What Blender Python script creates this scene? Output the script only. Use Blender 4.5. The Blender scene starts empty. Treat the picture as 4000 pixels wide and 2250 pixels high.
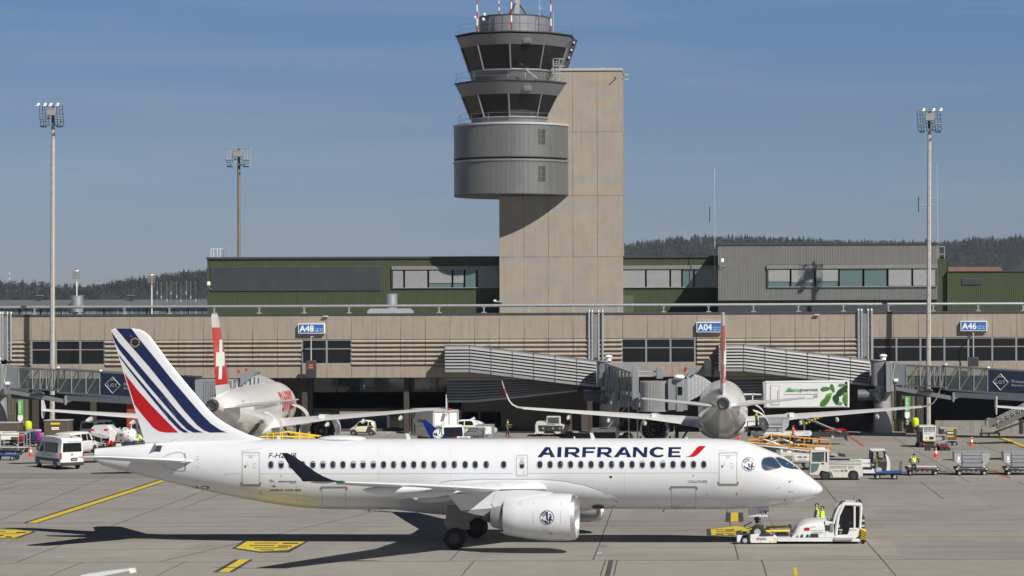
import bpy, bmesh, math, random
from mathutils import Vector, Matrix
R = math.radians
random.seed(7)
SC = bpy.context.scene
# ---------------------------------------------------------------- camera
FPX, CX, YH, CAMH, RHO = 9760.0, 2802.0, 1231.0, 12.09, 0.0035   # photo calibration (4000 px wide)
cam = bpy.data.cameras.new('camera')
camo = bpy.data.objects.new('camera', cam)
SC.collection.objects.link(camo)
SC.camera = camo
cam.sensor_width = 36
cam.lens = 36*FPX/4000
cam.shift_x = -(CX-2000)/4000
cam.shift_y = (YH-1125)/4000
cam.clip_start = 1
cam.clip_end = 9000
camo.location = (0, 0, CAMH)
camo.rotation_euler = (R(90), RHO, 0)
# ---------------------------------------------------------------- sky and sun
SUN = Vector((0.75, -0.80, 1.0)).normalized()
sun_el = math.asin(SUN.z)
sun_az = math.atan2(SUN.x, SUN.y)
world = bpy.data.worlds.new('World')
SC.world = world
world.use_nodes = True
nt = world.node_tree
nt.nodes.clear()
wo = nt.nodes.new('ShaderNodeOutputWorld')
bg = nt.nodes.new('ShaderNodeBackground')
sky = nt.nodes.new('ShaderNodeTexSky')
sky.sky_type = 'NISHITA'
sky.sun_disc = False
sky.sun_elevation = sun_el
sky.sun_rotation = sun_az
sky.altitude = 400
sky.air_density = 1.0
sky.dust_density = 0.3
sky.ozone_density = 2.5
tc = nt.nodes.new('ShaderNodeTexCoord')
mp = nt.nodes.new('ShaderNodeMapping')
mp.inputs['Scale'].default_value = (1, 1, 2.2)
mp.inputs['Location'].default_value = (0, 0, 0.16)
nt.links.new(tc.outputs['Generated'], mp.inputs['Vector'])
nt.links.new(mp.outputs['Vector'], sky.inputs['Vector'])
# thin cirrus
mp2 = nt.nodes.new('ShaderNodeMapping')
mp2.inputs['Scale'].default_value = (2.5, 2.5, 34)
mp2.inputs['Rotation'].default_value = (0, R(4), 0)
nz = nt.nodes.new('ShaderNodeTexNoise')
nz.inputs['Scale'].default_value = 2.2
nz.inputs['Detail'].default_value = 5
nz.inputs['Distortion'].default_value = 0.6
cr = nt.nodes.new('ShaderNodeMapRange')
cr.inputs['From Min'].default_value = 0.45
cr.inputs['From Max'].default_value = 0.8
cr.inputs['To Max'].default_value = 0.20
mx = nt.nodes.new('ShaderNodeMix')
mx.data_type = 'RGBA'
mx.inputs['B'].default_value = (6.2, 6.3, 6.6, 1)
tint = nt.nodes.new('ShaderNodeMix')
tint.data_type = 'RGBA'
tint.blend_type = 'MULTIPLY'
tint.inputs['Factor'].default_value = 1.0
tint.inputs['B'].default_value = (1.12, 0.93, 0.84, 1)
sx_ = nt.nodes.new('ShaderNodeSeparateXYZ'); rp = nt.nodes.new('ShaderNodeValToRGB')
nt.links.new(tc.outputs['Generated'], sx_.inputs['Vector']); nt.links.new(sx_.outputs['Z'], rp.inputs['Fac'])
els = rp.color_ramp.elements; els[0].position = 0.01; els[0].color = (1.42, .98, .70, 1); els[1].position = 0.125; els[1].color = (1.50, 1.72, 1.76, 1)
e5 = els.new(0.055); e5.color = (1.68, 1.44, 1.20, 1)
e6 = els.new(0.080); e6.color = (1.68, 1.52, 1.34, 1)
e3 = els.new(0.22); e3.color = (.55, .60, .66, 1)
e4 = els.new(0.38); e4.color = (.20, .23, .30, 1)
nt.links.new(rp.outputs['Color'], tint.inputs['B'])
nt.links.new(tc.outputs['Generated'], mp2.inputs['Vector'])
nt.links.new(mp2.outputs['Vector'], nz.inputs['Vector'])
nt.links.new(nz.outputs['Fac'], cr.inputs['Value'])
nt.links.new(sky.outputs['Color'], tint.inputs['A'])
nt.links.new(tint.outputs['Result'], mx.inputs['A'])
nt.links.new(cr.outputs['Result'], mx.inputs['Factor'])
nt.links.new(mx.outputs['Result'], bg.inputs['Color'])
nt.links.new(bg.outputs['Background'], wo.inputs['Surface'])
bg.inputs['Strength'].default_value = 0.062
sl = bpy.data.lights.new('sun', 'SUN')
sl.energy = 4.8
sl.angle = R(0.53)
sl.color = (1.0, 0.955, 0.88)
so = bpy.data.objects.new('sun', sl)
SC.collection.objects.link(so)
so.rotation_euler = (-SUN).to_track_quat('-Z', 'Y').to_euler()
so.location = (60, -60, 90)
SC.view_settings.view_transform = 'Standard'
SC.view_settings.look = 'None'
SC.view_settings.exposure = 0.22
SC.view_settings.gamma = 1.0
SC.render.engine = 'CYCLES'
SC.cycles.max_bounces = 6
SC.cycles.volume_bounces = 0

# ---------------------------------------------------------------- photo pixel -> world
def ray(px, py):
    dx, dy = px-CX, py-YH
    return Vector(((dx-dy*RHO)/FPX, 1.0, -(dy+dx*RHO)/FPX))
CAM = Vector((0, 0, CAMH))
def W(px, py, Y):
    return CAM + ray(px, py)*Y
def G(px, py, z=0.0):
    d = ray(px, py)
    return CAM + d*((z-CAMH)/d.z)
def WX(px, Y, py=1500): return W(px, py, Y).x
def WZ(py, Y, px=2802): return W(px, py, Y).z

# ---------------------------------------------------------------- materials
MATS = {}
def mat(name, col, rough=0.5, metal=0.0, var=0.0, vscale=2.0, bump=0.0, bscale=20.0, coat=0.0, spec=0.5,
        emit=None, stretch=(1, 1, 1), alpha=1.0, streak=0.0):
    if name in MATS: return MATS[name]
    m = bpy.data.materials.new(name)
    m.use_nodes = True
    t = m.node_tree
    b = t.nodes['Principled BSDF']
    b.inputs['Base Color'].default_value = (*col, 1)
    b.inputs['Roughness'].default_value = rough
    b.inputs['Metallic'].default_value = metal
    b.inputs['Specular IOR Level'].default_value = spec
    if coat: b.inputs['Coat Weight'].default_value = coat; b.inputs['Coat Roughness'].default_value = 0.08
    if emit: b.inputs['Emission Color'].default_value = (*emit[:3], 1); b.inputs['Emission Strength'].default_value = emit[3]
    if alpha < 1: b.inputs['Alpha'].default_value = alpha
    if var or bump or streak:
        c = t.nodes.new('ShaderNodeTexCoord')
        mp = t.nodes.new('ShaderNodeMapping')
        mp.inputs['Scale'].default_value = stretch
        t.links.new(c.outputs['Object'], mp.inputs['Vector'])
    if var:
        n = t.nodes.new('ShaderNodeTexNoise')
        n.inputs['Scale'].default_value = vscale
        n.inputs['Detail'].default_value = 8
        n.inputs['Roughness'].default_value = 0.65
        r = t.nodes.new('ShaderNodeMapRange')
        r.inputs['From Min'].default_value = 0.25; r.inputs['From Max'].default_value = 0.75
        r.inputs['To Min'].default_value = 1-var; r.inputs['To Max'].default_value = 1+var
        x = t.nodes.new('ShaderNodeMix'); x.data_type = 'RGBA'; x.blend_type = 'MULTIPLY'
        x.inputs['Factor'].default_value = 1
        x.inputs['A'].default_value = (*col, 1)
        t.links.new(mp.outputs['Vector'], n.inputs['Vector'])
        t.links.new(n.outputs['Fac'], r.inputs['Value'])
        t.links.new(r.outputs['Result'], x.inputs['B'])
        out = x.outputs['Result']
        if streak:
            mp3 = t.nodes.new('ShaderNodeMapping'); mp3.inputs['Scale'].default_value = (1.6, 1.6, 0.12)
            n3 = t.nodes.new('ShaderNodeTexNoise'); n3.inputs['Scale'].default_value = 1.5; n3.inputs['Detail'].default_value = 6
            r3 = t.nodes.new('ShaderNodeMapRange')
            r3.inputs['From Min'].default_value = 0.5; r3.inputs['From Max'].default_value = 0.75
            r3.inputs['To Min'].default_value = 1; r3.inputs['To Max'].default_value = 1-streak
            x3 = t.nodes.new('ShaderNodeMix'); x3.data_type = 'RGBA'; x3.blend_type = 'MULTIPLY'; x3.inputs['Factor'].default_value = 1
            t.links.new(c.outputs['Object'], mp3.inputs['Vector']); t.links.new(mp3.outputs['Vector'], n3.inputs['Vector'])
            t.links.new(n3.outputs['Fac'], r3.inputs['Value']); t.links.new(out, x3.inputs['A']); t.links.new(r3.outputs['Result'], x3.inputs['B'])
            out = x3.outputs['Result']
        t.links.new(out, b.inputs['Base Color'])
    if bump:
        n2 = t.nodes.new('ShaderNodeTexNoise')
        n2.inputs['Scale'].default_value = bscale
        n2.inputs['Detail'].default_value = 6
        bp = t.nodes.new('ShaderNodeBump')
        bp.inputs['Strength'].default_value = bump
        bp.inputs['Distance'].default_value = 0.05
        t.links.new(mp.outputs['Vector'], n2.inputs['Vector'])
        t.links.new(n2.outputs['Fac'], bp.inputs['Height'])
        t.links.new(bp.outputs['Normal'], b.inputs['Normal'])
    MATS[name] = m
    return m

white = mat('white_paint', (0.655, 0.67, 0.70), 0.3, coat=0.4, var=0.04, vscale=0.8)
vwhite = mat('vehicle_white', (0.70, 0.71, 0.71), 0.35, var=0.07, vscale=1.5, coat=0.3)
dwhite = mat('worn_white', (0.58, 0.57, 0.53), 0.5, var=0.15, vscale=3.0)
navy = mat('navy_paint', (0.006, 0.013, 0.068), 0.35, coat=0.2)
red = mat('red_paint', (0.42, 0.001, 0.007), 0.4, coat=0.1)
swred = mat('tail_red', (0.62, 0.015, 0.015), 0.3, coat=0.4)
blue = mat('winglet_blue', (0.006, 0.02, 0.14), 0.35, coat=0.2)
black = mat('black_rubber', (0.015, 0.015, 0.016), 0.75, var=0.3, vscale=6)
dark = mat('dark_metal', (0.035, 0.037, 0.04), 0.5, var=0.2, vscale=4)
grey = mat('grey_metal', (0.28, 0.29, 0.30), 0.45, metal=0.3, var=0.12, vscale=3)
lgrey = mat('light_grey_metal', (0.48, 0.49, 0.50), 0.4, metal=0.3, var=0.08, vscale=2)
alu = mat('bare_aluminium', (0.70, 0.71, 0.72), 0.38, metal=0.9, var=0.05)
galv = mat('galvanised_steel', (0.52, 0.54, 0.56), 0.42, metal=0.7, var=0.12, vscale=3)
linegrey = mat('seam_grey', (0.27, 0.28, 0.30), 0.5)
dline = mat('door_frame_grey', (0.22, 0.21, 0.20), 0.5)
glass = mat('dark_glass', (0.008, 0.010, 0.013), 0.06, spec=0.35)
wglass = mat('cabin_glass', (0.02, 0.03, 0.05), 0.15, spec=0.6)
cglass = mat('green_glass', (0.10, 0.16, 0.16), 0.06, spec=0.9)
yellow = mat('yellow_paint', (0.80, 0.55, 0.02), 0.45, var=0.12, vscale=4)
hivis = mat('hi_vis_yellow', (0.62, 0.90, 0.03), 0.7)
hivo = mat('hi_vis_orange', (0.95, 0.20, 0.03), 0.7)
orange = mat('orange_paint', (0.60, 0.26, 0.015), 0.5)
skin = mat('skin', (0.50, 0.28, 0.19), 0.6)
hair = mat('dark_hair', (0.03, 0.02, 0.015), 0.8)
cloth = mat('dark_clothing', (0.03, 0.033, 0.045), 0.85, var=0.2, vscale=8)
redcloth = mat('red_clothing', (0.35, 0.02, 0.03), 0.85)
reflect = mat('reflective_band', (0.65, 0.67, 0.68), 0.4)
signblue = mat('sign_blue', (0.035, 0.13, 0.42), 0.45)
signwhite = mat('sign_white', (0.82, 0.86, 0.80), 0.5)
green = mat('sign_green', (0.12, 0.42, 0.10), 0.5)
tail_l = mat('red_lamp', (0.5, 0.01, 0.01), 0.3)
bluep = mat('blue_cart_paint', (0.02, 0.08, 0.30), 0.45, var=0.15)

# ---------------------------------------------------------------- mesh builder
def frame(d):
    d = Vector(d).normalized()
    u = Vector((0, 0, 1)) if abs(d.z) < 0.95 else Vector((1, 0, 0))
    a = d.cross(u).normalized()
    return a, d.cross(a).normalized()

class MB:
    def __init__(s):
        s.v = []; s.f = []; s.m = []; s.s = []; s.mats = []
        s.M = Matrix.Identity(4)
    def mi(s, m):
        if m not in s.mats: s.mats.append(m)
        return s.mats.index(m)
    def add(s, vs, fs, m, smooth=False):
        o = len(s.v); k = s.mi(m)
        s.v += [tuple(s.M @ Vector(v)) for v in vs]
        for f in fs:
            s.f.append([i+o for i in f]); s.m.append(k); s.s.append(smooth)
        return s
    def box(s, x0, x1, y0, y1, z0, z1, m, bev=0.0, M=None):
        if x1 < x0: x0, x1 = x1, x0
        if y1 < y0: y0, y1 = y1, y0
        if z1 < z0: z0, z1 = z1, z0
        b = min(bev, (x1-x0)*.45, (y1-y0)*.45, (z1-z0)*.45)
        if b <= 0:
            vs = [(x, y, z) for x in (x0, x1) for y in (y0, y1) for z in (z0, z1)]
            fs = [(0, 1, 3, 2), (4, 6, 7, 5), (0, 4, 5, 1), (2, 3, 7, 6), (0, 2, 6, 4), (1, 5, 7, 3)]
        else:
            vs = []; idx = {}
            P = ((x0, x1), (y0, y1), (z0, z1))
            for i in (0, 1):
                for j in (0, 1):
                    for k in (0, 1):
                        c = (P[0][i], P[1][j], P[2][k]); q = ((1, -1)[i]*b, (1, -1)[j]*b, (1, -1)[k]*b)
                        for ax in range(3):
                            p = [c[t]+(0 if t == ax else q[t]) for t in range(3)]
                            idx[(i, j, k, ax)] = len(vs); vs.append(tuple(p))
            fs = []
            for ax in range(3):
                o1, o2 = [t for t in range(3) if t != ax]
                for e in (0, 1):
                    fc = []
                    for (u, w) in ((0, 0), (1, 0), (1, 1), (0, 1)):
                        t = [0, 0, 0]; t[ax] = e; t[o1] = u; t[o2] = w
                        fc.append(idx[(*t, ax)])
                    fs.append(fc)
                # edges parallel to ax
                for u in (0, 1):
                    for w in (0, 1):
                        t0 = [0, 0, 0]; t0[o1] = u; t0[o2] = w; t1 = list(t0); t1[ax] = 1
                        fs.append([idx[(*t0, o1)], idx[(*t0, o2)], idx[(*t1, o2)], idx[(*t1, o1)]])
            for i in (0, 1):
                for j in (0, 1):
                    for k in (0, 1): fs.append([idx[(i, j, k, a)] for a in range(3)])
        if M is not None: vs = [M @ Vector(v) for v in vs]
        return s.add(vs, fs, m)
    def cyl(s, p0, p1, r0, m, r1=None, n=12, caps=True, smooth=True):
        p0 = Vector(p0); p1 = Vector(p1); r1 = r0 if r1 is None else r1
        a, b = frame(p1-p0)
        vs = []
        for p, r in ((p0, r0), (p1, r1)):
            for i in range(n):
                t = 2*math.pi*i/n
                vs.append(p+a*r*math.cos(t)+b*r*math.sin(t))
        s.add(vs, [(i, (i+1) % n, n+(i+1) % n, n+i) for i in range(n)], m, smooth)
        if caps: s.add(vs, [list(range(n-1, -1, -1)), list(range(n, 2*n))], m, False)
        return s
    def tube(s, pts, r, m, n=6, smooth=True):
        for i in range(len(pts)-1): s.cyl(pts[i], pts[i+1], r, m, n=n, smooth=smooth)
        return s
    def lathe(s, prof, m, o=(0, 0, 0), ax=(0, 0, 1), n=24, smooth=True, cap=True):
        """prof: list of (t along axis, radius)"""
        o = Vector(o); ax = Vector(ax).normalized(); a, b = frame(ax)
        vs = []
        for t, r in prof:
            for i in range(n):
                th = 2*math.pi*i/n
                vs.append(o+ax*t+a*r*math.cos(th)+b*r*math.sin(th))
        k = len(prof)
        s.add(vs, [(j*n+i, j*n+(i+1) % n, (j+1)*n+(i+1) % n, (j+1)*n+i) for j in range(k-1) for i in range(n)], m, smooth)
        if cap: s.add(vs, [list(range(n))[::-1], list(range((k-1)*n, k*n))], m, False)
        return s
    def loft(s, rings, m, smooth=True, cap=True, closed=True):
        n = len(rings[0]); vs = [p for r in rings for p in r]
        nn = n if closed else n-1
        s.add(vs, [(j*n+i, j*n+(i+1) % n, (j+1)*n+(i+1) % n, (j+1)*n+i) for j in range(len(rings)-1) for i in range(nn)], m, smooth)
        if cap: s.add(vs, [list(range(n))[::-1], list(range((len(rings)-1)*n, len(rings)*n))], m, False)
        return s
    def prism(s, poly, y0, y1, m, axis='y', bevel=0):
        """poly: 2D outline; extruded along axis"""
        n = len(poly)
        def P(u, w, t):
            return (u, t, w) if axis == 'y' else ((t, u, w) if axis == 'x' else (u, w, t))
        if bevel:
            cx_ = sum(p[0] for p in poly)/n; cy_ = sum(p[1] for p in poly)/n
            sh = []
            for (u, w) in poly:
                d = Vector((cx_-u, cy_-w)); L = d.length or 1
                sh.append((u+d.x/L*bevel, w+d.y/L*bevel))
            sg = 1 if y1 > y0 else -1
            rings = [[P(*p, y0) for p in sh], [P(*p, y0+sg*bevel) for p in poly], [P(*p, y1-sg*bevel) for p in poly], [P(*p, y1) for p in sh]]
            return s.loft(rings, m, False)
        vs = [P(*p, y0) for p in poly]+[P(*p, y1) for p in poly]
        return s.add(vs, [list(range(n))[::-1], list(range(n, 2*n))]+[(i, (i+1) % n, n+(i+1) % n, n+i) for i in range(n)], m)
    def ball(s, c, r, m, sx=1, sy=1, sz=1, n=12, k=8):
        vs = []; c = Vector(c)
        for j in range(k+1):
            ph = math.pi*j/k
            for i in range(n):
                th = 2*math.pi*i/n
                vs.append(c+Vector((r*sx*math.sin(ph)*math.cos(th), r*sy*math.sin(ph)*math.sin(th), r*sz*math.cos(ph))))
        return s.add(vs, [(j*n+i, (j+1)*n+i, (j+1)*n+(i+1) % n, j*n+(i+1) % n) for j in range(k) for i in range(n)], m, True)
    def build(s, name, parent=None, loc=None, autosmooth=False):
        me = bpy.data.meshes.new(name)
        me.from_pydata(s.v, [], s.f)
        for m in s.mats: me.materials.append(m)
        me.polygons.foreach_set('material_index', s.m)
        me.polygons.foreach_set('use_smooth', s.s)
        bm = bmesh.new(); bm.from_mesh(me)
        bmesh.ops.remove_doubles(bm, verts=bm.verts, dist=1e-5)
        bmesh.ops.dissolve_degenerate(bm, edges=bm.edges, dist=1e-6)
        bmesh.ops.recalc_face_normals(bm, faces=bm.faces)
        bm.to_mesh(me); bm.free()
        me.set_sharp_from_angle(angle=R(38))
        me.update()
        o = bpy.data.objects.new(name, me)
        SC.collection.objects.link(o)
        if parent is not None: o.parent = parent
        if loc is not None: o.location = loc
        return o

def tag(o, label, cat, group=None):
    o['label'] = label; o['category'] = cat
    if group: o['group'] = group
    return o
def thing(name, label, cat, loc=(0, 0, 0), rz=0.0, group=None):
    o = bpy.data.objects.new(name, None)
    o.empty_display_size = 0.5
    SC.collection.objects.link(o)
    o.location = loc; o.rotation_euler = (0, 0, rz)
    return tag(o, label, cat, group)
def struct(o, kind='structure'):
    o['kind'] = kind
    return o
def copy_tree(o, parent=None):
    c = o.copy(); SC.collection.objects.link(c)
    if parent is not None: c.parent = parent
    for ch in [k for k in bpy.data.objects if k.parent == o]: copy_tree(ch, c)
    return c

# ---------------------------------------------------------------- text and polygon decals
def text_geo(s, size=1.0, offset=0.0, align='LEFT', sx=1.0, shear=0.0):
    cu = bpy.data.curves.new('t', 'FONT')
    cu.body = s; cu.size = size; cu.offset = offset; cu.align_x = align; cu.resolution_u = 3; cu.shear = shear
    ob = bpy.data.objects.new('t', cu)
    SC.collection.objects.link(ob)
    bpy.context.view_layer.update()
    me = bpy.data.meshes.new_from_object(ob.evaluated_get(bpy.context.evaluated_depsgraph_get()))
    vs = [(v.co.x*sx, v.co.y) for v in me.vertices]; fs = [list(p.vertices) for p in me.polygons]
    bpy.data.objects.remove(ob); bpy.data.curves.remove(cu); bpy.data.meshes.remove(me)
    return vs, fs
def fit_text(s, x0, x1, y0, y1, offset=0.0, shear=0.0):
    """text geometry scaled to fill the rectangle (y0 baseline, y1 top)"""
    vs, fs = text_geo(s, 1.0, offset, shear=shear)
    a0 = min(v[0] for v in vs); a1 = max(v[0] for v in vs); b0 = min(v[1] for v in vs); b1 = max(v[1] for v in vs)
    return [(x0+(v[0]-a0)/(a1-a0)*(x1-x0), y0+(v[1]-b0)/(b1-b0)*(y1-y0)) for v in vs], fs
def decal(mb, vs, fs, m, fn, step=0):
    """flat 2D geometry cut by a grid of the given step and laid on a surface by fn(u,v)"""
    bm = bmesh.new()
    bv = [bm.verts.new((v[0], v[1], 0)) for v in vs]
    for f in fs:
        try: bm.faces.new([bv[i] for i in f])
        except ValueError: pass
    bmesh.ops.triangulate(bm, faces=bm.faces[:])
    if step:
        for ax in (0, 1):
            lo = min(v[ax] for v in vs); hi = max(v[ax] for v in vs)
            t = math.floor(lo/step)*step+step
            while t < hi:
                co = [0, 0, 0]; no = [0, 0, 0]; co[ax] = t; no[ax] = 1
                bmesh.ops.bisect_plane(bm, geom=bm.verts[:]+bm.edges[:]+bm.faces[:], plane_co=co, plane_no=no)
                t += step
    bm.verts.index_update()
    mb.add([fn(v.co.x, v.co.y) for v in bm.verts], [[v.index for v in f.verts] for f in bm.faces], m, True)
    bm.free()
def poly(pts): return list(pts), [list(range(len(pts)))]
def rrect(x0, y0, x1, y1, r, n=5):
    out = []
    for cx_, cy_, a0 in ((x1-r, y1-r, 0), (x0+r, y1-r, 90), (x0+r, y0+r, 180), (x1-r, y0+r, 270)):
        for i in range(n+1):
            a = R(a0+90*i/n); out.append((cx_+r*math.cos(a), cy_+r*math.sin(a)))
    return out
def ring(outer, inner):
    n = len(outer)
    return list(outer)+list(inner), [[i, (i+1) % n, n+(i+1) % n, n+i] for i in range(n)]
def circ(cx_, cy_, r, n=28, ry=None):
    ry = r if ry is None else ry
    return [(cx_+r*math.cos(2*math.pi*i/n), cy_+ry*math.sin(2*math.pi*i/n)) for i in range(n)]
def interp(tab, x):
    if x <= tab[0][0]: return tab[0][1]
    for (a, b), (c, d) in zip(tab, tab[1:]):
        if x <= c: return b+(d-b)*(x-a)/(c-a)
    return tab[-1][1]
def smooth_tab(tab):
    """monotone-ish cubic through a table"""
    n = len(tab); sl_ = []
    for i in range(n):
        if i == 0: sl_.append((tab[1][1]-tab[0][1])/(tab[1][0]-tab[0][0]))
        elif i == n-1: sl_.append((tab[-1][1]-tab[-2][1])/(tab[-1][0]-tab[-2][0]))
        else: sl_.append((tab[i+1][1]-tab[i-1][1])/(tab[i+1][0]-tab[i-1][0]))
    def f(x):
        if x <= tab[0][0]: return tab[0][1]
        if x >= tab[-1][0]: return tab[-1][1]
        for i in range(n-1):
            if x <= tab[i+1][0]:
                h = tab[i+1][0]-tab[i][0]; t = (x-tab[i][0])/h
                return ((2*t**3-3*t*t+1)*tab[i][1]+(t**3-2*t*t+t)*h*sl_[i]+(-2*t**3+3*t*t)*tab[i+1][1]+(t**3-t*t)*h*sl_[i+1])
    return f
# photo coordinates read off enlarged crops
def q4(x, y): return (x/2.576+1500, y/2.576+1300)
def q5(x, y): return (x/2.415+2400, y/2.415+1200)
def q7(x, y): return (x/2.415+2600, y/2.415+1650)
def q8(x, y): return (x/2.415+1000, y/2.415+1650)
def q6(x, y): return (x/3.435+350, y/3.435+1650)
def q2(x, y): return (x/2.576+350, y/2.576+1200)
# ================================================================ ground
apm = mat('apron_concrete', (0.25, 0.237, 0.216), 0.85, var=0.10, vscale=0.35, bump=0.15, bscale=6.0)
def ground_nodes(m):
    t = m.node_tree; b = t.nodes['Principled BSDF']
    c = t.nodes.new('ShaderNodeTexCoord')
    src = b.inputs['Base Color'].links[0].from_socket
    def layer(src, scale, sc3, lo, hi, v0, v1, detail=6, colr=None):
        mp = t.nodes.new('ShaderNodeMapping'); mp.inputs['Scale'].default_value = sc3
        n = t.nodes.new('ShaderNodeTexNoise'); n.inputs['Scale'].default_value = scale; n.inputs['Detail'].default_value = detail; n.inputs['Roughness'].default_value = .7
        r = t.nodes.new('ShaderNodeMapRange'); r.inputs['From Min'].default_value = lo; r.inputs['From Max'].default_value = hi
        r.inputs['To Min'].default_value = v0; r.inputs['To Max'].default_value = v1
        x = t.nodes.new('ShaderNodeMix'); x.data_type = 'RGBA'; x.blend_type = 'MULTIPLY'; x.inputs['Factor'].default_value = 1
        t.links.new(c.outputs['Object'], mp.inputs['Vector']); t.links.new(mp.outputs['Vector'], n.inputs['Vector']); t.links.new(n.outputs['Fac'], r.inputs['Value'])
        t.links.new(src, x.inputs['A'])
        t.links.new(r.outputs['Result'], x.inputs['B'])
        return x.outputs['Result']
    o = layer(src, .06, (1, 1, 1), .35, .65, .90, 1.08)
    o = layer(o, .9, (.12, 1.2, 1), .50, .72, 1.0, .76)      # tyre rubber drawn out along the taxi direction
    o = layer(o, 9, (1, 1, 1), .3, .7, .93, 1.07, 3)
    o = layer(o, .25, (.5, 1, 1), .58, .70, 1.0, .82)
    # every slab was poured from its own batch
    mp = t.nodes.new('ShaderNodeMapping'); mp.inputs['Rotation'].default_value = (0, 0, R(.8)); mp.inputs['Scale'].default_value = (1/7.4, 1/7.4, 0)
    fl_ = t.nodes.new('ShaderNodeVectorMath'); fl_.operation = 'FLOOR'; wn = t.nodes.new('ShaderNodeTexWhiteNoise')
    r = t.nodes.new('ShaderNodeMapRange'); r.inputs['To Min'].default_value = .93; r.inputs['To Max'].default_value = 1.06
    x = t.nodes.new('ShaderNodeMix'); x.data_type = 'RGBA'; x.blend_type = 'MULTIPLY'; x.inputs['Factor'].default_value = 1
    t.links.new(c.outputs['Object'], mp.inputs['Vector']); t.links.new(mp.outputs['Vector'], fl_.inputs[0]); t.links.new(fl_.outputs[0], wn.inputs['Vector']); t.links.new(wn.outputs['Value'], r.inputs['Value'])
    t.links.new(o, x.inputs['A']); t.links.new(r.outputs['Result'], x.inputs['B'])
    t.links.new(x.outputs['Result'], b.inputs['Base Color'])
ground_nodes(apm)
g = MB(); g.add([(-4000, -300, 0), (4000, -300, 0), (4000, 6000, 0), (-4000, 6000, 0)], [(0, 1, 2, 3)], apm)
struct(g.build('ground'))
# one darker strip: the service road, and a warmer strip of concrete close by
road = mat('service_road_concrete', (0.185, 0.18, 0.172), 0.85, var=0.12, vscale=0.5, bump=0.1, bscale=8, stretch=(.3, 1, 1))
warm = mat('near_concrete', (0.262, 0.243, 0.214), 0.85, var=0.12, vscale=0.5, bump=0.15, bscale=8)
def strip(y0, y1, z, m, name, x0=-70, x1=90):
    a = G(2802, y0).y; b = G(2802, y1).y
    g = MB(); g.add([(x0, a, z), (x1, a, z), (x1, b, z), (x0, b, z)], [(0, 1, 2, 3)], m); return struct(g.build(name))
strip(1860, 1838, .004, road, 'service_road')
strip(2400, 2190, .004, warm, 'near_pavement')
jm = mat('joint_tar', (0.05, 0.048, 0.045), 0.9)
jl = mat('joint_faint', (0.13, 0.125, 0.12), 0.9)
wl_ = mat('road_paint_white', (0.55, 0.55, 0.52), 0.7, var=0.25, vscale=3)
yl_ = mat('road_paint_yellow', (0.60, 0.45, 0.03), 0.6, var=0.10, vscale=3)
bk_ = mat('road_paint_black', (0.045, 0.045, 0.048), 0.7, var=0.2, vscale=3)
rd_ = mat('road_paint_red', (0.40, 0.06, 0.05), 0.7, var=0.25, vscale=3)
def gline(mb, pts, w, m, z):
    ps = [G(*p) for p in pts]
    for p, q in zip(ps, ps[1:]):
        d = (q-p).normalized(); n = Vector((-d.y, d.x, 0))*w/2
        mb.add([(p+n).to_tuple()[:2]+(z,), (q+n).to_tuple()[:2]+(z,), (q-n).to_tuple()[:2]+(z,), (p-n).to_tuple()[:2]+(z,)], [(0, 1, 2, 3)], m)
def gpoly(mb, pts, m, z): mb.add([(G(*p).x, G(*p).y, z) for p in pts], [list(range(len(pts)))], m)
# slab joints: wiggly lines running away, straight ones across
jj = MB(); random.seed(5)
def wig(p, q, w, m, n=14, amp=.02):
    a, b = G(*p), G(*q); prev = None; d = (b-a).normalized(); nn = Vector((-d.y, d.x, 0))
    for i in range(n+1):
        c = a.lerp(b, i/n)+nn*random.uniform(-amp, amp)
        if prev is not None:
            jj.add([(prev+nn*w/2).to_tuple()[:2]+(.008,), (c+nn*w/2).to_tuple()[:2]+(.008,), (c-nn*w/2).to_tuple()[:2]+(.008,), (prev-nn*w/2).to_tuple()[:2]+(.008,)], [(0, 1, 2, 3)], m)
        prev = c
def q1b(x, y): return (x/2.576, y/2.576+1850)
for p, q in ((q1b(170, 892), q1b(2060, 172)), (q1b(500, 1030), q1b(830, 892)), (q1b(1615, 886), q8(1210, 820)), (q1b(1570, 1030), q1b(1870, 886)), (q1b(0, 175), q1b(235, 108)), (q1b(0, 530-60), q1b(1290, -60)), (q1b(0, 120), q1b(340, 20)),
             ((1757, 2190), (1800, 2145)), ((1803, 2250), (1853, 2190)), ((2318, 2188), (2392, 1990)), ((2345, 2250), (2365, 2188)), ((2398, 2250), (2412, 2188)), (q7(575, 818), q7(685, 1296)), (q7(905, 1296), q7(955, 1449)),
             (q7(1460, 560), q7(1640, 780)), (q7(1890, 1118), q7(2174, 1449)), ((3200+590/2.229, 1300+878/2.229), (3200+1160/2.229, 1300+1210/2.229)), ((3200+1160/2.229, 1300+1210/2.229), (3200+1310/2.229, 1300+1305/2.229)),
             ((3200+880/2.229, 1300+1297/2.229), (3200+1085/2.229, 1900+112/2.229*1)), ((3740, 1700), (3930, 1780)), ((3975, 1882), (4000, 1893)), ((700, 1990), (1000, 1880))):
    wig(p, q, .055, jm)
for y in (2036, 2190):
    wig((-200, y+10), (4200, y-6), .06, jm if y == 2190 else jl, 60, .03)
for y in (1922, 1983, 2053, 2140, 1818, 1782, 1760): wig((-200, y+8), (4200, y-6), .05, jl, 40, .03)
wig((-200, 1868), (4200, 1884), .05, jm, 40, .03)
struct(jj.build('slab_joint'))
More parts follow.
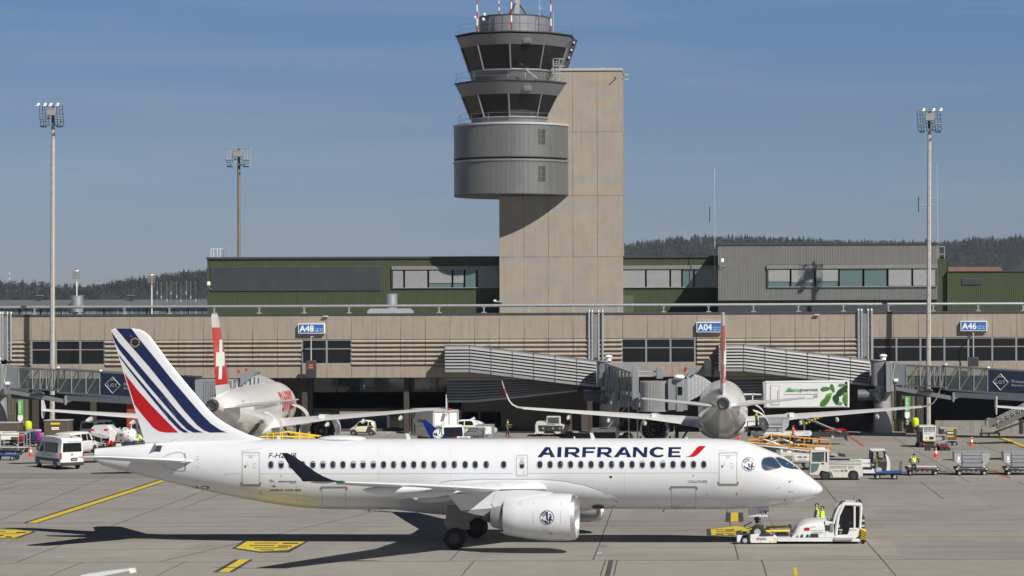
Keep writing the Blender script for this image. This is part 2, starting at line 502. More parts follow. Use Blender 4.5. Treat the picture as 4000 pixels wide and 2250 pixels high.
# painted lines
m = MB(); gline(m, [(-200, 2109), (4200, 2094)], .17, yl_, .012); struct(m.build('taxiway_line'))
m = MB(); gline(m, [(-300, 1903), (4200, 1896)], .13, wl_, .012); gline(m, [(-300, 1874), (1200, 1876)], .10, wl_, .012)
gline(m, [q1b(555, 102), q1b(985, 101)], .12, wl_, .012); gline(m, [(3200, 1879), (4200, 1883)], .11, wl_, .012)
gline(m, [(3400+1050/3.623, 1500+1364/3.623), (3400+1650/3.623, 1500+1364/3.623)], .1, wl_, .012); struct(m.build('road_line'))
m = MB(); gline(m, [(120, 2043), (640, 1876)], .95, bk_, .012); gline(m, [(124, 2043), (644, 1876)], .58, yl_, .016)
gline(m, [q1b(2240, 995), q1b(2455, 866)], .95, bk_, .012); gline(m, [q1b(2250, 993), q1b(2460, 867)], .5, yl_, .016)
gline(m, [q7(650, 938), q7(650, 852)], 1.05, bk_, .012); gline(m, [q7(650, 938), q7(650, 852)], .45, yl_, .016)
gline(m, [(3110, 2250), q7(1218, 1370)], .17, yl_, .012)
gline(m, [(3890, 1702), (4060, 1768)], .75, bk_, .012); gline(m, [(3893, 1702), (4064, 1768)], .5, yl_, .016); gline(m, [(3200+1620/2.229, 1578), (4100, 1604)], .4, yl_, .016)
struct(m.build('stand_line'))
# block letters sprayed inside yellow panels
def panel(name, outl, inner, bars):
    m = MB(); gpoly(m, outl, bk_, .012); gpoly(m, inner, yl_, .016)
    for b in bars: gpoly(m, b, bk_, .020)
    return struct(m.build(name))
def bq(f, l): return [[f(*p) for p in b] for b in l]
panel('painted_panel', [q1b(-30, 560), q1b(160, 552), q1b(368, 584), q1b(180, 652), q1b(-60, 652)], [q1b(-30, 565), q1b(150, 566), q1b(330, 585), q1b(150, 648), q1b(-60, 648)],
      bq(q1b, [[(-30, 583), (60, 584), (50, 590), (-30, 590)], [(165, 590), (268, 590), (255, 602), (160, 601)], [(-30, 607), (190, 606), (185, 610), (-30, 611)], [(-10, 620), (40, 620), (30, 632), (-20, 632)], [(60, 634), (122, 634), (110, 645), (50, 645)]]))
def q6c(x, y): return (x*1.5528, y*1.5528)
panel('painted_panel', [q6c(613, 1360), q6c(778, 1361), q6c(728, 1390), q6c(655, 1391), q6c(583, 1380)], [q6c(622, 1362), q6c(768, 1363), q6c(724, 1384), q6c(655, 1388), q6c(593, 1379)],
      bq(q6c, [[(640, 1366), (700, 1366), (698, 1368), (640, 1368)], [(712, 1366), (752, 1366), (750, 1369), (710, 1369)], [(628, 1372), (690, 1372), (690, 1374), (628, 1374)], [(700, 1373), (735, 1373), (733, 1376), (698, 1376)], [(640, 1378), (725, 1378), (724, 1380), (640, 1380)], [(655, 1383), (690, 1383), (689, 1385), (655, 1385)]]))
panel('painted_panel', [q7(385, 1008), q7(660, 975), q7(960, 1008), q7(990, 1040), q7(900, 1068), q7(390, 1068)], [q7(425, 1008), q7(660, 979), q7(940, 1010), q7(960, 1036), q7(880, 1066), q7(433, 1066)],
      bq(q7, [[(470, 1013), (550, 1012), (550, 1018), (470, 1019)], [(560, 1013), (650, 1010), (650, 1022), (560, 1023)], [(478, 1032), (640, 1029), (640, 1035), (478, 1038)], [(650, 1030), (800, 1030), (800, 1036), (650, 1036)], [(470, 1052), (550, 1050), (550, 1062), (470, 1062)], [(560, 1048), (700, 1048), (700, 1053), (560, 1053)], [(590, 1058), (640, 1058), (640, 1064), (590, 1064)]]))
# red markings on the stand
m = MB()
for i in range(9):
    t = i/8; gline(m, [(3320+t*30, 1694+t*46), (3560-t*15, 1700+t*46)], .07, rd_, .012)
gline(m, [(3312, 1700), (3372, 1742)], .25, rd_, .014)
for x, y in ((3700, 1747), (3729, 1762), (3880, 1838), (3920, 1857)): gline(m, [(x, y), (x+22, y+9)], .3, rd_, .014)
for x0, x1, y in ((3428, 3440, 1709), (3545, 3558, 1709)): gline(m, [(x0, y), (x1, y)], .5, rd_, .014)
gline(m, [(3440, 1709), (3545, 1709)], .35, wl_, .012)
gline(m, [(3512, 1687), (3520, 1692), (3556, 1692)], .3, wl_, .012); gline(m, [(3395, 1690), (3420, 1692)], .3, wl_, .012)
gline(m, [(1975, 1715), (2000, 1705)], .3, rd_, .014)
struct(m.build('stand_marking'))
m = MB()
for x0, y0, x1, y1 in ((1305, 1700, 1358, 1688), (1485, 1702, 1530, 1690), (1640, 1708, 1700, 1690), (1985, 1702, 2020, 1702), (0, 1712, 30, 1700)): gline(m, [(x0, y0), (x1, y1)], .14, wl_, .012)
struct(m.build('parking_line'))
# drain slot and steel covers
m = MB(); gpoly(m, [(2362, 2250), (2378, 2188), (2396, 2188), (2383, 2250)], mat('drain_grate', (.06, .058, .055), .6, var=.3, vscale=12), .013)
gpoly(m, [(2341, 2136), (2344, 2129), (2370, 2129), (2367, 2136)], road, .013); gpoly(m, [(2332, 2165), (2333, 2158), (2352, 2158), (2350, 2165)], lgrey, .013)
gpoly(m, [q7(2045, 1390), q7(2095, 1390), q7(2125, 1418), q7(2070, 1418)], lgrey, .013)
struct(m.build('drain_cover'))

# ================================================================ haze
hz = bpy.data.materials.new('haze'); hz.use_nodes = True; t_ = hz.node_tree; t_.nodes.clear()
ho = t_.nodes.new('ShaderNodeOutputMaterial'); pv = t_.nodes.new('ShaderNodeVolumePrincipled')
pv.inputs['Color'].default_value = (.62, .74, .92, 1); pv.inputs['Density'].default_value = 0.00005; pv.inputs['Anisotropy'].default_value = 0.0
t_.links.new(pv.outputs['Volume'], ho.inputs['Volume'])
m = MB(); m.box(-3900, 3900, -290, 5900, -1, 170, hz); o = m.build('haze'); struct(o, 'stuff'); o['label'] = 'thin blue haze in the air over the airfield'
# ================================================================ hero airliner
PSI = R(3.8)
base = G(1823, 2120)
af = thing('airliner', 'large white airliner with a blue striped tail pushed back across the foreground', 'airliner', base, -PSI)
cps, sps = math.cos(PSI), math.sin(PSI)
def S(px, py, r=0.0):
    """photo pixel -> (a forward, z) on the plane that lies r metres to starboard of the keel line"""
    d = ray(px, py)
    o = CAM-base
    # starboard coordinate of a point p: dot((p-base),(-sin,-cos))
    so_ = -o.x*sps-o.y*cps; sd = -d.x*sps-d.y*cps
    t = (r-so_)/sd
    p = o+d*t
    return p.x*cps-p.y*sps, p.z
def L(a, r, z): return (a, -r, z)

TOP = [(375, 1752), (452, 1744.6), (568, 1734), (661, 1727), (790, 1722.5), (921, 1719), (1034, 1716), (1150, 1714), (1400, 1713.5), (2000, 1713), (2500, 1712.5), (2700, 1712), (2780, 1713), (2840, 1715.5), (2897, 1720), (2938, 1732), (2973, 1746),
       (3014, 1763), (3048, 1777), (3082, 1797), (3115, 1822), (3142, 1845), (3166, 1863), (3190, 1882), (3205, 1896), (3212, 1906)]
BOT = [(375, 1800), (394, 1815), (496, 1842), (641, 1878.5), (798, 1916), (932, 1944), (1087, 1971), (1150, 1979), (1207, 1984.6), (1290, 1989), (1500, 1990), (2000, 1990), (2480, 1988), (2700, 1989), (2848, 1989), (2923, 1986), (2993, 1982),
       (3055, 1975), (3097, 1967), (3138, 1956), (3166, 1947), (3185, 1940), (3200, 1932), (3212, 1920)]
topf = smooth_tab([S(*p) for p in TOP]); botf = smooth_tab([S(*p) for p in BOT])
a_tail = S(375, 1770)[0]; a_nose = S(3214, 1914)[0]
HW = smooth_tab([(0, 0.06), (0.08, 0.22), (0.3, 0.46), (0.7, 0.74), (1.3, 1.03), (2.2, 1.34), (3.3, 1.57), (4.8, 1.72), (6.5, 1.75), (25.5, 1.75), (28.5, 1.66), (31, 1.45), (33.5, 1.12), (36, 0.72), (37.6, 0.46), (38.8, 0.28)])
def sect(a):
    tz, bz = topf(a), botf(a)
    return (tz+bz)/2, max((tz-bz)/2, 0.02), HW(a_nose-a)
def surf(a, z):
    zc, hh, hw = sect(a)
    q = max(0.0, 1-((z-zc)/hh)**2)
    return hw*math.sqrt(q)
def SF(px, py, eps=0.004):
    r = 1.6
    for _ in range(7):
        a, z = S(px, py, r); r = 0.5*r+0.5*(surf(a, z)+eps)
    a, z = S(px, py, r)
    return L(a, surf(a, z)+eps, z)
def SFm(px, py, eps=0.004):
    p = SF(px, py, eps); return (p[0], -p[1], p[2])

fgrey = mat('door_outline_grey', (.40, .40, .41), .5)
cpg = mat('cockpit_glass', (.03, .055, .10), .08, spec=1.0, coat=.5)
fus = MB()
stn = [a_tail, a_tail+.25, a_tail+.6, a_tail+1.2]
a = a_tail+2
while a < a_nose-8: stn.append(a); a += 0.8
while a < a_nose-1.2: stn.append(a); a += 0.3
while a < a_nose-0.12: stn.append(a); a += 0.09
stn += [a_nose-.1, a_nose-.05, a_nose-.02]
rings = []
for a in stn:
    zc, hh, hw = sect(a)
    rings.append([L(a, hw*math.sin(2*math.pi*i/56), zc+hh*math.cos(2*math.pi*i/56)) for i in range(56)])
fus.loft(rings, white, True)
# exhaust of the auxiliary unit
zc, hh, hw = sect(a_tail)
fus.lathe([(0, .27), (.18, .25), (.2, .18)], dark, L(a_tail+.12, 0, zc-.05), (-1, 0, 0), n=16)
# seams and marks
fgrey = mat('door_outline_grey', (.40, .40, .41), .5)
def line(pts, w=1.2, m=linegrey, fn=SF, st=60, mb=fus, e=0.003):
    for (x0, y0), (x1, y1) in zip(pts, pts[1:]):
        d = Vector((x1-x0, y1-y0)); n = Vector((-d.y, d.x)).normalized()*w/2
        decal(mb, *poly([(x0+n.x, y0+n.y), (x1+n.x, y1+n.y), (x1-n.x, y1-n.y), (x0-n.x, y0-n.y)]), m, lambda u, v: fn(u, v, e), st)
line([(880, 1851.5), (943, 1851)]); line([(1012, 1851), (2003, 1849.5)]); line([(2063, 1849.3), (2805, 1847)])
line([(881, 1762), (880, 1851.5), (889, 1912)], 1.0); line([(640, 1740), (631, 1790)], 1.0); line([(631, 1815), (634, 1860), (640, 1875)], 1.4)
line([(938, 1762), (1027, 1751)], 1.0); line([(2799, 1758), (2890, 1765)], 1.0)
line([(3165, 1868), (3164, 1905), (3166, 1942)], 1.0)
for x0 in (1160, 1480, 1760, 2060, 2440, 2790): line([(x0, 1724), (x0-1, 1790)], 0.6, fgrey, st=12); line([(x0, 1838), (x0-2, 1980)], .6, fgrey, st=12)
ap = [(380, 1800), (394, 1762), (380, 1752)]
# airline lettering drawn as polygons (photo pixels)
def q4(x, y): return (x/2.576+1500, y/2.576+1300)
def q5(x, y): return (x/2.415+2400, y/2.415+1200)
def q7(x, y): return (x/2.415+2600, y/2.415+1650)
def q8(x, y): return (x/2.415+1000, y/2.415+1650)
def q6(x, y): return (x/3.435+350, y/3.435+1650)
def q2(x, y): return (x/2.576+350, y/2.576+1200)
T0, T1 = 1150, 1252
def slant(x, y, k=0.06): return q4(x-(y-T1)*k, y)
LET = []
def letter(parts): LET.extend(parts)
def bar(x0, x1, y0, y1): return [slant(x0, y0), slant(x1, y0), slant(x1, y1), slant(x0, y1)]
def Alet(x0, x1):
    m = (x0+x1)/2
    return [[q4(x0, T1), q4(x0+46, T1), q4(m+22, T0+22), q4(m+35, T0), q4(m-10, T0)], [q4(m+35, T0), q4(m+22, T0+22), q4(x1-46, T1), q4(x1, T1)],
            [q4(x0+62, 1228), q4(x0+78, 1206), q4(x1-62, 1206), q4(x1-48, 1228)]]
def Rlet(x0, x1):
    o = [bar(x0, x0+38, T0, T1), bar(x0+38, x1-60, T0, T0+21), bar(x0+38, x1-60, 1200, 1221)]
    arc_o = [(x1-60, T0), (x1-34, T0+4), (x1-16, T0+16), (x1-10, T0+35), (x1-16, T0+54), (x1-34, T0+67), (x1-60, 1221)]
    arc_i = [(x1-60, T0+21), (x1-52, T0+24), (x1-47, T0+35), (x1-52, T0+46), (x1-60, 1200)]
    o.append([slant(*p) for p in arc_o]+[slant(*p) for p in arc_i[::-1]])
    o.append([q4(x1-95, 1220), q4(x1-48, 1216), q4(x1, T1), q4(x1-48, T1)])
    return o
def Flet(x0, x1): return [bar(x0, x0+36, T0, T1), bar(x0+36, x1, T0, T0+20), bar(x0+36, x1-14, 1190, 1210)]
letter(Alet(1543, 1722)); letter([bar(1742, 1782, T0, T1)]); letter(Rlet(1815, 1975)); letter(Flet(1993, 2124)); letter(Rlet(2143, 2300)); letter(Alet(2310, 2490))
letter([bar(2502, 2536, T0, T1), bar(2611, 2645, T0, T1), [slant(2500, T0), slant(2542, T0), slant(2648, T1), slant(2606, T1)]])
cxC, cyC = 2755, 1201
ao = [(cxC+84*math.cos(R(t))*(1), cyC+53*math.sin(R(t))) for t in range(42, 319, 12)]
ai = [(cxC+8+46*math.cos(R(t)), cyC+31*math.sin(R(t))) for t in range(42, 319, 12)]
letter([[q4(*p) for p in (ao[i], ao[i+1], ai[i+1], ai[i])] for i in range(len(ao)-1)])
letter([bar(2858, 2896, T0, T1), bar(2896, 2984, T0, T0+20), bar(2896, 2972, 1191, 1210), bar(2896, 2984, T1-20, T1)])
for p in LET: decal(fus, *poly(p), navy, lambda u, v: SF(u, v, .006), 12)
sw = [(665, 1413), (740, 1413), (770, 1403), (800, 1378), (865, 1309), (800, 1309), (780, 1322), (728, 1385), (705, 1403)]
decal(fus, *poly([q5(*p) for p in sw]), red, lambda u, v: SF(u, v, .006), 12)
def ftext(s, x0, x1, yb, yt, m=navy, off=0.0, fn=SF, mb=None, shear=0, e=.006):
    vs, fs = fit_text(s, x0, x1, yb, yt, off, shear)
    decal(mb or fus, vs, fs, m, lambda u, v: fn(u, v, e), 20)
ftext('F-HZUR', *[q8(118, 0)[0], q8(383, 0)[0]], q8(0, 335)[1], q8(0, 288)[1], navy, 0.01, shear=0.2)
ftext('AIRBUS A220-300', q8(125, 0)[0], q8(425, 0)[0], q8(0, 649)[1], q8(0, 629)[1], dark, 0.02)
ftext('AIRFRANCEKLM', q8(207, 0)[0], q8(376, 0)[0], q8(0, 566)[1], q8(0, 551)[1], navy, 0.02)
ftext('GROUP', q8(322, 0)[0], q8(375, 0)[0], q8(0, 578)[1], q8(0, 569)[1], navy)
ftext('COLLIOURE', q7(210, 0)[0], q7(392, 0)[0], q7(0, 570)[1], q7(0, 547)[1], dark, 0.0)
ftext('T', q7(659, 0)[0], q7(686, 0)[0], q7(0, 697)[1], q7(0, 665)[1], red, 0.0)
ftext('T', q8(32, 0)[0], q8(56, 0)[0], q8(0, 688)[1], q8(0, 662)[1], dark, 0.0)
# alliance roundel
def arcs(cx_, cy_, r0, r1, t0, t1, m, fn, mb, st=9, e=.006):
    n = max(2, int(abs(t1-t0)/st)); o = []
    for i in range(n):
        u, w = t0+(t1-t0)*i/n, t0+(t1-t0)*(i+1)/n
        decal(mb, *poly([(cx_+r*math.cos(R(t)), cy_+r*math.sin(R(t))) for r, t in ((r1, u), (r1, w), (r0, w), (r0, u))]), m, lambda a_, b_: fn(a_, b_, e))
arcs(*q8(150, 568), 11.5, 12.2, -60, 120, dark, SF, fus)
for k in range(3): arcs(*q8(140+8*k, 560+8*k), 7, 8.6, 200, 300, dark, SF, fus); arcs(*q8(158+8*k, 586+4*k), 6, 7.5, 20, 120, dark, SF, fus)
def badge(cx_, cy_, r, fn, mb, ink=navy, e=.006):
    arcs(cx_, cy_, r*.93, r, 0, 360, ink, fn, mb, 12, e)
    g = lambda p: decal(mb, *poly([(cx_+x*r, cy_+y*r) for x, y in p]), ink, lambda u, v: fn(u, v, e))
    g([(-.13, -.82), (.13, -.82), (.13, .08), (.22, .36), (.08, .52), (-.13, .12)])
    for k in range(4):
        rr = .72-k*.15
        arcs(cx_-.13*r, cy_-.05*r, rr*r, (rr+.085)*r, 200-k*4, 268, ink, fn, mb, 12, e)
    g([(.25, .35), (.28, -.02), (.42, -.22), (.58, -.28), (.72, -.10), (.62, .0), (.50, -.02), (.52, .2), (.72, .22), (.80, .42), (.66, .38), (.52, .42), (.48, .7), (.36, .8)])
    g([(.2, -.42), (.34, -.5), (.66, -.44), (.62, -.36), (.3, -.34)])
    g([(-.72, .22), (-.55, .16), (-.5, .42), (-.2, .38), (.05, .6), (.3, .72), (.25, .84), (-.1, .82), (-.35, .62), (-.62, .5)])
badge(*q7(785, 395), 27.5, SF, fus)
# lights, ports, probes
for p, rx, ry, m in ((q7(262, 502), 2.6, 2.6, dark), (q8(236, 506), 2.4, 2.4, dark), ((2386, 1863), 6, 4.6, dark), (q7(395, 681), 2, 2, dark), (q7(1125, 732), 3, 3, dark), (q6(1550, 874), 17, 6.5, dark), (q6(1410, 874), 16, 4, dark)):
    decal(fus, *poly(circ(*p, rx, 14, ry)), m, lambda u, v: SF(u, v, .006))
line([q7(1155, 553), q7(1205, 553)], 2, dline); line([q7(1160, 562), q7(1180, 562)], 5, dline)
line([q7(1157, 652), q7(1205, 655)], 2, dline); line([q7(1163, 660), q7(1142, 700)], 7, lgrey); line([q7(1048, 632), q7(1076, 610)], 2.5, dline)
for y in (458, 500, 600): line([q6(1435, y), q6(1458, y-2 if y < 600 else y+3)], 1.5, dark)
# small stencilled panels
for x, y, w, h in ((22, 785, 50, 14), (80, 785, 50, 14), (205, 757, 26, 9), (145, 772, 36, 18), (900, 697, 68, 55)):
    p0 = q7(x, y); p1 = q7(x+w, y+h)
    decal(fus, *ring(rrect(p0[0], p0[1], p1[0], p1[1], 1.5), rrect(p0[0]+.8, p0[1]+.8, p1[0]-.8, p1[1]-.8, 1)), linegrey, lambda u, v: SF(u, v, .005))
fuselage = fus.build('fuselage', af)
# open access door at the tail
h = MB()
o_ = [q6(870, 310), q6(975, 308), q6(948, 395), q6(850, 392)]
decal(h, *poly(o_), dark, lambda u, v: SF(u, v, .008), 10)
fl = [SF(*q6(798, 415), .02), SF(*q6(880, 265), .5), SF(*q6(892, 320), .45), SF(*q6(870, 385), .03)]
h.add(fl+[(p[0], p[1]-.03, p[2]) for p in fl], [(0, 1, 2, 3), (7, 6, 5, 4), (0, 4, 5, 1), (1, 5, 6, 2), (2, 6, 7, 3), (3, 7, 4, 0)], lgrey)
h.build('tail_access_door', af)

# ---- cabin windows
def cabin_window(cx_, cy_, k):
    w = MB()
    decal(w, *ring(rrect(cx_-12.2, cy_-16.5, cx_+12.2, cy_+16.5, 12), rrect(cx_-9.2, cy_-13.2, cx_+9.2, cy_+13.2, 9.1)), lgrey, lambda u, v: SF(u, v, .012))
    decal(w, *poly(rrect(cx_-9.3, cy_-13.3, cx_+9.3, cy_+13.3, 9.2)), wglass, lambda u, v: SF(u, v, .008), 8)
    if k % 4 == 1: decal(w, *poly([(cx_-7, cy_-12.5+(k % 3)), (cx_+7, cy_-12.5+(k % 3)), (cx_+8, cy_-6-k % 3), (cx_-8, cy_-6-k % 3)]), lgrey, lambda u, v: SF(u, v, .010))
    elif k % 4 == 3: decal(w, *poly([(cx_+3, cy_-7), (cx_+7.5, cy_-6), (cx_+7, cy_+7), (cx_+4, cy_+9)]), mat('window_painted_reflection', (.16, .2, .27), .4), lambda u, v: SF(u, v, .010))  # bluish sliver is a reflection painted on the pane
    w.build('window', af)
xs = [q8(x, 0)[0] for x in (141, 237, 333, 438, 536, 631, 726, 820, 917, 1010, 1107, 1203, 1298, 1393, 1488, 1583, 1678, 1774, 1871, 1973, 2068, 2172, 2336)]
xs += [2108.7+i*40.02 for i in range(17)]
random.seed(3)
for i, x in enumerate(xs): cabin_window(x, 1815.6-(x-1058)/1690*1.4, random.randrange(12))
# ---- doors
def adoor(x0, y0, x1, y1, sill=True, win=None):
    d = MB(); f = lambda e: (lambda u, v: SF(u, v, e))
    decal(d, *poly(rrect(x0, y0, x1, y1, 7)), white, f(.006), 14)
    decal(d, *ring(rrect(x0, y0, x1, y1, 7), rrect(x0+3.6, y0+3.6, x1-3.6, y1-3.6, 4.5)), fgrey, f(.009), 9)
    cx_ = (x0+x1)/2; ww = x1-x0
    ftext('SORTIE DE SECOURS', cx_-13, cx_+13, y0+13, y0+10, dline, fn=SF, mb=d, e=.01)
    ftext('EXIT', cx_-5, cx_+5, y0+21, y0+17, dline, fn=SF, mb=d, e=.01)
    decal(d, *ring(rrect(cx_-7, y0+15.5, cx_+7, y0+22.5, 1), rrect(cx_-6.3, y0+16.2, cx_+6.3, y0+21.8, 1)), linegrey, f(.009))
    if sill:
        h_ = MB()
        decal(h_, *poly([(x0-6, y1-13), (x0+1, y1-13), (x0+3, y1-6), (x1-3, y1-6), (x1-1, y1-13), (x1+6, y1-13), (x1+6, y1-7), (x1+1, y1+2), (x0-1, y1+2), (x0-6, y1-7)]), dline, f(.011), 14)
        h2 = MB(); decal(h2, *ring(rrect(x0-1.5, y0-2, x1+1.5, y0+10, 5), rrect(x0+3, y0+3.5, x1-3, y0+11.5, 2)), fgrey, f(.010), 9)
    o = d.build('door', af)
    if sill:
        h_.build('door_sill', o); h2.build('door_cap', o)
        k = MB()
        decal(k, *poly(circ(x0+13, (y0+y1)/2-10, 3, 12, 6)), dark, f(.013)); k.build('handle', o)
        k = MB(); line([(x0+21, (y0+y1)/2-28), (x0+20, (y0+y1)/2-10)], 1.2, red, mb=k, e=.013); k.build('latch', o); k = MB()
        decal(k, *ring(rrect(x0+45, (y0+y1)/2-22, x0+56, (y0+y1)/2-4, 1), rrect(x0+46, (y0+y1)/2-21, x0+55, (y0+y1)/2-5, 1)), linegrey, f(.013)); k.build('placard', o)
    else:
        k = MB(); decal(k, *ring(rrect(cx_-11, y0+24, cx_+11, y0+56, 10.5), rrect(cx_-8, y0+27, cx_+8, y0+53, 8)), lgrey, f(.013))
        decal(k, *poly(rrect(cx_-8, y0+27, cx_+8, y0+53, 8)), wglass, f(.011))
        decal(k, *poly([(cx_-7, y0+29), (cx_+7, y0+29), (cx_+7, y0+37), (cx_-7, y0+37)]), lgrey, f(.012)); k.build('window', o)
        k = MB(); line([(cx_+7, y1-23), (cx_+7, y1-5)], 1.2, red, mb=k, e=.013); k.build('placard', o)
    return o
adoor(*q6(2043, 402), *q6(2283, 850)); adoor(*q7(502, 285), *q7(677, 592)); adoor(*q4(1328, 1228), *q4(1448, 1443), sill=False)
def cdoor(x0, y0, x1, y1):
    d = MB(); f = lambda e: (lambda u, v: SF(u, v, e))
    decal(d, *ring(rrect(x0+8, y0+6, x1-7, y1, 6), rrect(x0+9.3, y0+7.3, x1-8.3, y1-1.3, 5)), linegrey, f(.007), 9)
    decal(d, *poly([(x0, y0+8), (x0+4, y0), (x1-4, y0), (x1, y0+8), (x1-1, y0+15), (x1-6, y0+15), (x1-8, y0+6), (x0+8, y0+6), (x0+5, y0+15), (x0, y0+15)]), dline, f(.009), 14)
    return d.build('cargo_door', af)
cdoor(*q8(603, 604), *q8(866, 806)); cdoor(*q7(37, 602), *q7(303, 808))
# ---- flight deck glazing, on both sides of the nose
sidew = [(905, 395), (912, 355), (930, 338), (975, 329), (1005, 331), (1035, 347), (1065, 385), (1088, 418), (1070, 430), (1000, 446), (945, 450), (915, 432)]
frontw = [(1040, 333), (1070, 330), (1122, 350), (1170, 378), (1215, 406), (1256, 438), (1190, 436), (1130, 424), (1092, 404), (1062, 372)]
for fn in (SF, SFm):
    for pg in (sidew, frontw):
        cxm = sum(p[0] for p in pg)/len(pg); cym = sum(p[1] for p in pg)/len(pg)
        out = [(cxm+(x-cxm)*1.09, cym+(y-cym)*1.13) for x, y in pg]
        w = MB()
        decal(w, *ring([q7(*p) for p in out], [q7(*p) for p in pg]), dline, lambda u, v: fn(u, v, .012), 8)
        decal(w, *poly([q7(*p) for p in pg]), cpg, lambda u, v: fn(u, v, .009), 8)
        w.build('cockpit_window', af)

# ---- fin
finLE = smooth_tab([(S(x, y)[1], S(x, y)[0]) for x, y in ((1075, 1716.5), (1033, 1714), (955.6, 1691), (886, 1656), (835, 1619), (777, 1555), (672, 1429), (587, 1316.5), (567, 1299), (544, 1287), (520, 1282.5))][0:] if False else
                   [(S(x, y)[1], S(x, y)[0]) for x, y in ((1060, 1722), (1015, 1711), (955.6, 1691), (886, 1656), (835, 1619), (777, 1555), (672, 1429), (600, 1332), (575, 1303), (548, 1287), (515, 1282.3))])
finTE = smooth_tab([(S(x, y)[1], S(x, y)[0]) for x, y in ((569, 1738), (434, 1291), (440, 1284), (450, 1282.3))])
z0f, z1f = S(569, 1738)[1], S(450, 1282.3)[1]
def naca(x, t): x = min(max(x, 0), 1); return 5*t*(.2969*math.sqrt(x)-.126*x-.3516*x*x+.2843*x**3-.1015*x**4)
def fin_r(a, z):
    le, te = finLE(z), finTE(z); c = max(le-te, .1)
    return naca((le-a)/c, .075)*min(c, 4.2)
fin = MB()
rows = []
nz_ = 40
for i in range(nz_+1):
    t = i/nz_; z = z0f-0.25+(z1f-z0f+.25)*(1-(1-t)**1.25)
    le, te = finLE(z), finTE(z); xs_ = [(1-math.cos(math.pi*k/18))/2 for k in range(19)]
    k_ = 1 if i < nz_ else .3
    up = [L(le-(le-te)*x, fin_r(le-(le-te)*x, z)*k_, z) for x in xs_]
    dn = [L(le-(le-te)*x, -fin_r(le-(le-te)*x, z)*k_, z) for x in xs_[::-1][1:-1]]
    rows.append(up+dn)
fin.loft(rows, white, True)
def FN(px, py, eps=.004, sg=1):
    r = .1
    for _ in range(4): a, z = S(px, py, r); r = fin_r(a, z)+eps
    return L(a, sg*r, z)
st_main = [(265, 213), (420, 213), (500, 320), (640, 490), (830, 730), (1000, 930), (1130, 1080), (1220, 1170), (1300, 1225), (1340, 1245), (1384, 1260), (1210, 1262), (1150, 1240), (1080, 1185), (950, 1040), (760, 800), (600, 600), (420, 395)]
st_2 = [(220, 248), (300, 360), (400, 470), (560, 660), (740, 870), (880, 1040), (990, 1160), (1060, 1220), (1100, 1243), (1140, 1260), (1045, 1262), (980, 1230), (900, 1150), (780, 1010), (600, 800), (420, 580), (300, 430), (254, 352)]
st_3 = [(293, 472), (400, 610), (560, 800), (720, 990), (850, 1130), (930, 1215), (1000, 1260), (950, 1262), (900, 1235), (800, 1130), (650, 950), (480, 740), (380, 610), (304, 505)]
st_r = [(350, 662), (480, 830), (620, 985), (750, 1120), (840, 1210), (865, 1235), (892, 1262), (770, 1262), (700, 1250), (640, 1212), (560, 1120), (500, 1045), (450, 978)]
for pg, m in ((st_main, navy), (st_2, navy), (st_3, navy), (st_r, red)):
    for sg in (1, -1): decal(fin, *poly([q2(*p) for p in pg]), m, lambda u, v: FN(u, v, .005, sg), 14)
for k in range(12):
    cxs, cys = q2(458+42*math.sin(R(30*k)), 355-42*math.cos(R(30*k)))
    decal(fin, *poly([(cxs+(3.6 if j % 2 == 0 else 1.5)*math.sin(R(36*j)), cys-(3.6 if j % 2 == 0 else 1.5)*math.cos(R(36*j))) for j in range(10)]), yellow, lambda u, v: FN(u, v, .008))
line([q2(460, 1365), q2(800, 1360), q2(875, 1322)], 1.3, linegrey, lambda u, v, e: FN(u, v, e), mb=fin)
line([q2(700, 925), q2(760, 895), q2(870, 1100), q2(800, 1140), q2(690, 925)], .8, linegrey, lambda u, v, e: FN(u, v, e+.004), mb=fin)
line([q2(370, 215), q2(422, 300)], 1.2, lgrey, lambda u, v, e: FN(u, v, e+.005), mb=fin)
fin.build('tail_fin', af)

# ---- wings
def section(le_a, r, z, c, t, inc=0.0, n=13, camber=.02, sg=1):
    xs_ = [(1-math.cos(math.pi*k/(n-1)))/2 for k in range(n)]
    pts = []
    for x in xs_: pts.append((x, naca(x, t)+camber*4*x*(1-x)))
    for x in xs_[::-1][1:-1]: pts.append((x, -naca(x, t)+camber*4*x*(1-x)*.6))
    ci, si = math.cos(inc), math.sin(inc)
    return [L(le_a-c*(x*ci+y*si*-1*0), sg*r, z+c*(y*ci-x*si)) for x, y in pts]
tipA, tipZ = S(1335, 1884, 17.0)
rootA, rootZ = S(2127, 1908, 1.9)
kA, kZ = S(1945, 1911, 6.0)
WG = [(0.8, rootA+.9, 6.9, rootZ-.15), (1.9, rootA, 6.1, rootZ), (6.0, rootA+(tipA-rootA)*4.1/15.1, 4.0, kZ), (11.5, rootA+(tipA-rootA)*9.6/15.1, 2.8, (kZ+tipZ)/2+.02), (16.2, rootA+(tipA-rootA)*14.3/15.1, 1.75, tipZ-.08), (17.0, tipA, 1.55, tipZ)]
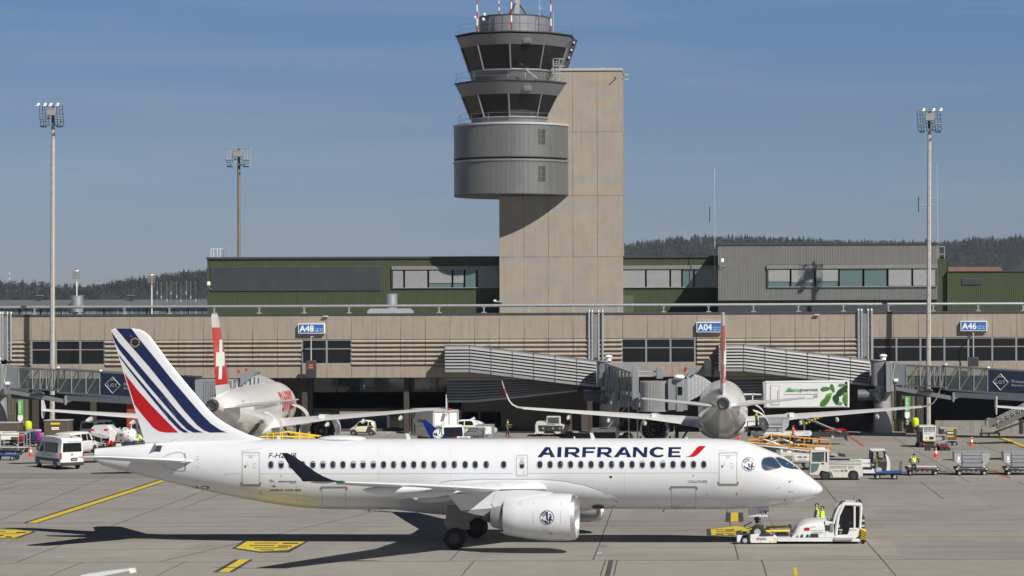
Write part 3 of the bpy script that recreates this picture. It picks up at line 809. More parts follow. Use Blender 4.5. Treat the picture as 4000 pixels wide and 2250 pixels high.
for sg in (1, -1):
    w = MB()
    w.loft([section(la, r, z, c, .13 if r < 3 else .11, R(2.2 if r < 4 else .8), sg=sg) for r, la, c, z in WG], white, True)
    lamp = S(1322, 1881, 17.05)
    wing = w.build('wing', af)
    g = MB(); g.ball(L(tipA-.05, sg*17.0, tipZ+.02), .10, mat('green_lamp', (.01, .12, .05), .2) if sg > 0 else tail_l, 2.2, .7, .6); g.build('navigation_light', wing)
    # winglet
    wl = MB()
    def wp(px, py, t): r_ = 17.0+.75*t**1.2; a, z = S(px, py, r_); return a, sg*r_, z
    lead = [(1335, 1881), (1296, 1874), (1262, 1860), (1232, 1843), (1205, 1823), (1178, 1803), (1150, 1783), (1130, 1773), (1118, 1769)]
    trail = [(1184, 1881), (1180, 1878), (1174, 1868), (1164, 1858), (1150, 1843), (1137, 1828), (1120, 1802), (1106, 1779), (1097, 1770)]
    rr_ = []
    for i, (p, q) in enumerate(zip(lead, trail)):
        t = i/(len(lead)-1)
        la, lr, lz = wp(*p, t); ta, tr, tz = wp(*q, t)
        th = .07*(1-t*.6)
        rr_.append([L(la, lr, lz), L((la*.7+ta*.3), lr+th*sg, lz*.7+tz*.3), L(ta, tr+.01, tz), L((la*.7+ta*.3), lr-th*sg, lz*.7+tz*.3)])
    wl.loft(rr_, mat('winglet_navy_shaded', (.003, .005, .022), .4) if sg > 0 else blue, True)  # near winglet's navy darkened to paint in its shaded face
    if sg < 0:
        def FWL(u, v, e=.02):
            ax_, rx_, zx_ = u, 0, v
            t = min(1, max(0, (v-tipZ)/1.5)); return L(u, sg*(17.0+.75*t**1.2-.09-e), v)
        badge(tipA-1.75+.15, tipZ+.62, .30, lambda u, v, e: FWL(u, 2*(tipZ+.62)-v, e), wl, signwhite, .02)
    wl.build('winglet', wing)
    # flap track fairings
    for (r, x0, y0, x1, y1, hh_) in ((12.6, 1414, 1915, 1690, 1912, .17), (8.6, 1550, 1928, 1800, 1922, .20), (3.6, 1612, 1950, 1800, 1945, .2)):
        f = MB(); a0, zz0 = S(x0, y0, r); a1, zz1 = S(x1, y1, r)
        n_ = 12; rg = []
        for i in range(n_+1):
            t = i/n_; q = max(.03, math.sin(math.pi*t**.75)**.7); zc = zz0+(zz1-zz0)*t+.03
            rg.append([L(a0+(a1-a0)*t, sg*(r+.17*q*math.cos(2*math.pi*k/12)), zc+hh_*1.15*q*math.sin(2*math.pi*k/12)-.05*q) for k in range(12)])
        f.loft(rg, white, True); f.build('flap_fairing', wing)
# ---- tailplane
hrA, hrZ = S(730, 1801, 1.0); htA, htZ = S(400, 1785, 6.0)
for sg in (1, -1):
    w = MB()
    w.loft([section(la, r, z, c, .11, 0, sg=sg, camber=0) for r, la, c, z in ((.3, hrA+.35, 3.5, hrZ), (1.0, hrA, 3.1, hrZ), (5.6, htA+.25, 1.75, htZ-.03), (6.0, htA-.05, 1.3, htZ), (6.1, htA-.35, .8, htZ+.01))], white, True)
    w.loft([section(la, r, z, c, .14, 0, sg=sg, camber=0) for r, la, c, z in ((.9, hrA+.65, 1.6, hrZ), (1.25, hrA+.1, .9, hrZ))], white, True)
    w.build('tailplane', af)
m_ = MB()
pts = [q6(985, 470), q6(1060, 430), q6(1150, 405), q6(1225, 397), q6(1265, 425), q6(1283, 482)]
line(pts, 3.2, lgrey, mb=m_, e=.012); line([q6(1275, 415), q6(1290, 480)], 4, dline, mb=m_, e=.014)
pts = [q6(980, 570), q6(1030, 610), q6(1120, 635), q6(1215, 650), q6(1285, 645)]
line(pts, 3.0, lgrey, mb=m_, e=.012); line([q6(1287, 555), q6(1278, 645)], 5, dline, mb=m_, e=.014)
m_.build('tailplane_seal', af)

# ---- belly fairing
bf = MB(); rg = []
fx = [(1478, 1963, 3), (1500, 1958, 10), (1560, 1948, 22), (1640, 1925, 42), (1700, 1895, 68), (1760, 1878, 84), (1900, 1873, 96), (2100, 1873, 100), (2200, 1882, 95), (2280, 1898, 82), (2340, 1918, 62), (2380, 1936, 42), (2403, 1950, 24), (2413, 1961, 4)]
BB = [(1478, 1982), (1560, 1997), (1640, 2006), (1766, 2017), (1900, 2022), (2100, 2018), (2265, 1998), (2330, 1990), (2380, 1984), (2413, 1975)]
bbf = smooth_tab([(x, y) for x, y in BB])
for x, yt, w_ in fx:
    yb = bbf(x); a, zt = S(x, yt, 1.7); _, zb = S(x, yb, .3)
    q = min(1, w_/100); zc0, h0, hw0 = sect(a); half = []
    zk = zc0-.72*h0; wk = surf(a, min(zk, zt))
    for k in range(17):
        t = (1-math.cos(math.pi*k/16))/2; z = zt+(zb-zt)*t
        wr = surf(a, z)+.014 if z > zk else max(surf(a, z)+.014, wk*math.sqrt(max(0, (z-zb)/max(.05, zk-zb))))
        half.append(((wr+.13*q*q*math.sin(math.pi*min(1, t*1.15))**.8) if t < 1 else 0, z))
    ring_ = [L(a, w, z) for w, z in half]+[L(a, -w, z) for w, z in half[::-1][1:]]+[L(a, 0, zt)]
    rg.append(ring_)
bf.loft(rg, white, True)
decal(bf, *poly(circ(1700+1632/2.576, 1750+602/2.576, 24, 16, 7.5)), dark, lambda u, v: (lambda a_, z_: L(a_, surf(a_, z_)+.16, z_))(*S(u, v, 1.2)))
bfo = bf.build('belly_fairing', af)
sm = MB(); line([(1712, 1887), (1760, 1878), (1880, 1872), (2120, 1872), (2200, 1879), (2290, 1897), (2350, 1920), (2395, 1945), (2412, 1960), (2400, 1975), (2370, 1986)], 1.6, dline, mb=sm, e=.03, fn=lambda u, v, e: SF(u, v, e))
sm.build('fairing_seam', af)

# ---- engines
eA, eZ = S(2256, 2020, 5.7)
for sg in (1, -1):
    eng = thing('engine', '', '', L(eA, sg*5.7, eZ)); eng.parent = af
    for k_ in ('label', 'category'): del eng[k_]
    n = MB()
    n.lathe([(-3.72, .88), (-3.70, .90), (-3.0, 1.02), (-2.2, 1.14), (-1.4, 1.20), (-.9, 1.205), (-.45, 1.18), (-.24, 1.155)], white, ax=(1, 0, 0), n=48, cap=False)
    n.lathe([(-3.72, .88), (-3.4, .80), (-2.9, .78)], dark, ax=(1, 0, 0), n=32, cap=False)
    nac = n.build('nacelle', eng)
    l = MB(); l.lathe([(-.24, 1.155), (-.12, 1.13), (-.04, 1.085), (0, 1.03), (-.03, .985), (-.12, .955), (-.25, .94)], alu, ax=(1, 0, 0), n=48, cap=False); l.build('inlet_lip', nac)
    l = MB(); l.lathe([(-.25, .94), (-.9, .95), (-.92, .2)], lgrey, ax=(1, 0, 0), n=32, cap=False)
    for i in range(18):
        t = 2*math.pi*i/18
        c0, s0 = math.cos(t), math.sin(t); c1, s1 = math.cos(t+.22), math.sin(t+.22)
        l.add([(-.80, .22*c0, .22*s0), (-.72, .92*c0, .92*s0), (-.85, .92*c1, .92*s1), (-.88, .22*c1, .22*s1)], [(0, 1, 2, 3)], dark)
    l.lathe([(-.82, .26), (-.6, .2), (-.45, .08), (-.42, .01)], grey, ax=(1, 0, 0), n=16)
    l.build('fan', eng)
    l = MB(); l.lathe([(-2.9, .74), (-3.8, .66), (-4.3, .54), (-4.42, .46)], grey, ax=(1, 0, 0), n=32, cap=False)
    l.lathe([(-4.1, .4), (-4.6, .28), (-5.0, .06)], dark, ax=(1, 0, 0), n=24)
    l.build('exhaust_nozzle', eng)
    l = MB()
    for mm, pp, th in ((white, [(610, 436), (820, 425), (1000, 428), (1190, 446), (1150, 476), (1000, 500), (820, 520), (720, 560), (600, 610), (560, 560)], .2),
                       (white, [(125, 460), (610, 436), (640, 545), (605, 606), (265, 632)], .17), (grey, [(265, 632), (605, 604), (607, 668), (540, 692), (400, 668)], .16)):
        pg = [S(x/2.576+1700, y/2.576+1750, 5.7) for x, y in pp]
        l.prism([(a_-eA, z_-eZ) for a_, z_ in pg], -th, th, mm, bevel=0.05)
    l.build('pylon', eng)
    # door seams and badge
    l = MB()
    def EN(px, py, e=.006):
        a_, z_ = S(px, py, 5.7); rr = 1.2
        for _ in range(4):
            dz = max(-.98, min(.98, (z_-eZ)/rr)); a_, z_ = S(px, py, 5.7+rr*math.sqrt(1-dz*dz)); rr = interp([(-3.7, .90), (-3.0, 1.02), (-2.2, 1.14), (-1.4, 1.20), (-.9, 1.205), (-.45, 1.18), (-.24, 1.155)], a_-eA)
        dz = max(-.999, min(.999, (z_-eZ)/rr))
        return (a_-eA, -sg*(rr*math.sqrt(1-dz*dz)+e), z_-eZ)
    if sg > 0:
        badge(1700+1125/2.576, 1750+700/2.576, 28, EN, l, e=.012)
        for xx in (985, 1262): line([((xx+d_)/2.576+1700, (y_)/2.576+1750) for y_, d_ in ((478, 12), (560, 3), (700, 0), (840, 6), (928, 22))], 1.0, linegrey, EN, 40, l, .01)
        for x0, y0, x1, y1 in ((1080, 790, 1127, 827), (840, 540, 872, 566), (855, 893, 887, 912)):
            a0_ = (x0/2.576+1700, y0/2.576+1750, x1/2.576+1700, y1/2.576+1750)
            decal(l, *ring(rrect(*a0_, 1.5), rrect(a0_[0]+.8, a0_[1]+.8, a0_[2]-.8, a0_[3]-.8, 1)), linegrey, lambda u, v: EN(u, v, .012))
        for xx in (1155, 1175): decal(l, *poly(circ(xx/2.576+1700, 860/2.576+1750, 2.4, 8)), red, lambda u, v: EN(u, v, .012))
        l.build('engine_marking', nac)

# ---- landing gear
def wheel_mb(c, r, w, ax=(0, 1, 0), hub=grey, n=24, mb=None):
    m = mb or MB(); c = Vector(c); ax = Vector(ax)
    m.lathe([(-w/2, r*.55), (-w/2, r*.86), (-w*.38, r*.97), (-w*.2, r), (w*.2, r), (w*.38, r*.97), (w/2, r*.86), (w/2, r*.55)], black, c, ax, n=n)
    m.lathe([(-w*.52, r*.12), (-w*.50, r*.5), (-w*.3, r*.56), (w*.3, r*.56), (w*.50, r*.5), (w*.52, r*.12)], hub, c, ax, n=16)
    return m
for sg in (1, -1):
    gear = thing('main_landing_gear', '', '', L(0, sg*3.36, 0)); gear.parent = af
    for k_ in ('label', 'category'): del gear[k_]
    for s2 in (1, -1):
        w = wheel_mb((0, s2*.36, .55), .55, .38, hub=dark); w.build('wheel', gear)
    g = MB(); g.cyl((.25, 0, 2.2), (.02, 0, 1.1), .12, grey, n=14); g.cyl((.02, 0, 1.2), (0, 0, .55), .09, alu); g.cyl((0, -.45, .55), (0, .45, .55), .08, dark)
    g.tube([(-.1, 0, 1.5), (-.3, 0, 1.05), (-.08, 0, .62)], .04, dark); g.cyl((.1, sg*0, 1.7), (.3, -sg*-1.2, 2.3), .07, grey)
    g.tube([(-.28, .1, 1.0), (-.35, .12, .8), (-.2, .2, .6)], .025, black); g.build('strut', gear)
    d = MB(); d.prism([(-.5, 1.55), (.75, 1.35), (.75, 1.02), (-.35, 1.0), (-.62, 1.4)], sg*-.18, sg*-.24, dline); d.prism([(-.35, 2.3), (1.35, 2.3), (1.15, 1.7), (.55, 1.25), (-.5, 1.5)], sg*-.28, sg*-.33, mat('gear_door_shade_grey', (.17, .17, .165), .5)); d.build('gear_door', gear)  # upper door panel, really white, greyed to paint in the shade there
na, nz0 = S(2960, 2076, 0)
ng = thing('nose_landing_gear', '', '', L(na, 0, nz0)); ng.parent = af
for k_ in ('label', 'category'): del ng[k_]
for s2 in (1, -1): wheel_mb((0, s2*.24, 0), .36, .24, hub=lgrey).build('wheel', ng)
zb = S(2960, 1988)[1]-nz0
g = MB(); g.cyl((0, 0, 0), (-.04, 0, .5), .06, alu); g.cyl((-.04, 0, .45), (-.08, 0, zb+.2), .10, dark, n=12); g.cyl((-.04, -.2, .75), (-.04, .2, .75), .09, dark); g.cyl((0, -.3, 0), (0, .3, 0), .05, dark)
g.tube([(.06, 0, .55), (.32, 0, .35), (.06, 0, .1)], .035, dark); g.tube([(-.1, 0, .3), (-.55, 0, .12), (-.75, 0, .28), (-.3, 0, .5)], .03, dark)
for z_ in (.62, .85, 1.0): g.box(-.2, .16, -.14, .14, z_, z_+.07, dark)
g.box(.0, .24, -.28, .28, .82, .95, grey, .03); g.cyl((.24, -.15, .88), (.27, -.15, .88), .08, glass); g.cyl((.24, .15, .88), (.27, .15, .88), .08, glass)
g.build('strut', ng)
for s2 in (1, -1):
    d = MB(); x0, zt = S(2923, 1984, .35); x1, zl = S(3001, 2018, .35)
    d.box(x0-na, x1-na, -s2*.45, -s2*.42, zl-nz0, zt-nz0+.02, white, .01)
    if s2 > 0:
        vs, fs = fit_text('UR', S(2964, 0, .46)[0]-na, S(2994, 0, .46)[0]-na, S(2980, 2012, .46)[1]-nz0, S(2980, 1994, .46)[1]-nz0, .02)
        decal(d, vs, fs, navy, lambda u, v: (u, -.456, v)); d.box(S(2957, 0, .46)[0]-na, S(2958, 0, .46)[0]-na, -.454, -.449, zl-nz0, zt-nz0, red)
    d.build('gear_door', ng)
# ---- roof fittings
d = MB(); a0, zt = S(1240, 1714); a1, _ = S(1432, 1714); zt = topf((a0+a1)/2)
d.ball(((a0+a1)/2, 0, zt-.02), 1, white, (a1-a0)/2, .62, .21, 28, 12); d.lathe([(0, 1), (.03, 1)], dline, n=4) if False else None
d.build('antenna_dome', af)
for x, y, w_, h_ in ((1085, 1713, 12, 13), (1590, 1713, 18, 20), (2310, 1711, 18, 20), (2243, 1711, 7, 6), (2682, 1711, 7, 4), (1440, 1990, 14, -10), (2590, 1989, 12, -10), (2640, 1989, 10, -3)):
    a0, z0_ = S(x, y); sgn = 1 if h_ > 0 else -1
    d = MB(); d.prism([(a0, z0_-.05*sgn), (a0+w_/73*.9, z0_-.05*sgn), (a0+w_/73*.3*(1), z0_+h_/73), (a0-w_/73*.35, z0_+h_/73)], -.02, .02, white if h_ > 0 else lgrey)
    d.build('blade_antenna', af)
# ================================================================ terminal
YT = 256.0
conc = mat('terminal_concrete', (0.315, 0.268, 0.222), 0.9, var=0.10, vscale=1.2, bump=0.25, bscale=14, streak=0.22)
concd = mat('rib_concrete', (0.37, 0.32, 0.262), 0.9, var=0.14, vscale=1.6, bump=0.2, bscale=14, streak=0.25)
deepj = mat('panel_joint', (0.06, 0.05, 0.042), 0.95)
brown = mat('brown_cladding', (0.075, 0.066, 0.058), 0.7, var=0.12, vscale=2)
roofd = mat('roof_edge_metal', (0.05, 0.055, 0.06), 0.5)
tgreen = mat('green_cladding', (0.064, 0.078, 0.038), 0.6, var=0.12, vscale=.8, streak=.15)
tgrey = mat('grey_cladding', (0.235, 0.235, 0.225), 0.5, metal=.2, var=0.08, vscale=.8, streak=.12)
louv = mat('louvre_metal', (0.10, 0.108, 0.118), 0.5, metal=.3, var=.2, vscale=.6)
wframe = mat('window_frame_metal', (0.30, 0.32, 0.34), 0.45, metal=.3)
tglass = mat('terminal_glass', (0.010, 0.012, 0.013), 0.06, spec=.35)
def corr(mb, x0, x1, z0, z1, Y, m, pitch=.2, dep=.05):
    n = max(1, int((x1-x0)/pitch)); vs = []
    for i in range(n+1):
        x = x0+(x1-x0)*i/n; p = (x1-x0)/n
        for dx, dy in ((0, 0), (.55*p, 0), (.62*p, dep), (.93*p, dep)) if i < n else ((0, 0),): vs += [(x+dx, Y+dy, z0), (x+dx, Y+dy, z1)]
    k = len(vs)//2
    mb.add(vs, [(2*i, 2*i+2, 2*i+3, 2*i+1) for i in range(k-1)], m)
def pxx(px, Y=YT): return (px-CX)*Y/FPX
def zz(py, px=1500, Y=YT): return W(px, py, Y).z
term = thing('terminal_building', 'long beige concrete terminal with ribbed bands and dark windows behind the parked aircraft', 'building', (pxx(2000), YT, 0))
OT = Vector((pxx(2000), YT, 0))
def tb(mb, name, parent=None, o=None):
    """build a mesh written in world coordinates under a parent that stands at the terminal origin"""
    mb.v = [(v[0]-(o or OT).x, v[1]-(o or OT).y, v[2]-(o or OT).z) for v in mb.v]
    return mb.build(name, parent or term)
PW = 96.3*YT/FPX; X0 = pxx(409)
zcap, zp1, zr1, zw1, zb1 = 12.40, 12.17, 9.73, 7.22, 5.80
wins = [(-60, -6), (122, 408), (1179, 1372), (2428, 2714), (3408, 4250)]
def in_win(x): return any(pxx(a)-.3 < x < pxx(b)+.3 for a, b in wins)
w = MB(); rb = MB()
w.box(-100, 60, YT+.12, YT+30, zr1-.1, zp1, deepj); w.box(-100, 60, YT+.35, YT+30, zb1, zr1, deepj)
rec = MB()
k = -15
while X0+k*PW < 58:
    xa, xb = X0+k*PW+.012, X0+(k+1)*PW-.012; xm = (xa+xb)/2
    w.box(xa, xb, YT, YT+.14, zr1, zp1, conc, .02)
    w.box(xa, xb, YT, YT+.38, zb1, (zw1 if in_win(xm) else 6.93), conc, .02)
    if not in_win(xm):
        w.box(xa, xb, YT+.14, YT+.3, 6.9, zr1, conc)
        for j in range(6):
            zt = zr1-.02-j*.458
            rb.prism([(YT+.16, zt), (YT-.10, zt-.09), (YT-.13, zt-.14), (YT-.13, zt-.24), (YT-.05, zt-.29), (YT+.16, zt-.30)], xa+.02, xb-.02, concd, axis='x')
    k += 1
w.box(-100, 60, YT-.06, YT+.4, zp1+.002, zcap, roofd, .02)
tb(w, 'wall'); tb(rb, 'ribbed_band')
w = MB(); w.box(-100, 60, YT+.4, YT+34, zcap-.25, zcap-.1, mat('flat_roof', (.16, .16, .155), .9, var=.2)); tb(w, 'roof')
for a, b in wins:
    xa, xb = pxx(a), pxx(b); n = max(1, round((xb-xa)/PW))
    wn = MB(); zm = zz(1362, 1500)
    for i in range(n+1):
        x = xa+(xb-xa)*i/n; wn.box(x-.09, x+.09, YT+.02, YT+.22, zw1, zr1-.02, wframe)
    for z_ in (zw1+.05, zm, zr1-.07): wn.box(xa, xb, YT+.05, YT+.2, z_-.05, z_+.05, wframe)
    wo_ = tb(wn, 'window')
    for i in range(n):
        gl = MB(); gl.box(xa+(xb-xa)*i/n+.08, xa+(xb-xa)*(i+1)/n-.08, YT+.12, YT+.15, zw1, zr1-.02, tglass); tb(gl, 'pane', wo_)
# ground floor set back under the upper floor
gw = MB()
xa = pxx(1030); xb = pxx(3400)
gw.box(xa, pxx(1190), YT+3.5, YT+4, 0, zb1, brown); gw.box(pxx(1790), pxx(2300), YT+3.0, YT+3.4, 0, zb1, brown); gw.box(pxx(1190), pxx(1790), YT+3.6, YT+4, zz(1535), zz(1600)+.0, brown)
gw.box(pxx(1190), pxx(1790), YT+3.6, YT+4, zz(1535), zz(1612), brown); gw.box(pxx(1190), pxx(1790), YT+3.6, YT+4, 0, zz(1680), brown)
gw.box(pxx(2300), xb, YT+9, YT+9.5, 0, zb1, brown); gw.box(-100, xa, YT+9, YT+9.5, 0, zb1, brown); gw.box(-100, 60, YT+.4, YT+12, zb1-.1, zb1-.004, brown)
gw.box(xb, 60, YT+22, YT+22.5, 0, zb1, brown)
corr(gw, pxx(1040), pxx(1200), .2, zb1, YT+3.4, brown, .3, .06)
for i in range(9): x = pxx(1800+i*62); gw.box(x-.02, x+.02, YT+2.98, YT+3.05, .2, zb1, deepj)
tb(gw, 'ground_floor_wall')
for (a, b, t, c) in ((1196, 1790, 1478, 1536), (1196, 1300, 1612, 1682), (1500, 1950, 1612, 1676)):
    n = max(1, round((b-a)/97)); wn = MB(); xa_, xb_ = pxx(a), pxx(b); yy = YT+3.45 if b < 1800 else YT+2.95
    for i in range(n+1): x = xa_+(xb_-xa_)*i/n; wn.box(x-.12, x+.12, yy, yy+.15, zz(c), zz(t), roofd)
    wn.box(xa_, xb_, yy, yy+.15, zz(t)-.06, zz(t), roofd); wn.box(xa_, xb_, yy, yy+.15, zz(c), zz(c)+.06, roofd)
    wo_ = tb(wn, 'window')
    for i in range(n):
        gl = MB(); gl.box(xa_+(xb_-xa_)*i/n+.1, xa_+(xb_-xa_)*(i+1)/n-.1, yy+.05, yy+.08, zz(c), zz(t), mat('ground_floor_glass', (.02, .022, .022), .05, spec=1.0)); tb(gl, 'pane', wo_)
for px in (1580, 1180, 2300, 2560, 3000, 3300, 700, 350):
    c_ = MB(); c_.box(pxx(px)-.25, pxx(px)+.25, YT+1.2, YT+1.7, 0, zb1-.1, deepj); tb(c_, 'column')
kb = MB(); kb.box(-100, pxx(2290), YT+2.2, YT+3, 0, .16, mat('kerb_concrete', (.33, .31, .28), .9, var=.15)); tb(kb, 'kerb')
# coiling shutters at the left
sh = MB()
for i in range(26): sh.box(pxx(470), pxx(520), YT+2.6, YT+2.66, .1+i*.17, .1+i*.17+.13, mat('red_shutter', (.50, .07, .03), .6), .02)
tb(sh, 'red_shutter')
sh = MB()
for i in range(26): sh.box(pxx(521), pxx(565), YT+2.6, YT+2.66, .1+i*.17, .1+i*.17+.13, vwhite, .02)
tb(sh, 'white_shutter')
# rooftop lamps over the wall
for px, py in ((1272, 1235), (2490+700, 1229)):
    l = MB(); x = pxx(px); l.box(x-.28, x+.28, YT-.35, YT-.07, zz(py, px)-.05, zz(py, px)+.02, signwhite, .02); tb(l, 'wall_lamp')

# ---- pipes
pipe = thing('roof_pipe', 'long silver insulated pipe running along the edge of the terminal roof', 'pipe', (pxx(2000), YT+.6, 12.2))
OP = Vector((pxx(2000), YT+.6, 12.2)); zp = W(2000, 1193.5, YT+.6).z
p = MB(); p.cyl((-100, YT+.6, zp+.0), (60, YT+.6, zp), .155, galv, n=14)
for i in range(33): x = -98+i*4.7; p.cyl((x-.05, YT+.6, zp), (x+.05, YT+.6, zp), .165, lgrey, n=14)
tb(p, 'pipe', pipe, OP)
for i in range(-8, 16):
    px = 1364+175.5*i; x = pxx(px, YT+.6)
    if x < -100: continue
    s_ = MB(); s_.box(x-.05, x+.05, YT+.5, YT+.7, 12.3, zp-.15, lgrey); s_.box(x-.25, x+.25, YT+.45, YT+.75, 12.3, 12.5, kb.mats and mat('kerb_concrete', (0, 0, 0)), .02); s_.box(x-.14, x+.14, YT+.5, YT+.7, zp-.22, zp-.13, lgrey)
    tb(s_, 'support', pipe, OP)
for n_, (cols, lab) in enumerate((((2301, 2313, 2338, 2354), 'group of silver downpipes on the terminal wall right of the tower shaft'), ((3353, 3365, 3390, 3404), 'group of silver downpipes right of the sloping ribbed gangway on the right'), ((3, 12, 30, 44), 'group of silver downpipes at the far left end of the terminal wall'))):
    o = Vector((pxx(cols[0]), YT-.3, 0)); t = thing('downpipe', lab, 'pipe', o, 0, 'vertical downpipes on the terminal wall')
    for px in cols:
        x = pxx(px); p = MB(); p.tube([(x, YT+.5, 12.55), (x, YT-.05, 12.62), (x, YT-.2, 12.4), (x, YT-.2, zz(1408, px))], .12, galv, 10)
        for z_ in (11.0, 9.4, 8.2): p.cyl((x, YT-.2, z_), (x, YT-.2, z_+.06), .14, lgrey, n=10)
        tb(p, 'pipe', t, o)
    p = MB(); x = pxx((cols[1]+cols[2])/2); p.box(x-.2, x+.2, YT-.28, YT-.01, zz(1400), 12.2, tgrey, .02); tb(p, 'cable_duct', t, o)

# ---- gate signs and docking displays
def gate(px0, px1, py0, py1, txt, lab, dpx, dpy0, dpy1):
    Y = YT-.42; a, b = W(px0, py0, Y), W(px1, py1, Y); o = Vector(((a.x+b.x)/2, YT, b.z))
    t = thing('gate_sign', lab, 'sign', o, 0, 'blue gate signs on the terminal wall'); o_ = o
    m = MB(); m.box(a.x, b.x, Y, YT-.02, b.z, a.z, signwhite, .02); tb(m, 'sign_box', t, o_)
    m = MB(); m.box(a.x+.08, b.x-.08, Y-.012, Y-.002, b.z+.08, a.z-.08, signblue)
    w_ = b.x-a.x; h = a.z-b.z
    vs, fs = fit_text(txt, a.x+.15, a.x+.15+w_*.54, b.z+.19, a.z-.19, .02); decal(m, vs, fs, signwhite, lambda u, v: (u, Y-.02, v))
    for i, s_ in enumerate(("N 47° 27.2'", "E 008° 33.5'")):
        vs, fs = fit_text(s_, a.x+w_*.64, b.x-.18, b.z+h*.20+(1-i)*.22, b.z+h*.20+(1-i)*.22+.14); decal(m, vs, fs, signwhite, lambda u, v: (u, Y-.02, v))
    tb(m, 'sign_face', t, o_)
gate(1164, 1268, 1264, 1303, 'A48', 'blue sign reading A48 on the beige wall at left', 0, 0, 0)
gate(2720, 2822, 1258, 1298, 'A04', 'blue sign reading A04 on the beige wall beside the red and white tail', 0, 0, 0)
gate(3752, 3856, 1254, 1293, 'A46', 'blue sign reading A46 on the beige wall at right', 0, 0, 0)
for px, y0, y1, yt, lab, lit in ((1214, 1408, 1476, 1316, 'black docking display with orange letters hanging below the A48 sign', 1), (2770, 1405, 1470, 1400, 'black docking display in shade beside the tail below the A04 sign', 0), (3803, 1395, 1432, 1303, 'black docking display hanging below the A46 sign', 0)):
    Y = YT-1.5; c = W(px, y0, Y); b = W(px, y1, Y); o = Vector((c.x, YT, b.z))
    t = thing('docking_display', lab, 'display', o, 0, 'docking displays on the terminal wall')
    m = MB(); m.box(c.x-.52, c.x+.52, Y, Y+.4, b.z, c.z, roofd, .04); tb(m, 'display_box', t, o)
    m = MB(); m.cyl((c.x, Y+.2, W(px, yt, Y).z), (c.x, Y+.2, c.z), .07, lgrey); m.cyl((c.x, Y+.2, W(px, yt, Y).z), (c.x, YT, W(px, yt, Y).z), .09, lgrey); tb(m, 'bracket', t, o)
    m = MB()
    if lit:
        em = mat('orange_display', (.6, .1, .02), .5, emit=(1, .16, .03, 1.2)); 
        for s_, zt in (('TOBT', .72), ('10:00', .58)):
            vs, fs = fit_text(s_, c.x-.22, c.x+.22, b.z+(c.z-b.z)*zt-.06, b.z+(c.z-b.z)*zt+.1); decal(m, vs, fs, em, lambda u, v: (u, Y-.012, v))
    m.box(c.x-.4, c.x+.4, Y-.006, Y-.001, b.z+.15, b.z+.8, dark); tb(m, 'screen', t, o)

# ---- green upper building, grey box
YG = 271.0; OG = Vector((pxx(1500, YG), YG, 11))
gb = thing('green_building', 'long dark green corrugated upper storey with blinds and louvres behind the terminal roof', 'building', OG)
zgt = W(1300, 1011, YG).z; g0 = pxx(810, YG); g1 = pxx(3700, YG)
m = MB(); corr(m, g0, g1, 11, zgt, YG, tgreen, .21, .05); m.box(g0, g1, YG+.06, YG+14, 11, zgt, tgreen); m.box(g0-.1, g1, YG-.15, YG+14, zgt+.002, zgt+.22, roofd)
tb(m, 'wall', gb, OG)
zg2 = W(3800, 1062, YG).z; m = MB(); corr(m, g1, 62, 11, zg2, YG-.5, tgreen, .21, .05); m.box(g1, 62, YG-.44, YG+14, 11, zg2, tgreen); m.box(g1, 62, YG-.6, YG+14, zg2+.002, zg2+.1, roofd); tb(m, 'low_wing', gb, OG)
def louvre(x0, x1, z0, z1, Y, parent, o, m_=louv, pitch=.105, name='louvre'):
    m = MB(); n = int((z1-z0)/pitch); m.box(x0, x1, Y+.02, Y+.05, z0, z1, deepj)
    for i in range(n): z = z0+(z1-z0)*i/n; m.add([(x0, Y-.05, z), (x1, Y-.05, z), (x1, Y+.015, z+pitch*.72), (x0, Y+.015, z+pitch*.72), (x0, Y-.05, z+.012), (x1, Y-.05, z+.012)], [(0, 1, 5, 4), (4, 5, 2, 3)], m_)
    return tb(m, name, parent, o)
louvre(pxx(824, YG), pxx(1490, YG), W(1150, 1135, YG).z, W(1150, 1040, YG).z, YG-.06, gb, OG)
lo = louvre(pxx(3757, YG), pxx(3835, YG), W(3800, 1111, YG).z, W(3800, 1087, YG).z, YG-.56, gb, OG)
def strip_windows(x0p, x1p, yt, yb, Y, cells, parent, o, ref):
    """cells: (px0, px1, blind fraction)"""
    zt, zb = W(ref, yt, Y).z, W(ref, yb, Y).z
    m = MB(); m.box(pxx(x0p, Y), pxx(x1p, Y), Y-.22, Y-.02, zt, zt+.42, tgrey, .02); tb(m, 'window_hood', parent, o)
    for a, b, bl in cells:
        xa, xb = pxx(a, Y), pxx(b, Y); m = MB()
        for x in (xa, xb): m.box(x-.07, x+.07, Y-.16, Y-.01, zb, zt, roofd)
        m.box(xa, xb, Y-.16, Y-.01, zb-.08, zb, wframe)
        wo_ = tb(m, 'window', parent, o)
        m = MB(); m.box(xa+.07, xb-.07, Y-.05, Y-.02, zb, zt, cglass if bl < .9 else tglass); tb(m, 'pane', wo_, o)
        if bl > 0:
            m = MB(); n = int((zt-zb)*bl/.1)
            for i in range(n): z = zt-.1-i*.1; m.add([(xa+.09, Y-.13, z), (xb-.09, Y-.13, z), (xb-.09, Y-.07, z+.08), (xa+.09, Y-.07, z+.08)], [(0, 1, 2, 3)], lgrey)
            b_ = tb(m, 'blind', wo_, o)
strip_windows(1531, 1951, 1054, 1123, YG, [(1533, 1580, 1), (1580, 1674, 1), (1674, 1769, .75), (1769, 1816, .78), (1816, 1864, 0), (1864, 1951, 0)], gb, OG, 1700)
strip_windows(2432, 2806, 1052, 1121, YG, [(2432, 2524, 1), (2524, 2619, 1), (2619, 2665, 1), (2665, 2712, 0), (2712, 2806, 0)], gb, OG, 2600)
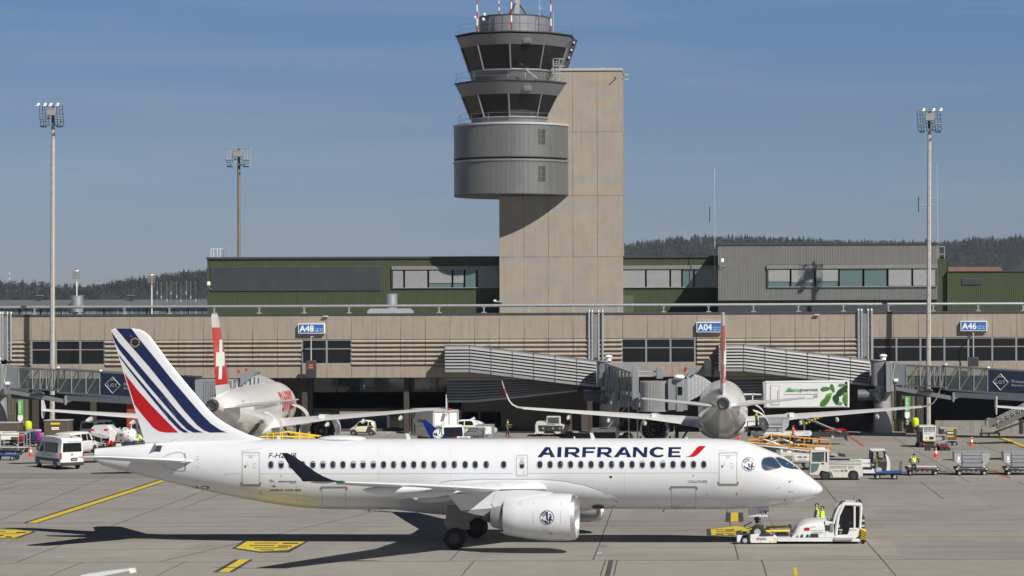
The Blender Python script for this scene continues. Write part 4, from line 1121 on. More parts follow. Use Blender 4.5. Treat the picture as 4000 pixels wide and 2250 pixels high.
m = MB(); m.box(pxx(2432, YG), pxx(2475, YG), YG-.12, YG-.02, 11.5, W(2450, 1155, YG).z, mat('green_door', (.08, .11, .065), .5), .02); tb(m, 'door', gb, OG)
# grey box
YB = 264.0; OB = Vector((pxx(3235, YB), YB, 11))
bx = thing('grey_building', 'grey corrugated upper storey box with a row of windows right of the tower', 'building', OB)
b0, b1 = pxx(2806, YB), pxx(3663, YB); zt = W(3235, 956, YB).z; zb = W(3235, 1172, YB).z; zw = W(3235, 1033, YB).z; zw2 = W(3235, 1122, YB).z
m = MB(); corr(m, b0, b1, zw, zt, YB, tgrey, .17, .05); corr(m, b0, b1, zb, zw2, YB, tgrey, .17, .05); corr(m, b0, pxx(2995, YB), zw2, zw, YB, tgrey, .17, .05)
m.box(b0+.01, b1-.01, YB+.06, YB+12, zb, zt, tgrey); m.box(b0-.1, b1+.1, YB-.1, YB+12, zt+.002, zt+.2, roofd); m.box(b0, b1, YB+.5, YB+10, 11, zb-.003, roofd); tb(m, 'wall', bx, OB)
strip_windows(2995, 3660, 1050, 1119, YB, [(2999, 3088, 1) if 0 else (2999, 3089, .72), (3089, 3184, .76), (3184, 3278, .70), (3278, 3374, 0), (3374, 3468, 0), (3468, 3564, 1), (3564, 3658, 1)], bx, OB, 3235)
# ---- control tower
YS = 268.0; OTW = Vector((pxx(2190, YS), YS, 0))
def blotch():
    t = tconc.node_tree; b = t.nodes['Principled BSDF']; src = b.inputs['Base Color'].links[0].from_socket
    c = t.nodes.new('ShaderNodeTexCoord'); mp = t.nodes.new('ShaderNodeMapping'); mp.inputs['Rotation'].default_value = (0, R(-38), 0); mp.inputs['Scale'].default_value = (.16, .3, .55)
    n = t.nodes.new('ShaderNodeTexNoise'); n.inputs['Scale'].default_value = 1.4; n.inputs['Detail'].default_value = 3
    r = t.nodes.new('ShaderNodeValToRGB'); r.color_ramp.elements[0].position = .40; r.color_ramp.elements[0].color = (.96, .99, 1.05, 1); r.color_ramp.elements[1].position = .58; r.color_ramp.elements[1].color = (1.07, 1.0, .92, 1)
    x = t.nodes.new('ShaderNodeMix'); x.data_type = 'RGBA'; x.blend_type = 'MULTIPLY'; x.inputs['Factor'].default_value = 1
    t.links.new(c.outputs['Object'], mp.inputs['Vector']); t.links.new(mp.outputs['Vector'], n.inputs['Vector']); t.links.new(n.outputs['Fac'], r.inputs['Fac'])
    t.links.new(src, x.inputs['A']); t.links.new(r.outputs['Color'], x.inputs['B']); t.links.new(x.outputs['Result'], b.inputs['Base Color'])
tw = thing('control_tower', 'tall control tower with a beige concrete shaft, grey ribbed drum and two glazed cabs', 'tower', OTW)
tconc = mat('tower_concrete', (0.315, 0.285, 0.248), 0.9, var=0.10, vscale=.55, bump=0.5, bscale=9, streak=.10)
blotch()
s0, s1 = pxx(1951, YS), pxx(2431, YS); ztop = W(2300, 277, YS).z
zj = [11, W(2200, 1004, YS).z, W(2200, 765, YS).z, W(2200, 516, YS).z, ztop]
m = MB(); m.box(s0+.03, s1-.03, YS+.03, YS+5.97, 0, ztop-.02, deepj)
for i in range(5):
    for j in range(4):
        xa, xb = s0+(s1-s0)*i/5, s0+(s1-s0)*(i+1)/5
        m.box(xa+.012, xb-.012, YS, YS+.2, (zj[j]+.012) if j else 0, zj[j+1]-.012, tconc, .015)
for j in range(4): m.box(s1-.2, s1, YS+.202, YS+5.9, (zj[j]+.012) if j else 0, zj[j+1]-.012, tconc, .015); m.box(s0, s0+.2, YS+.202, YS+5.9, (zj[j]+.012) if j else 0, zj[j+1]-.012, tconc, .015)
tb(m, 'shaft', tw, OTW)
m = MB(); m.box(s0-.05, s1+.1, YS-.12, YS+6.1, ztop, ztop+.28, lgrey, .03); m.ball((pxx(2355, YS), YS+2, ztop+.3), .5, lgrey, sz=.5); tb(m, 'shaft_roof', tw, OTW)
def rail(mb, pts, h, lv=(1.0, .5), post=True, r=.012, m_=grey):
    for p, q in zip(pts, pts[1:]):
        for f in lv: mb.cyl(Vector(p)+Vector((0, 0, h*f)), Vector(q)+Vector((0, 0, h*f)), r, m_, n=5)
    if post:
        for p in pts: mb.cyl(p, Vector(p)+Vector((0, 0, h)), r*1.3, m_, n=5)
m = MB(); rail(m, [(pxx(2230, YS), YS+.3, ztop+.28), (pxx(2320, YS), YS+.3, ztop+.28), (pxx(2411, YS), YS+.3, ztop+.28), (pxx(2411, YS), YS+5.5, ztop+.28)], 1.2, (1, .55, .1)); tb(m, 'shaft_railing', tw, OTW)
m = MB()
for dz, dy in ((-.6, 0), (-1.1, .1)): m.tube([(s1-.1, YS+.3, ztop+dz+.3), (s1+.55, YS-.1, ztop+dz+.15)], .04, lgrey); m.box(s1+.3, s1+.75, YS-.2, YS+.0, ztop+dz+.05, ztop+dz+.22, lgrey, .03)
m.tube([(s1-.6, YS, ztop-.8), (s1-.75, YS-.6, ztop-.75)], .06, dark); tb(m, 'camera_bracket', tw, OTW)
CXT, CYT = pxx(2001, YS-1), YS+2.6
dr = MAT_drum = mat('drum_metal', (0.32, 0.32, 0.305), 0.36, metal=.6, var=.06, vscale=.7, streak=.1)
def zc_(py, dy=0): return W(2001, py, CYT-6.1+dy).z
rim = mat('drum_rim', (.50, .51, .52), .45, metal=.3)
sc_f = (CYT-6.1)/FPX
RD = 235*CYT/FPX
def drum(z0, z1, name, rim=rim):
    m = MB(); n = 300; vs = []
    for z in (z0, z1):
        for i in range(n):
            for f, rr in ((0, RD), (.45, RD), (.55, RD-.07), (.9, RD-.07)): t = 2*math.pi*(i+f)/n; vs.append((CXT+rr*math.sin(t), CYT-rr*math.cos(t), z))
    k = n*4; m.add(vs, [(i, (i+1) % k, k+(i+1) % k, k+i) for i in range(k)], dr)
    m.cyl((CXT, CYT, z0+.02), (CXT, CYT, z1-.02), RD-.05, dr, n=48); m.cyl((CXT, CYT, z1-.01), (CXT, CYT, z1+.2), RD+.08, rim, n=80, smooth=True)
    m.cyl((CXT, CYT, z0-.06), (CXT, CYT, z0+.03), RD+.02, roofd, n=80)
    o = tb(m, name, tw, OTW)
    v = MB(); th = math.asin((2133-2012)/235)
    for i in range(5):
        for j in range(3):
            t = th-.05+i*.026; za = z0+(z1-z0)*(.38+j*.16); rr = RD+.02
            c, s = math.cos(t), math.sin(t); wd = .045
            v.add([(CXT+rr*s-wd*c, CYT-rr*c-wd*s, za), (CXT+rr*s+wd*c, CYT-rr*c+wd*s, za), (CXT+rr*s+wd*c, CYT-rr*c+wd*s, za+.5), (CXT+rr*s-wd*c, CYT-rr*c-wd*s, za+.5)], [(0, 1, 2, 3)], deepj)
    v_ = tb(v, 'vent', o, OTW)
dz = [W(2001, y, CYT-6.1).z for y in (484, 611, 627, 756)]
drum(dz[1], dz[0], 'upper_drum'); drum(dz[3], dz[2], 'lower_drum', dr)
m = MB(); m.cyl((CXT, CYT, dz[2]), (CXT, CYT, dz[1]), RD-.5, deepj, n=48); tb(m, 'drum_gap', tw, OTW)
cabm = mat('cab_metal', (.20, .20, .215), .42, metal=.35, var=.05)
cabl = mat('cab_metal_light', (.27, .27, .29), .42, metal=.35, var=.05)
cabglass = mat('cab_glass', (.010, .011, .013), .06, spec=.35)
def deca(r, z, n=10): return [(CXT+r*math.sin(2*math.pi*i/n), CYT-r*math.cos(2*math.pi*i/n), z) for i in range(n)]
def cz(cy): return W(2001, cy/1.811, CYT-5.5).z
def hw(c): return c/1.811*CYT/FPX
def cab(name, ys, hws, sh=0):
    CX0 = CXT; deca = lambda r, z, n=10: [(CXT+hw(sh)+r*math.sin(2*math.pi*i/n-.025), CYT-r*math.cos(2*math.pi*i/n-.025), z) for i in range(n)]
    (y0, y1, y2, y3, y4) = ys; (h0, h1, h2, h3, h4) = hws
    o = thing(name, '', '', (CXT-OTW.x, CYT-OTW.y, cz(y4))); o.parent = tw
    for k_ in ('label', 'category'): del o[k_]
    OO = Vector((CXT, CYT, cz(y4)))
    m = MB(); m.loft([deca(hw(h1)+.12, cz(y0)-.12), deca(hw(h1)+.12, cz(y0))], roofd, False)
    m.loft([deca(hw(h2), cz(y2)), deca(hw(h1), cz(y1))], cabm, False); 
    m.loft([deca(hw(h4), cz(y4)), deca(hw(h3), cz(y3))], cabm, False); m.loft([deca(hw(h3)+.1, cz(y3)-.1), deca(hw(h3)+.1, cz(y3))], cabl, False)
    m.loft([deca(hw(h3)-.45, cz(y3)), deca(hw(h2)-.45, cz(y2))], roofd, False)
    tb(m, 'cab_wall', o, OO)
    A, B = deca(hw(h3), cz(y3)), deca(hw(h2), cz(y2))
    for i in range(10):
        j = (i+1) % 10; a0, a1, b0, b1 = [Vector(p) for p in (A[i], A[j], B[i], B[j])]
        m = MB(); f = .035
        P = [a0.lerp(a1, f), a0.lerp(a1, 1-f), b0.lerp(b1, 1-f), b0.lerp(b1, f)]
        n_ = (a1-a0).cross(b0-a0).normalized()*-.06
        m.add([p+n_*-1*(-1) for p in P], [(0, 1, 2, 3)], cabglass)
        wd = tb(m, 'window', o, OO)
        m = MB(); m.cyl(a0, b0, .09, cabl, n=6); m.cyl(a0.lerp(a1, .03), a1.lerp(a0, .03), .05, cabl, n=6); tb(m, 'mullion', wd, OO)
    m = MB(); rr = deca(hw(h1)-.1, cz(y0)); rail(m, rr+[rr[0]], 1.0, (1, .5)); tb(m, 'railing', o, OO)
    x_ = CXT+hw(h1)*.30; vy = CYT-hw(h1)*.90
    return o
cab('upper_cab', (222, 240, 313, 482, 575), (425, 425, 392, 334, 310), 11); cab('lower_cab', (566, 578, 662, 818, 880), (422, 422, 378, 314, 302))
m = MB(); rr = deca(RD-.5, dz[0]+.2, 16); rail(m, rr+[rr[0]], 1.05, (1, .5)); tb(m, 'deck_railing', tw, OTW)
m = MB(); rc = hw(250); m.cyl((CXT, CYT, cz(208)), (CXT, CYT, cz(92)), rc, cabl, n=60); m.cyl((CXT, CYT, cz(235)), (CXT, CYT, cz(208)), rc-.12, cabm, n=60); m.cyl((CXT, CYT, cz(92)), (CXT, CYT, cz(84)), rc+.04, roofd, n=60)
for i in range(26): t = 2*math.pi*i/26; m.cyl((CXT+(rc+.005)*math.sin(t), CYT-(rc+.005)*math.cos(t), cz(208)), (CXT+(rc+.005)*math.sin(t), CYT-(rc+.005)*math.cos(t), cz(93)), .018, roofd, n=4)
m.cyl((CXT, CYT, cz(151)), (CXT, CYT, cz(149)), rc+.008, roofd, n=60)
tb(m, 'equipment_drum', tw, OTW)
m = MB()
for p, q in (((505, 84), (566, -20)), ((654, 84), (596, -10)), ((560, 84), (572, -60)), ((588, 84), (580, -60))): m.cyl((CXT+hw(p[0]-549), CYT-.5, cz(p[1])), (CXT+hw(q[0]-549), CYT-.5, cz(q[1])), .14 if p[0] not in (560, 588) else .1, mat('radar_frame', (.06, .08, .06), .6), n=6)
m.box(CXT+hw(558-549), CXT+hw(592-549), CYT-.6, CYT-.2, cz(84), cz(-60), lgrey); tb(m, 'radar_frame', tw, OTW)
m = MB(); m.tube([(CXT+hw(452-549), CYT-1, cz(84)), (CXT+hw(456-549), CYT-1, cz(68)), (CXT+hw(470-549), CYT-1, cz(64)), (CXT+hw(480-549), CYT-1, cz(72)), (CXT+hw(482-549), CYT-1, cz(84))], .09, lgrey, 8); tb(m, 'vent_pipe', tw, OTW)
for cx_, y0, y1, fy in ((313, 218, -80, -4.0), (432, 88, -60, 2.0), (561, 205, -80, -5.6), (827, 222, -80, -4.0)):
    m = MB(); zz0, zz1 = cz(y0), cz(y1); x = CXT+hw(cx_-549); n = 6
    for i in range(n):
        m.cyl((x, CYT+fy, zz0+(zz1-zz0)*i/n), (x, CYT+fy, zz0+(zz1-zz0)*(i+1)/n), .08*(1-.08*i), red if i % 2 == 0 else signwhite, n=8)
    tb(m, 'antenna_pole', tw, OTW)
for cx_, y0, y1 in ((741, 96, -60), (768, 100, 75), (840, 225, 68), (318, 220, 60)):
    m = MB(); x = CXT+hw(cx_-549); m.cyl((x, CYT-3, cz(y0)), (x, CYT-3, cz(y1)), .045, lgrey, n=6); 
    if cx_ == 741: m.box(x, x+.2, CYT-3.1, CYT-2.9, cz(55), cz(28), lgrey)
    tb(m, 'thin_antenna', tw, OTW)
for cx_, cy in ((300, 115), (357, 128), (365, 93)):
    m = MB(); x = CXT+hw(cx_-549); m.ball((x, CYT-4, cz(cy)), .13, signwhite); m.box(x-.15, x+.15, CYT-4.1, CYT-3.9, cz(cy)+.08, cz(cy)+.2, signwhite, .03); m.cyl((x, CYT-4, cz(cy)+.1), (x+.2, CYT-3.4, cz(cy)), .04, lgrey, n=6); tb(m, 'roof_camera', tw, OTW)
# stair and caged ladder between the cabs, duct along the upper cab
m = MB(); x = CXT+hw(640-549); 
for s_ in (0, .5): m.cyl((CXT+hw(655-549), CYT-5.4-s_*.6, cz(487)), (CXT+hw(735-549), CYT-5.4-s_*.6, cz(556)), .045, lgrey, n=5); m.cyl((CXT+hw(630-549), CYT-5.4-s_*.6, cz(487)), (CXT+hw(680-549), CYT-5.4-s_*.6, cz(487)), .04, lgrey, n=5); m.cyl((CXT+hw(655-549), CYT-5.4-s_*.6, cz(487)), (CXT+hw(655-549), CYT-5.4-s_*.6, cz(553)), .04, lgrey, n=5)
for i in range(8): f = i/7; m.box(CXT+hw(655-549+80*f)-.15, CXT+hw(655-549+80*f)+.15, CYT-5.9, CYT-5.4, cz(487+69*f)-.02, cz(487+69*f)+.02, lgrey)
tb(m, 'steps', tw, OTW)
m = MB(); xl, xr = CXT+hw(838-549), CXT+hw(880-549); yl = CYT-3.3
for x in (xl, xr): m.cyl((x, yl, cz(560)), (x, yl, cz(405)), .04, lgrey, n=6)
for i in range(12): m.cyl((xl, yl, cz(555-i*12)), (xr, yl, cz(555-i*12)), .025, lgrey, n=5)
for yy in (405, 455, 515): m.tube([(xl, yl, cz(yy)), (xl+.1, yl-.7, cz(yy)), (xr+.5, yl-.7, cz(yy)), (xr+.6, yl, cz(yy)), (xr, yl, cz(yy))], .03, lgrey, 5)
for xo in (0, .35, .7): m.cyl((xl+.1+xo, yl-.7, cz(405)), (xl+.1+xo, yl-.7, cz(515)), .02, lgrey, n=5)
tb(m, 'caged_ladder', tw, OTW)
m = MB(); m.loft([[(CXT+hw(x-549), CYT-1.5+d, cz(y)) for x, y, d in ((965, 250, 0), (1002, 252, 0), (1002, 252, .5), (965, 250, .5))], [(CXT+hw(x-549), CYT-1.5+d, cz(y)) for x, y, d in ((893, 470, 0), (930, 472, 0), (930, 472, .5), (893, 470, .5))]], roofd, False); 
for f in (.1, .35, .6): m.ball((CXT+hw(985-72*f-549), CYT-1.6, cz(255+215*f)), .14, lgrey)
tb(m, 'cable_tray', tw, OTW)
for yy in (292, 630):
    m = MB(); x0_, x1_ = CXT+hw(643-549), CXT+hw(700-549); z_ = cz(yy)
    c_ = W(1700+671/1.811, yy/1.811, CYT-5.4)
    m.box(x0_, x1_, CYT-5.92, CYT-5.5, z_-.22, z_+.22, cabl, .02); m.box(x0_+.06, x1_-.06, CYT-5.95, CYT-5.9, z_-.14, z_+.14, cabm); tb(m, 'air_grille', tw, OTW)
m = MB(); m.box(pxx(1932, YS), pxx(1965, YS), YS-.5, YS-.1, W(1950, 1180, YS).z, W(1950, 1176, YS).z, lgrey); m.box(pxx(1930, YS), pxx(1940, YS), YS-.6, YS-.3, W(1950, 1178, YS).z, W(1950, 1171, YS).z, signwhite, .02); tb(m, 'wall_camera', tw, OTW)
# ================================================================ masts and rooftop things
mconc = mat('mast_concrete', (0.50, 0.44, 0.36), 0.85, var=.12, vscale=1.0, bump=.2)
mgal = mat('mast_steel', (0.46, 0.47, 0.48), 0.5, metal=.35, var=.1)
def flood(px, Y, yb, yt, w0, w1, lab, lamps, square=True, tilt=0, ground=0.0):
    b = W(px, yb, Y); o = Vector((b.x, Y, ground)); zt = W(px, yt, Y).z; H = zt-ground
    t = thing('floodlight_mast', lab, 'mast', o, 0, 'floodlight masts')
    m = MB(); xt = W(px+tilt, yt, Y).x-b.x
    if square:
        def rg(w, z, f): return [(xt*f+w*math.cos(a_), w*math.sin(a_), z) for a_ in (R(-118), R(-62), R(-20), R(40), R(140), R(200))]
        m.loft([rg(w0/2, 0, 0), rg(w1/2, H, 1)], mgal, False)
        m.build('column', t)
        m = MB(); m.loft([[(xt*f+w*x, w*y, z) for x, y in ((.42, -.98), (1.0, -.6), (1.0, .5), (.4, .5))] for w, z, f in ((w0/2, 0, 0), (w1/2, H*.98, .98))], mconc, False); m.build('concrete_cheek', t)
        m = MB()
        n = 34
        for i in range(n): f = (i+.5)/n; w = (w0+(w1-w0)*f)/2; m.cyl((xt*f-w*.05, -w*.85, H*f), (xt*f-w*.05, -w*.98, H*f), .04, dark, n=6)
        m.build('bolt_row', t)['kind'] = 'stuff'
    else:
        m.cyl((0, 0, 0), (xt, 0, H), w0/2, mat('brown_pole', (.20, .165, .125), .8, var=.1), w1/2, n=16); m.build('column', t)
    hd = thing('lamp_head', '', '', (xt, 0, H)); hd.parent = t
    for k_ in ('label', 'category'): del hd[k_]
    m = MB(); s = Y/FPX
    X = lambda p: p*s
    for x in (-38, -17, 17, 40):
        for dx in (-6, 6):
            m.cyl((X(x+dx), -.4, X(-44)+.9), (X(x+dx+(-6 if square and tilt >= 0 else 4)), -.4, 1.9), .03, dark if square else lgrey, n=5)
        for i in range(6): f = i/5; m.cyl((X(x-7), -.4, -.25+2.0*f), (X(x+7), -.4, -.25+2.0*f), .03, dark if square else lgrey, n=5)
    for z_, a_, b_ in ((1.75, -46, 46), (.5, -44, 44), (-.1, -30, 30)): m.cyl((X(a_), -.4, z_), (X(b_), -.4, z_), .035, grey, n=5)
    m.cyl((0, 0, -.2), (0, 0, 1.8), .14, dark, n=8); m.build('lamp_frame', hd)
    m = MB(); m.box(X(-19), X(19), -.75, -.45, .75, 1.55, grey, .04); m.box(X(-17), X(17), -.78, -.76, .8, 1.3, mat('lamp_glass', (.3, .3, .28), .3)); m.build('control_box', hd)
    for x in (-30, 32):
        m = MB(); m.box(X(x-16), X(x+16), -.95, -.45, .34, .46, grey, .03); m.build('floodlight', hd)
        m = MB(); m.box(X(x-11), X(x+11), -.85, -.45, -.42, -.30, dark, .03); m.build('floodlight', hd)
    for x in lamps:
        m = MB(); m.box(X(x)-.12, X(x)+.12, -.55, -.3, 1.78, 2.05, signwhite, .04); m.box(X(x)-.26, X(x)+.05, -.6, -.35, 1.72, 1.82, signwhite, .03); m.build('white_lamp', hd)
    return t
flood(203, 252, 1690, 483, .50, .36, 'tall grey floodlight mast with four white lamps at the left edge', (-52, -25, -3, 24), tilt=4)
flood(3625, 252, 1690, 503, .50, .36, 'tall grey floodlight mast standing in front of the terminal at right', (-22, 17, 45), tilt=5)
flood(933, 290, 1100, 640, .44, .36, 'brown tubular floodlight mast rising behind the green building', (), square=False, ground=0)
def mini(px, Y, yb, yt, lab):
    b = W(px, yb, Y); o = Vector((b.x, Y, 0)); H = W(px, yt, Y).z
    t = thing('lamp_mast', lab, 'mast', o, 0, 'small distant lamp masts'); s = Y/FPX
    m = MB(); m.cyl((0, 0, 0), (0, 0, H), 4.2*s*.5, signwhite, n=8); m.build('column', t)
    m = MB()
    for x in (-12, -5, 5, 12): m.cyl((x*s, -.3, H-.9*s*30), (x*s*1.1, -.3, H+2*s), .05, grey, n=5)
    for z_ in (0, -8, -16, -24): m.cyl((-13*s, -.3, H+z_*s), (13*s, -.3, H+z_*s), .05, grey, n=5)
    m.build('lamp_frame', t)
    m = MB(); m.cyl((0, 0, H), (0, 0, H+8*s), 7*s, signwhite, n=12); m.cyl((0, 0, H+8*s), (0, 0, H+11*s), 7*s, tail_l, n=12); m.build('beacon', t)
mini(300, 330, 1170, 1062, 'small white lamp mast left of the distant hangar vents'); mini(593, 330, 1165, 1078, 'small white lamp mast beside the row of thin poles')
for i, px in enumerate((614, 630, 652, 668, 690, 707, 728, 745, 765)):
    Y = 332; b = W(px, 1165, Y); m = MB(); z1 = W(px, 1098+(i % 2)*2, Y).z; m.cyl((0, 0, 0), (0, 0, z1), .028, grey, n=5); m.box(-.07, .07, -.1, .1, z1-1.8-(i % 3)*.5, z1-1.4-(i % 3)*.5, lgrey, .02)
    tag(m.build('antenna_pole', None, (b.x, Y, 0)), 'thin antenna pole, number %s from left of nine on the far roof' % ('one two three four five six seven eight nine'.split()[i]), 'pole', 'row of thin antenna poles')
def antenna(px, Y, yb, yt, side, lab, z0):
    b = W(px, yb, Y); o = Vector((b.x, Y, z0)); H = W(px, yt, Y).z-z0
    t = thing('antenna_mast', lab, 'antenna', o); m = MB(); m.cyl((0, 0, 0), (-.05, 0, H*.95), .05, lgrey, n=6); m.cyl((-.05, 0, H*.95), (-.05, 0, H), .07, lgrey, n=6); m.build('mast_tube', t)
    for dx, f in side:
        m = MB(); m.cyl((0, 0, H*f), (dx, 0, H*f), .04, lgrey, n=5); m.cyl((dx, 0, H*f-.8), (dx, 0, H*f+.8), .06, roofd if dx < -.4 or dx > .4 else lgrey, n=6); m.build('dipole', t)
    m = MB()
    for x in (.15, .75): m.cyl((x, 0, 0), (x, 0, 1.3), .035, lgrey, n=5)
    for z_ in (.5, 1.3): m.cyl((.15, 0, z_), (.75, 0, z_), .035, lgrey, n=5)
    m.build('roof_ladder', t)
antenna(2793, 268, 1000, 662, ((-.55, .62),), 'slim antenna mast with one dipole at the left corner of the grey building', 15)
antenna(3662, 266, 947, 638, ((-.75, .64), (-2.0, .57)), 'slim antenna mast behind the right floodlight mast on the grey building', 18)
# ladder on the green roof at left
m = MB(); o = W(835, 1010, 273)
for x in (0, .4, .7, 1.1): m.cyl((x, 0, 0), (x, 0, 1.05), .03, signwhite, n=5)
for x in (1.1, 1.7): m.cyl((x, 0, 0), (x, 0, 1.15), .03, lgrey, n=5)
for z_ in (.6, 1.15): m.cyl((1.1, 0, z_), (1.7, 0, z_), .03, lgrey, n=5)
m.cyl((-.3, 0, 1.05), (1.1, 0, 1.05), .03, signwhite, n=5); m.cyl((-.3, 0, 0), (-.3, 0, 1.05), .03, signwhite, n=5)
tag(m.build('roof_ladder', None, (o.x, 273, o.z)), 'small white safety rail at the left end of the green roof', 'railing')
# drums and air handler
for px, y0, y1, Y, lab in ((1529, 1148, 1222, 262, 'silver vent drum on the terminal roof in front of the green wall'), (302, 1155, 1222, 262, 'silver vent drum on the terminal roof at the far left')):
    b = W(px, y1, Y); zt = W(px, y0, Y).z-12.2; t = thing('vent_drum', lab, 'vent', (b.x, Y, 12.2), 0, 'silver vent drums on the roof')
    m = MB(); m.cyl((0, 0, .45), (0, 0, zt), .62, galv, n=24); m.cyl((0, 0, zt-.06), (0, 0, zt), .66, lgrey, n=24); m.build('drum', t)
    m = MB(); m.box(-.5, .5, -.4, .4, 0, .45, grey); m.build('base', t)
    m = MB(); m.box(-.75, -.5, -.7, -.5, .3, 1.35, dark, .03); m.box(-.72, -.55, -.74, -.7, .9, 1.1, signwhite); m.build('motor_box', t)
m = MB(); b = W(1526, 1222, 261.2); z1 = W(1526, 1205, 261).z-12.2
m.prism([(-2.45, 0), (-2.4, z1*.6), (-2.1, z1), (-.9, z1), (-.9, 0)], -.5, .5, lgrey, bevel=.03); m.prism([(-.9, 0), (-.9, z1), (2.0, z1), (2.35, z1*.6), (2.4, 0)], -.5, .5, lgrey)
tag(m.build('air_handler', None, (b.x, 261.2, 12.2)), 'low rounded air handling duct on the roof below the vent drum', 'air handler')
# spot lamps on the green and grey walls
for px, py, Y in ((815, 1108, 270.4), (2822, 1018, 263.3)):
    p = W(px, py, Y); m = MB(); m.box(-.16, .16, -.2, .2, -.22, .22, signwhite, .05); m.tube([(0, .1, -.2), (.05, .3, -.5), (.3, .7, -.6)], .03, lgrey)
    tag(m.build('wall_speaker', None, p), 'white box lamp on the green wall corner' if px < 1000 else 'white box lamp at the corner of the grey building', 'lamp')
# distant low building at left
YD = 330; o = W(400, 1200, YD); t = thing('distant_building', 'low distant hall with a slate coloured roof behind the terminal at left', 'building', (o.x, YD, 0))
m = MB(); zt = W(400, 1168, YD).z; zb = W(400, 1203, YD).z; slate = mat('slate_roof', (.12, .125, .14), .8, var=.35, vscale=1.5)
m.add([(-40, 0, zb), (28, 0, zb), (28, 14, zt), (-40, 14, zt)], [(0, 1, 2, 3)], slate); m.box(-40, 28, 14, 30, 0, zt, slate); m.build('roof', t)
m = MB(); m.box(-40, 28, .5, 13.9, 0, zb, mat('hall_wall', (.06, .07, .07), .6)); m.build('wall', t)
random.seed(11)
for i in range(24):
    m = MB(); x = -39+i*2.8; m.box(x, x+2.6, .40, .46, zb-2.2, zb-.1, cglass)
    for dx in (0, .8, 1.7): m.box(x+dx, x+dx+.08, .33, .4, zb-2.2, zb-.1, lgrey if (i+int(dx)) % 3 == 0 else roofd)
    if i % 3 == 1: m.box(x+.4, x+1.9, .36, .39, zb-.9, zb-.3, cabl)
    m.build('window', t)
for px in (157, 513):
    p = W(px, 1163, 342); m = MB(); m.box(-.35, .35, -.35, .35, -.3, .25, roofd, .05); m.box(-.45, .45, -.45, .45, .25, .35, grey)
    tag(m.build('roof_vent', None, p), 'small dark vent on the distant slate roof, ' + ('left' if px < 300 else 'right') + ' one of two', 'vent')
# orange roofed farm building among the trees at right
p = W(3810, 1052, 640); t = thing('red_roof_building', 'long low building with an orange tiled roof below the right hill', 'building', (p.x, 640, p.z-3))
m = MB(); m.add([(-7, 0, 2.4), (7.2, 0, 2.4), (6.6, 4, 3.7), (-6.5, 4, 3.7), (-7, 8, 2.4), (7.2, 8, 2.4)], [(0, 1, 2, 3), (3, 2, 5, 4), (0, 3, 4), (1, 5, 2)], mat('orange_tile', (.19, .10, .07), .8, var=.15)); m.build('roof', t)
m = MB(); m.box(-6.6, 6.8, .4, 7.6, -18, 2.4, mat('farm_wall', (.35, .3, .24), .9)); m.build('wall', t)
# flagless red light tower on the left ridge
# ================================================================ hills with woodland
random.seed(21)
def hill(name, prof, Y, dep, px0, px1, foot):
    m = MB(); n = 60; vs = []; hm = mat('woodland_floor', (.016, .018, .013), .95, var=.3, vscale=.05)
    for j in range(7):
        f = j/6
        for i in range(n+1):
            px = px0+(px1-px0)*i/n; yy = Y-dep*(1-f); ztop = W(px, interp(prof, px), Y).z
            vs.append((W(px, 1200, Y).x, yy, max(0, ztop*math.sin(f*math.pi/2)-2)))
    m.add(vs, [(j*(n+1)+i, j*(n+1)+i+1, (j+1)*(n+1)+i+1, (j+1)*(n+1)+i) for j in range(6) for i in range(n)], hm, True)
    return struct(m.build(name))
def conifer(mb, x, y, z, h, r, m):
    k = 5; a0 = random.uniform(0, 6.28)
    mb.cyl((x, y, z), (x, y, z+h*.3), r*.1, bark, n=4, caps=False)
    for j in range(5):
        f = j/5; zz_ = z+h*(.12+.82*f*.95); rr = r*(1-f)**.8*random.uniform(.8, 1.15); hh = h*.34*(1-f*.3)
        vs = [(x, y, zz_+hh)]
        for i in range(6): t = a0+j+i*math.pi/3; q = rr*random.uniform(.65, 1.2); vs.append((x+q*math.cos(t), y+q*math.sin(t), zz_-random.uniform(0, .12)*h*.3))
        mb.add(vs, [(0, 1+i, 1+(i+1) % 6) for i in range(6)], m)
def broad(mb, x, y, z, h, r, m, n=46):
    mb.cyl((x, y, z), (x, y, z+h*.75), r*.06, bark, n=3, caps=False)
    vs = []; fs = []
    for i in range(n):
        t = random.uniform(0, 6.28); ph = random.uniform(-.75, 1); q = random.uniform(.55, 1)**.5
        c = Vector((x+r*q*math.cos(t)*math.sqrt(max(0, 1-ph*ph)), y+r*q*math.sin(t)*math.sqrt(max(0, 1-ph*ph)), z+h*.62+ph*h*.38*q)); s = r*random.uniform(.16, .34)
        o = len(vs)
        for k in range(3): vs.append(c+Vector((random.uniform(-1, 1), random.uniform(-1, 1), random.uniform(-1, 1)))*s)
        fs.append((o, o+1, o+2))
    for f in fs: pass
    mb.add(vs, fs, m)
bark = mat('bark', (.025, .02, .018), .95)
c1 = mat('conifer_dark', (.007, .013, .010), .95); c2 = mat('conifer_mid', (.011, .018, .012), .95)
b1_ = mat('bare_twigs', (.028, .021, .020), .95); b2_ = mat('bare_twigs_dark', (.018, .014, .014), .95); b3_ = mat('spring_leaf', (.042, .050, .018), .95); b4_ = mat('spring_brown', (.034, .027, .021), .95)
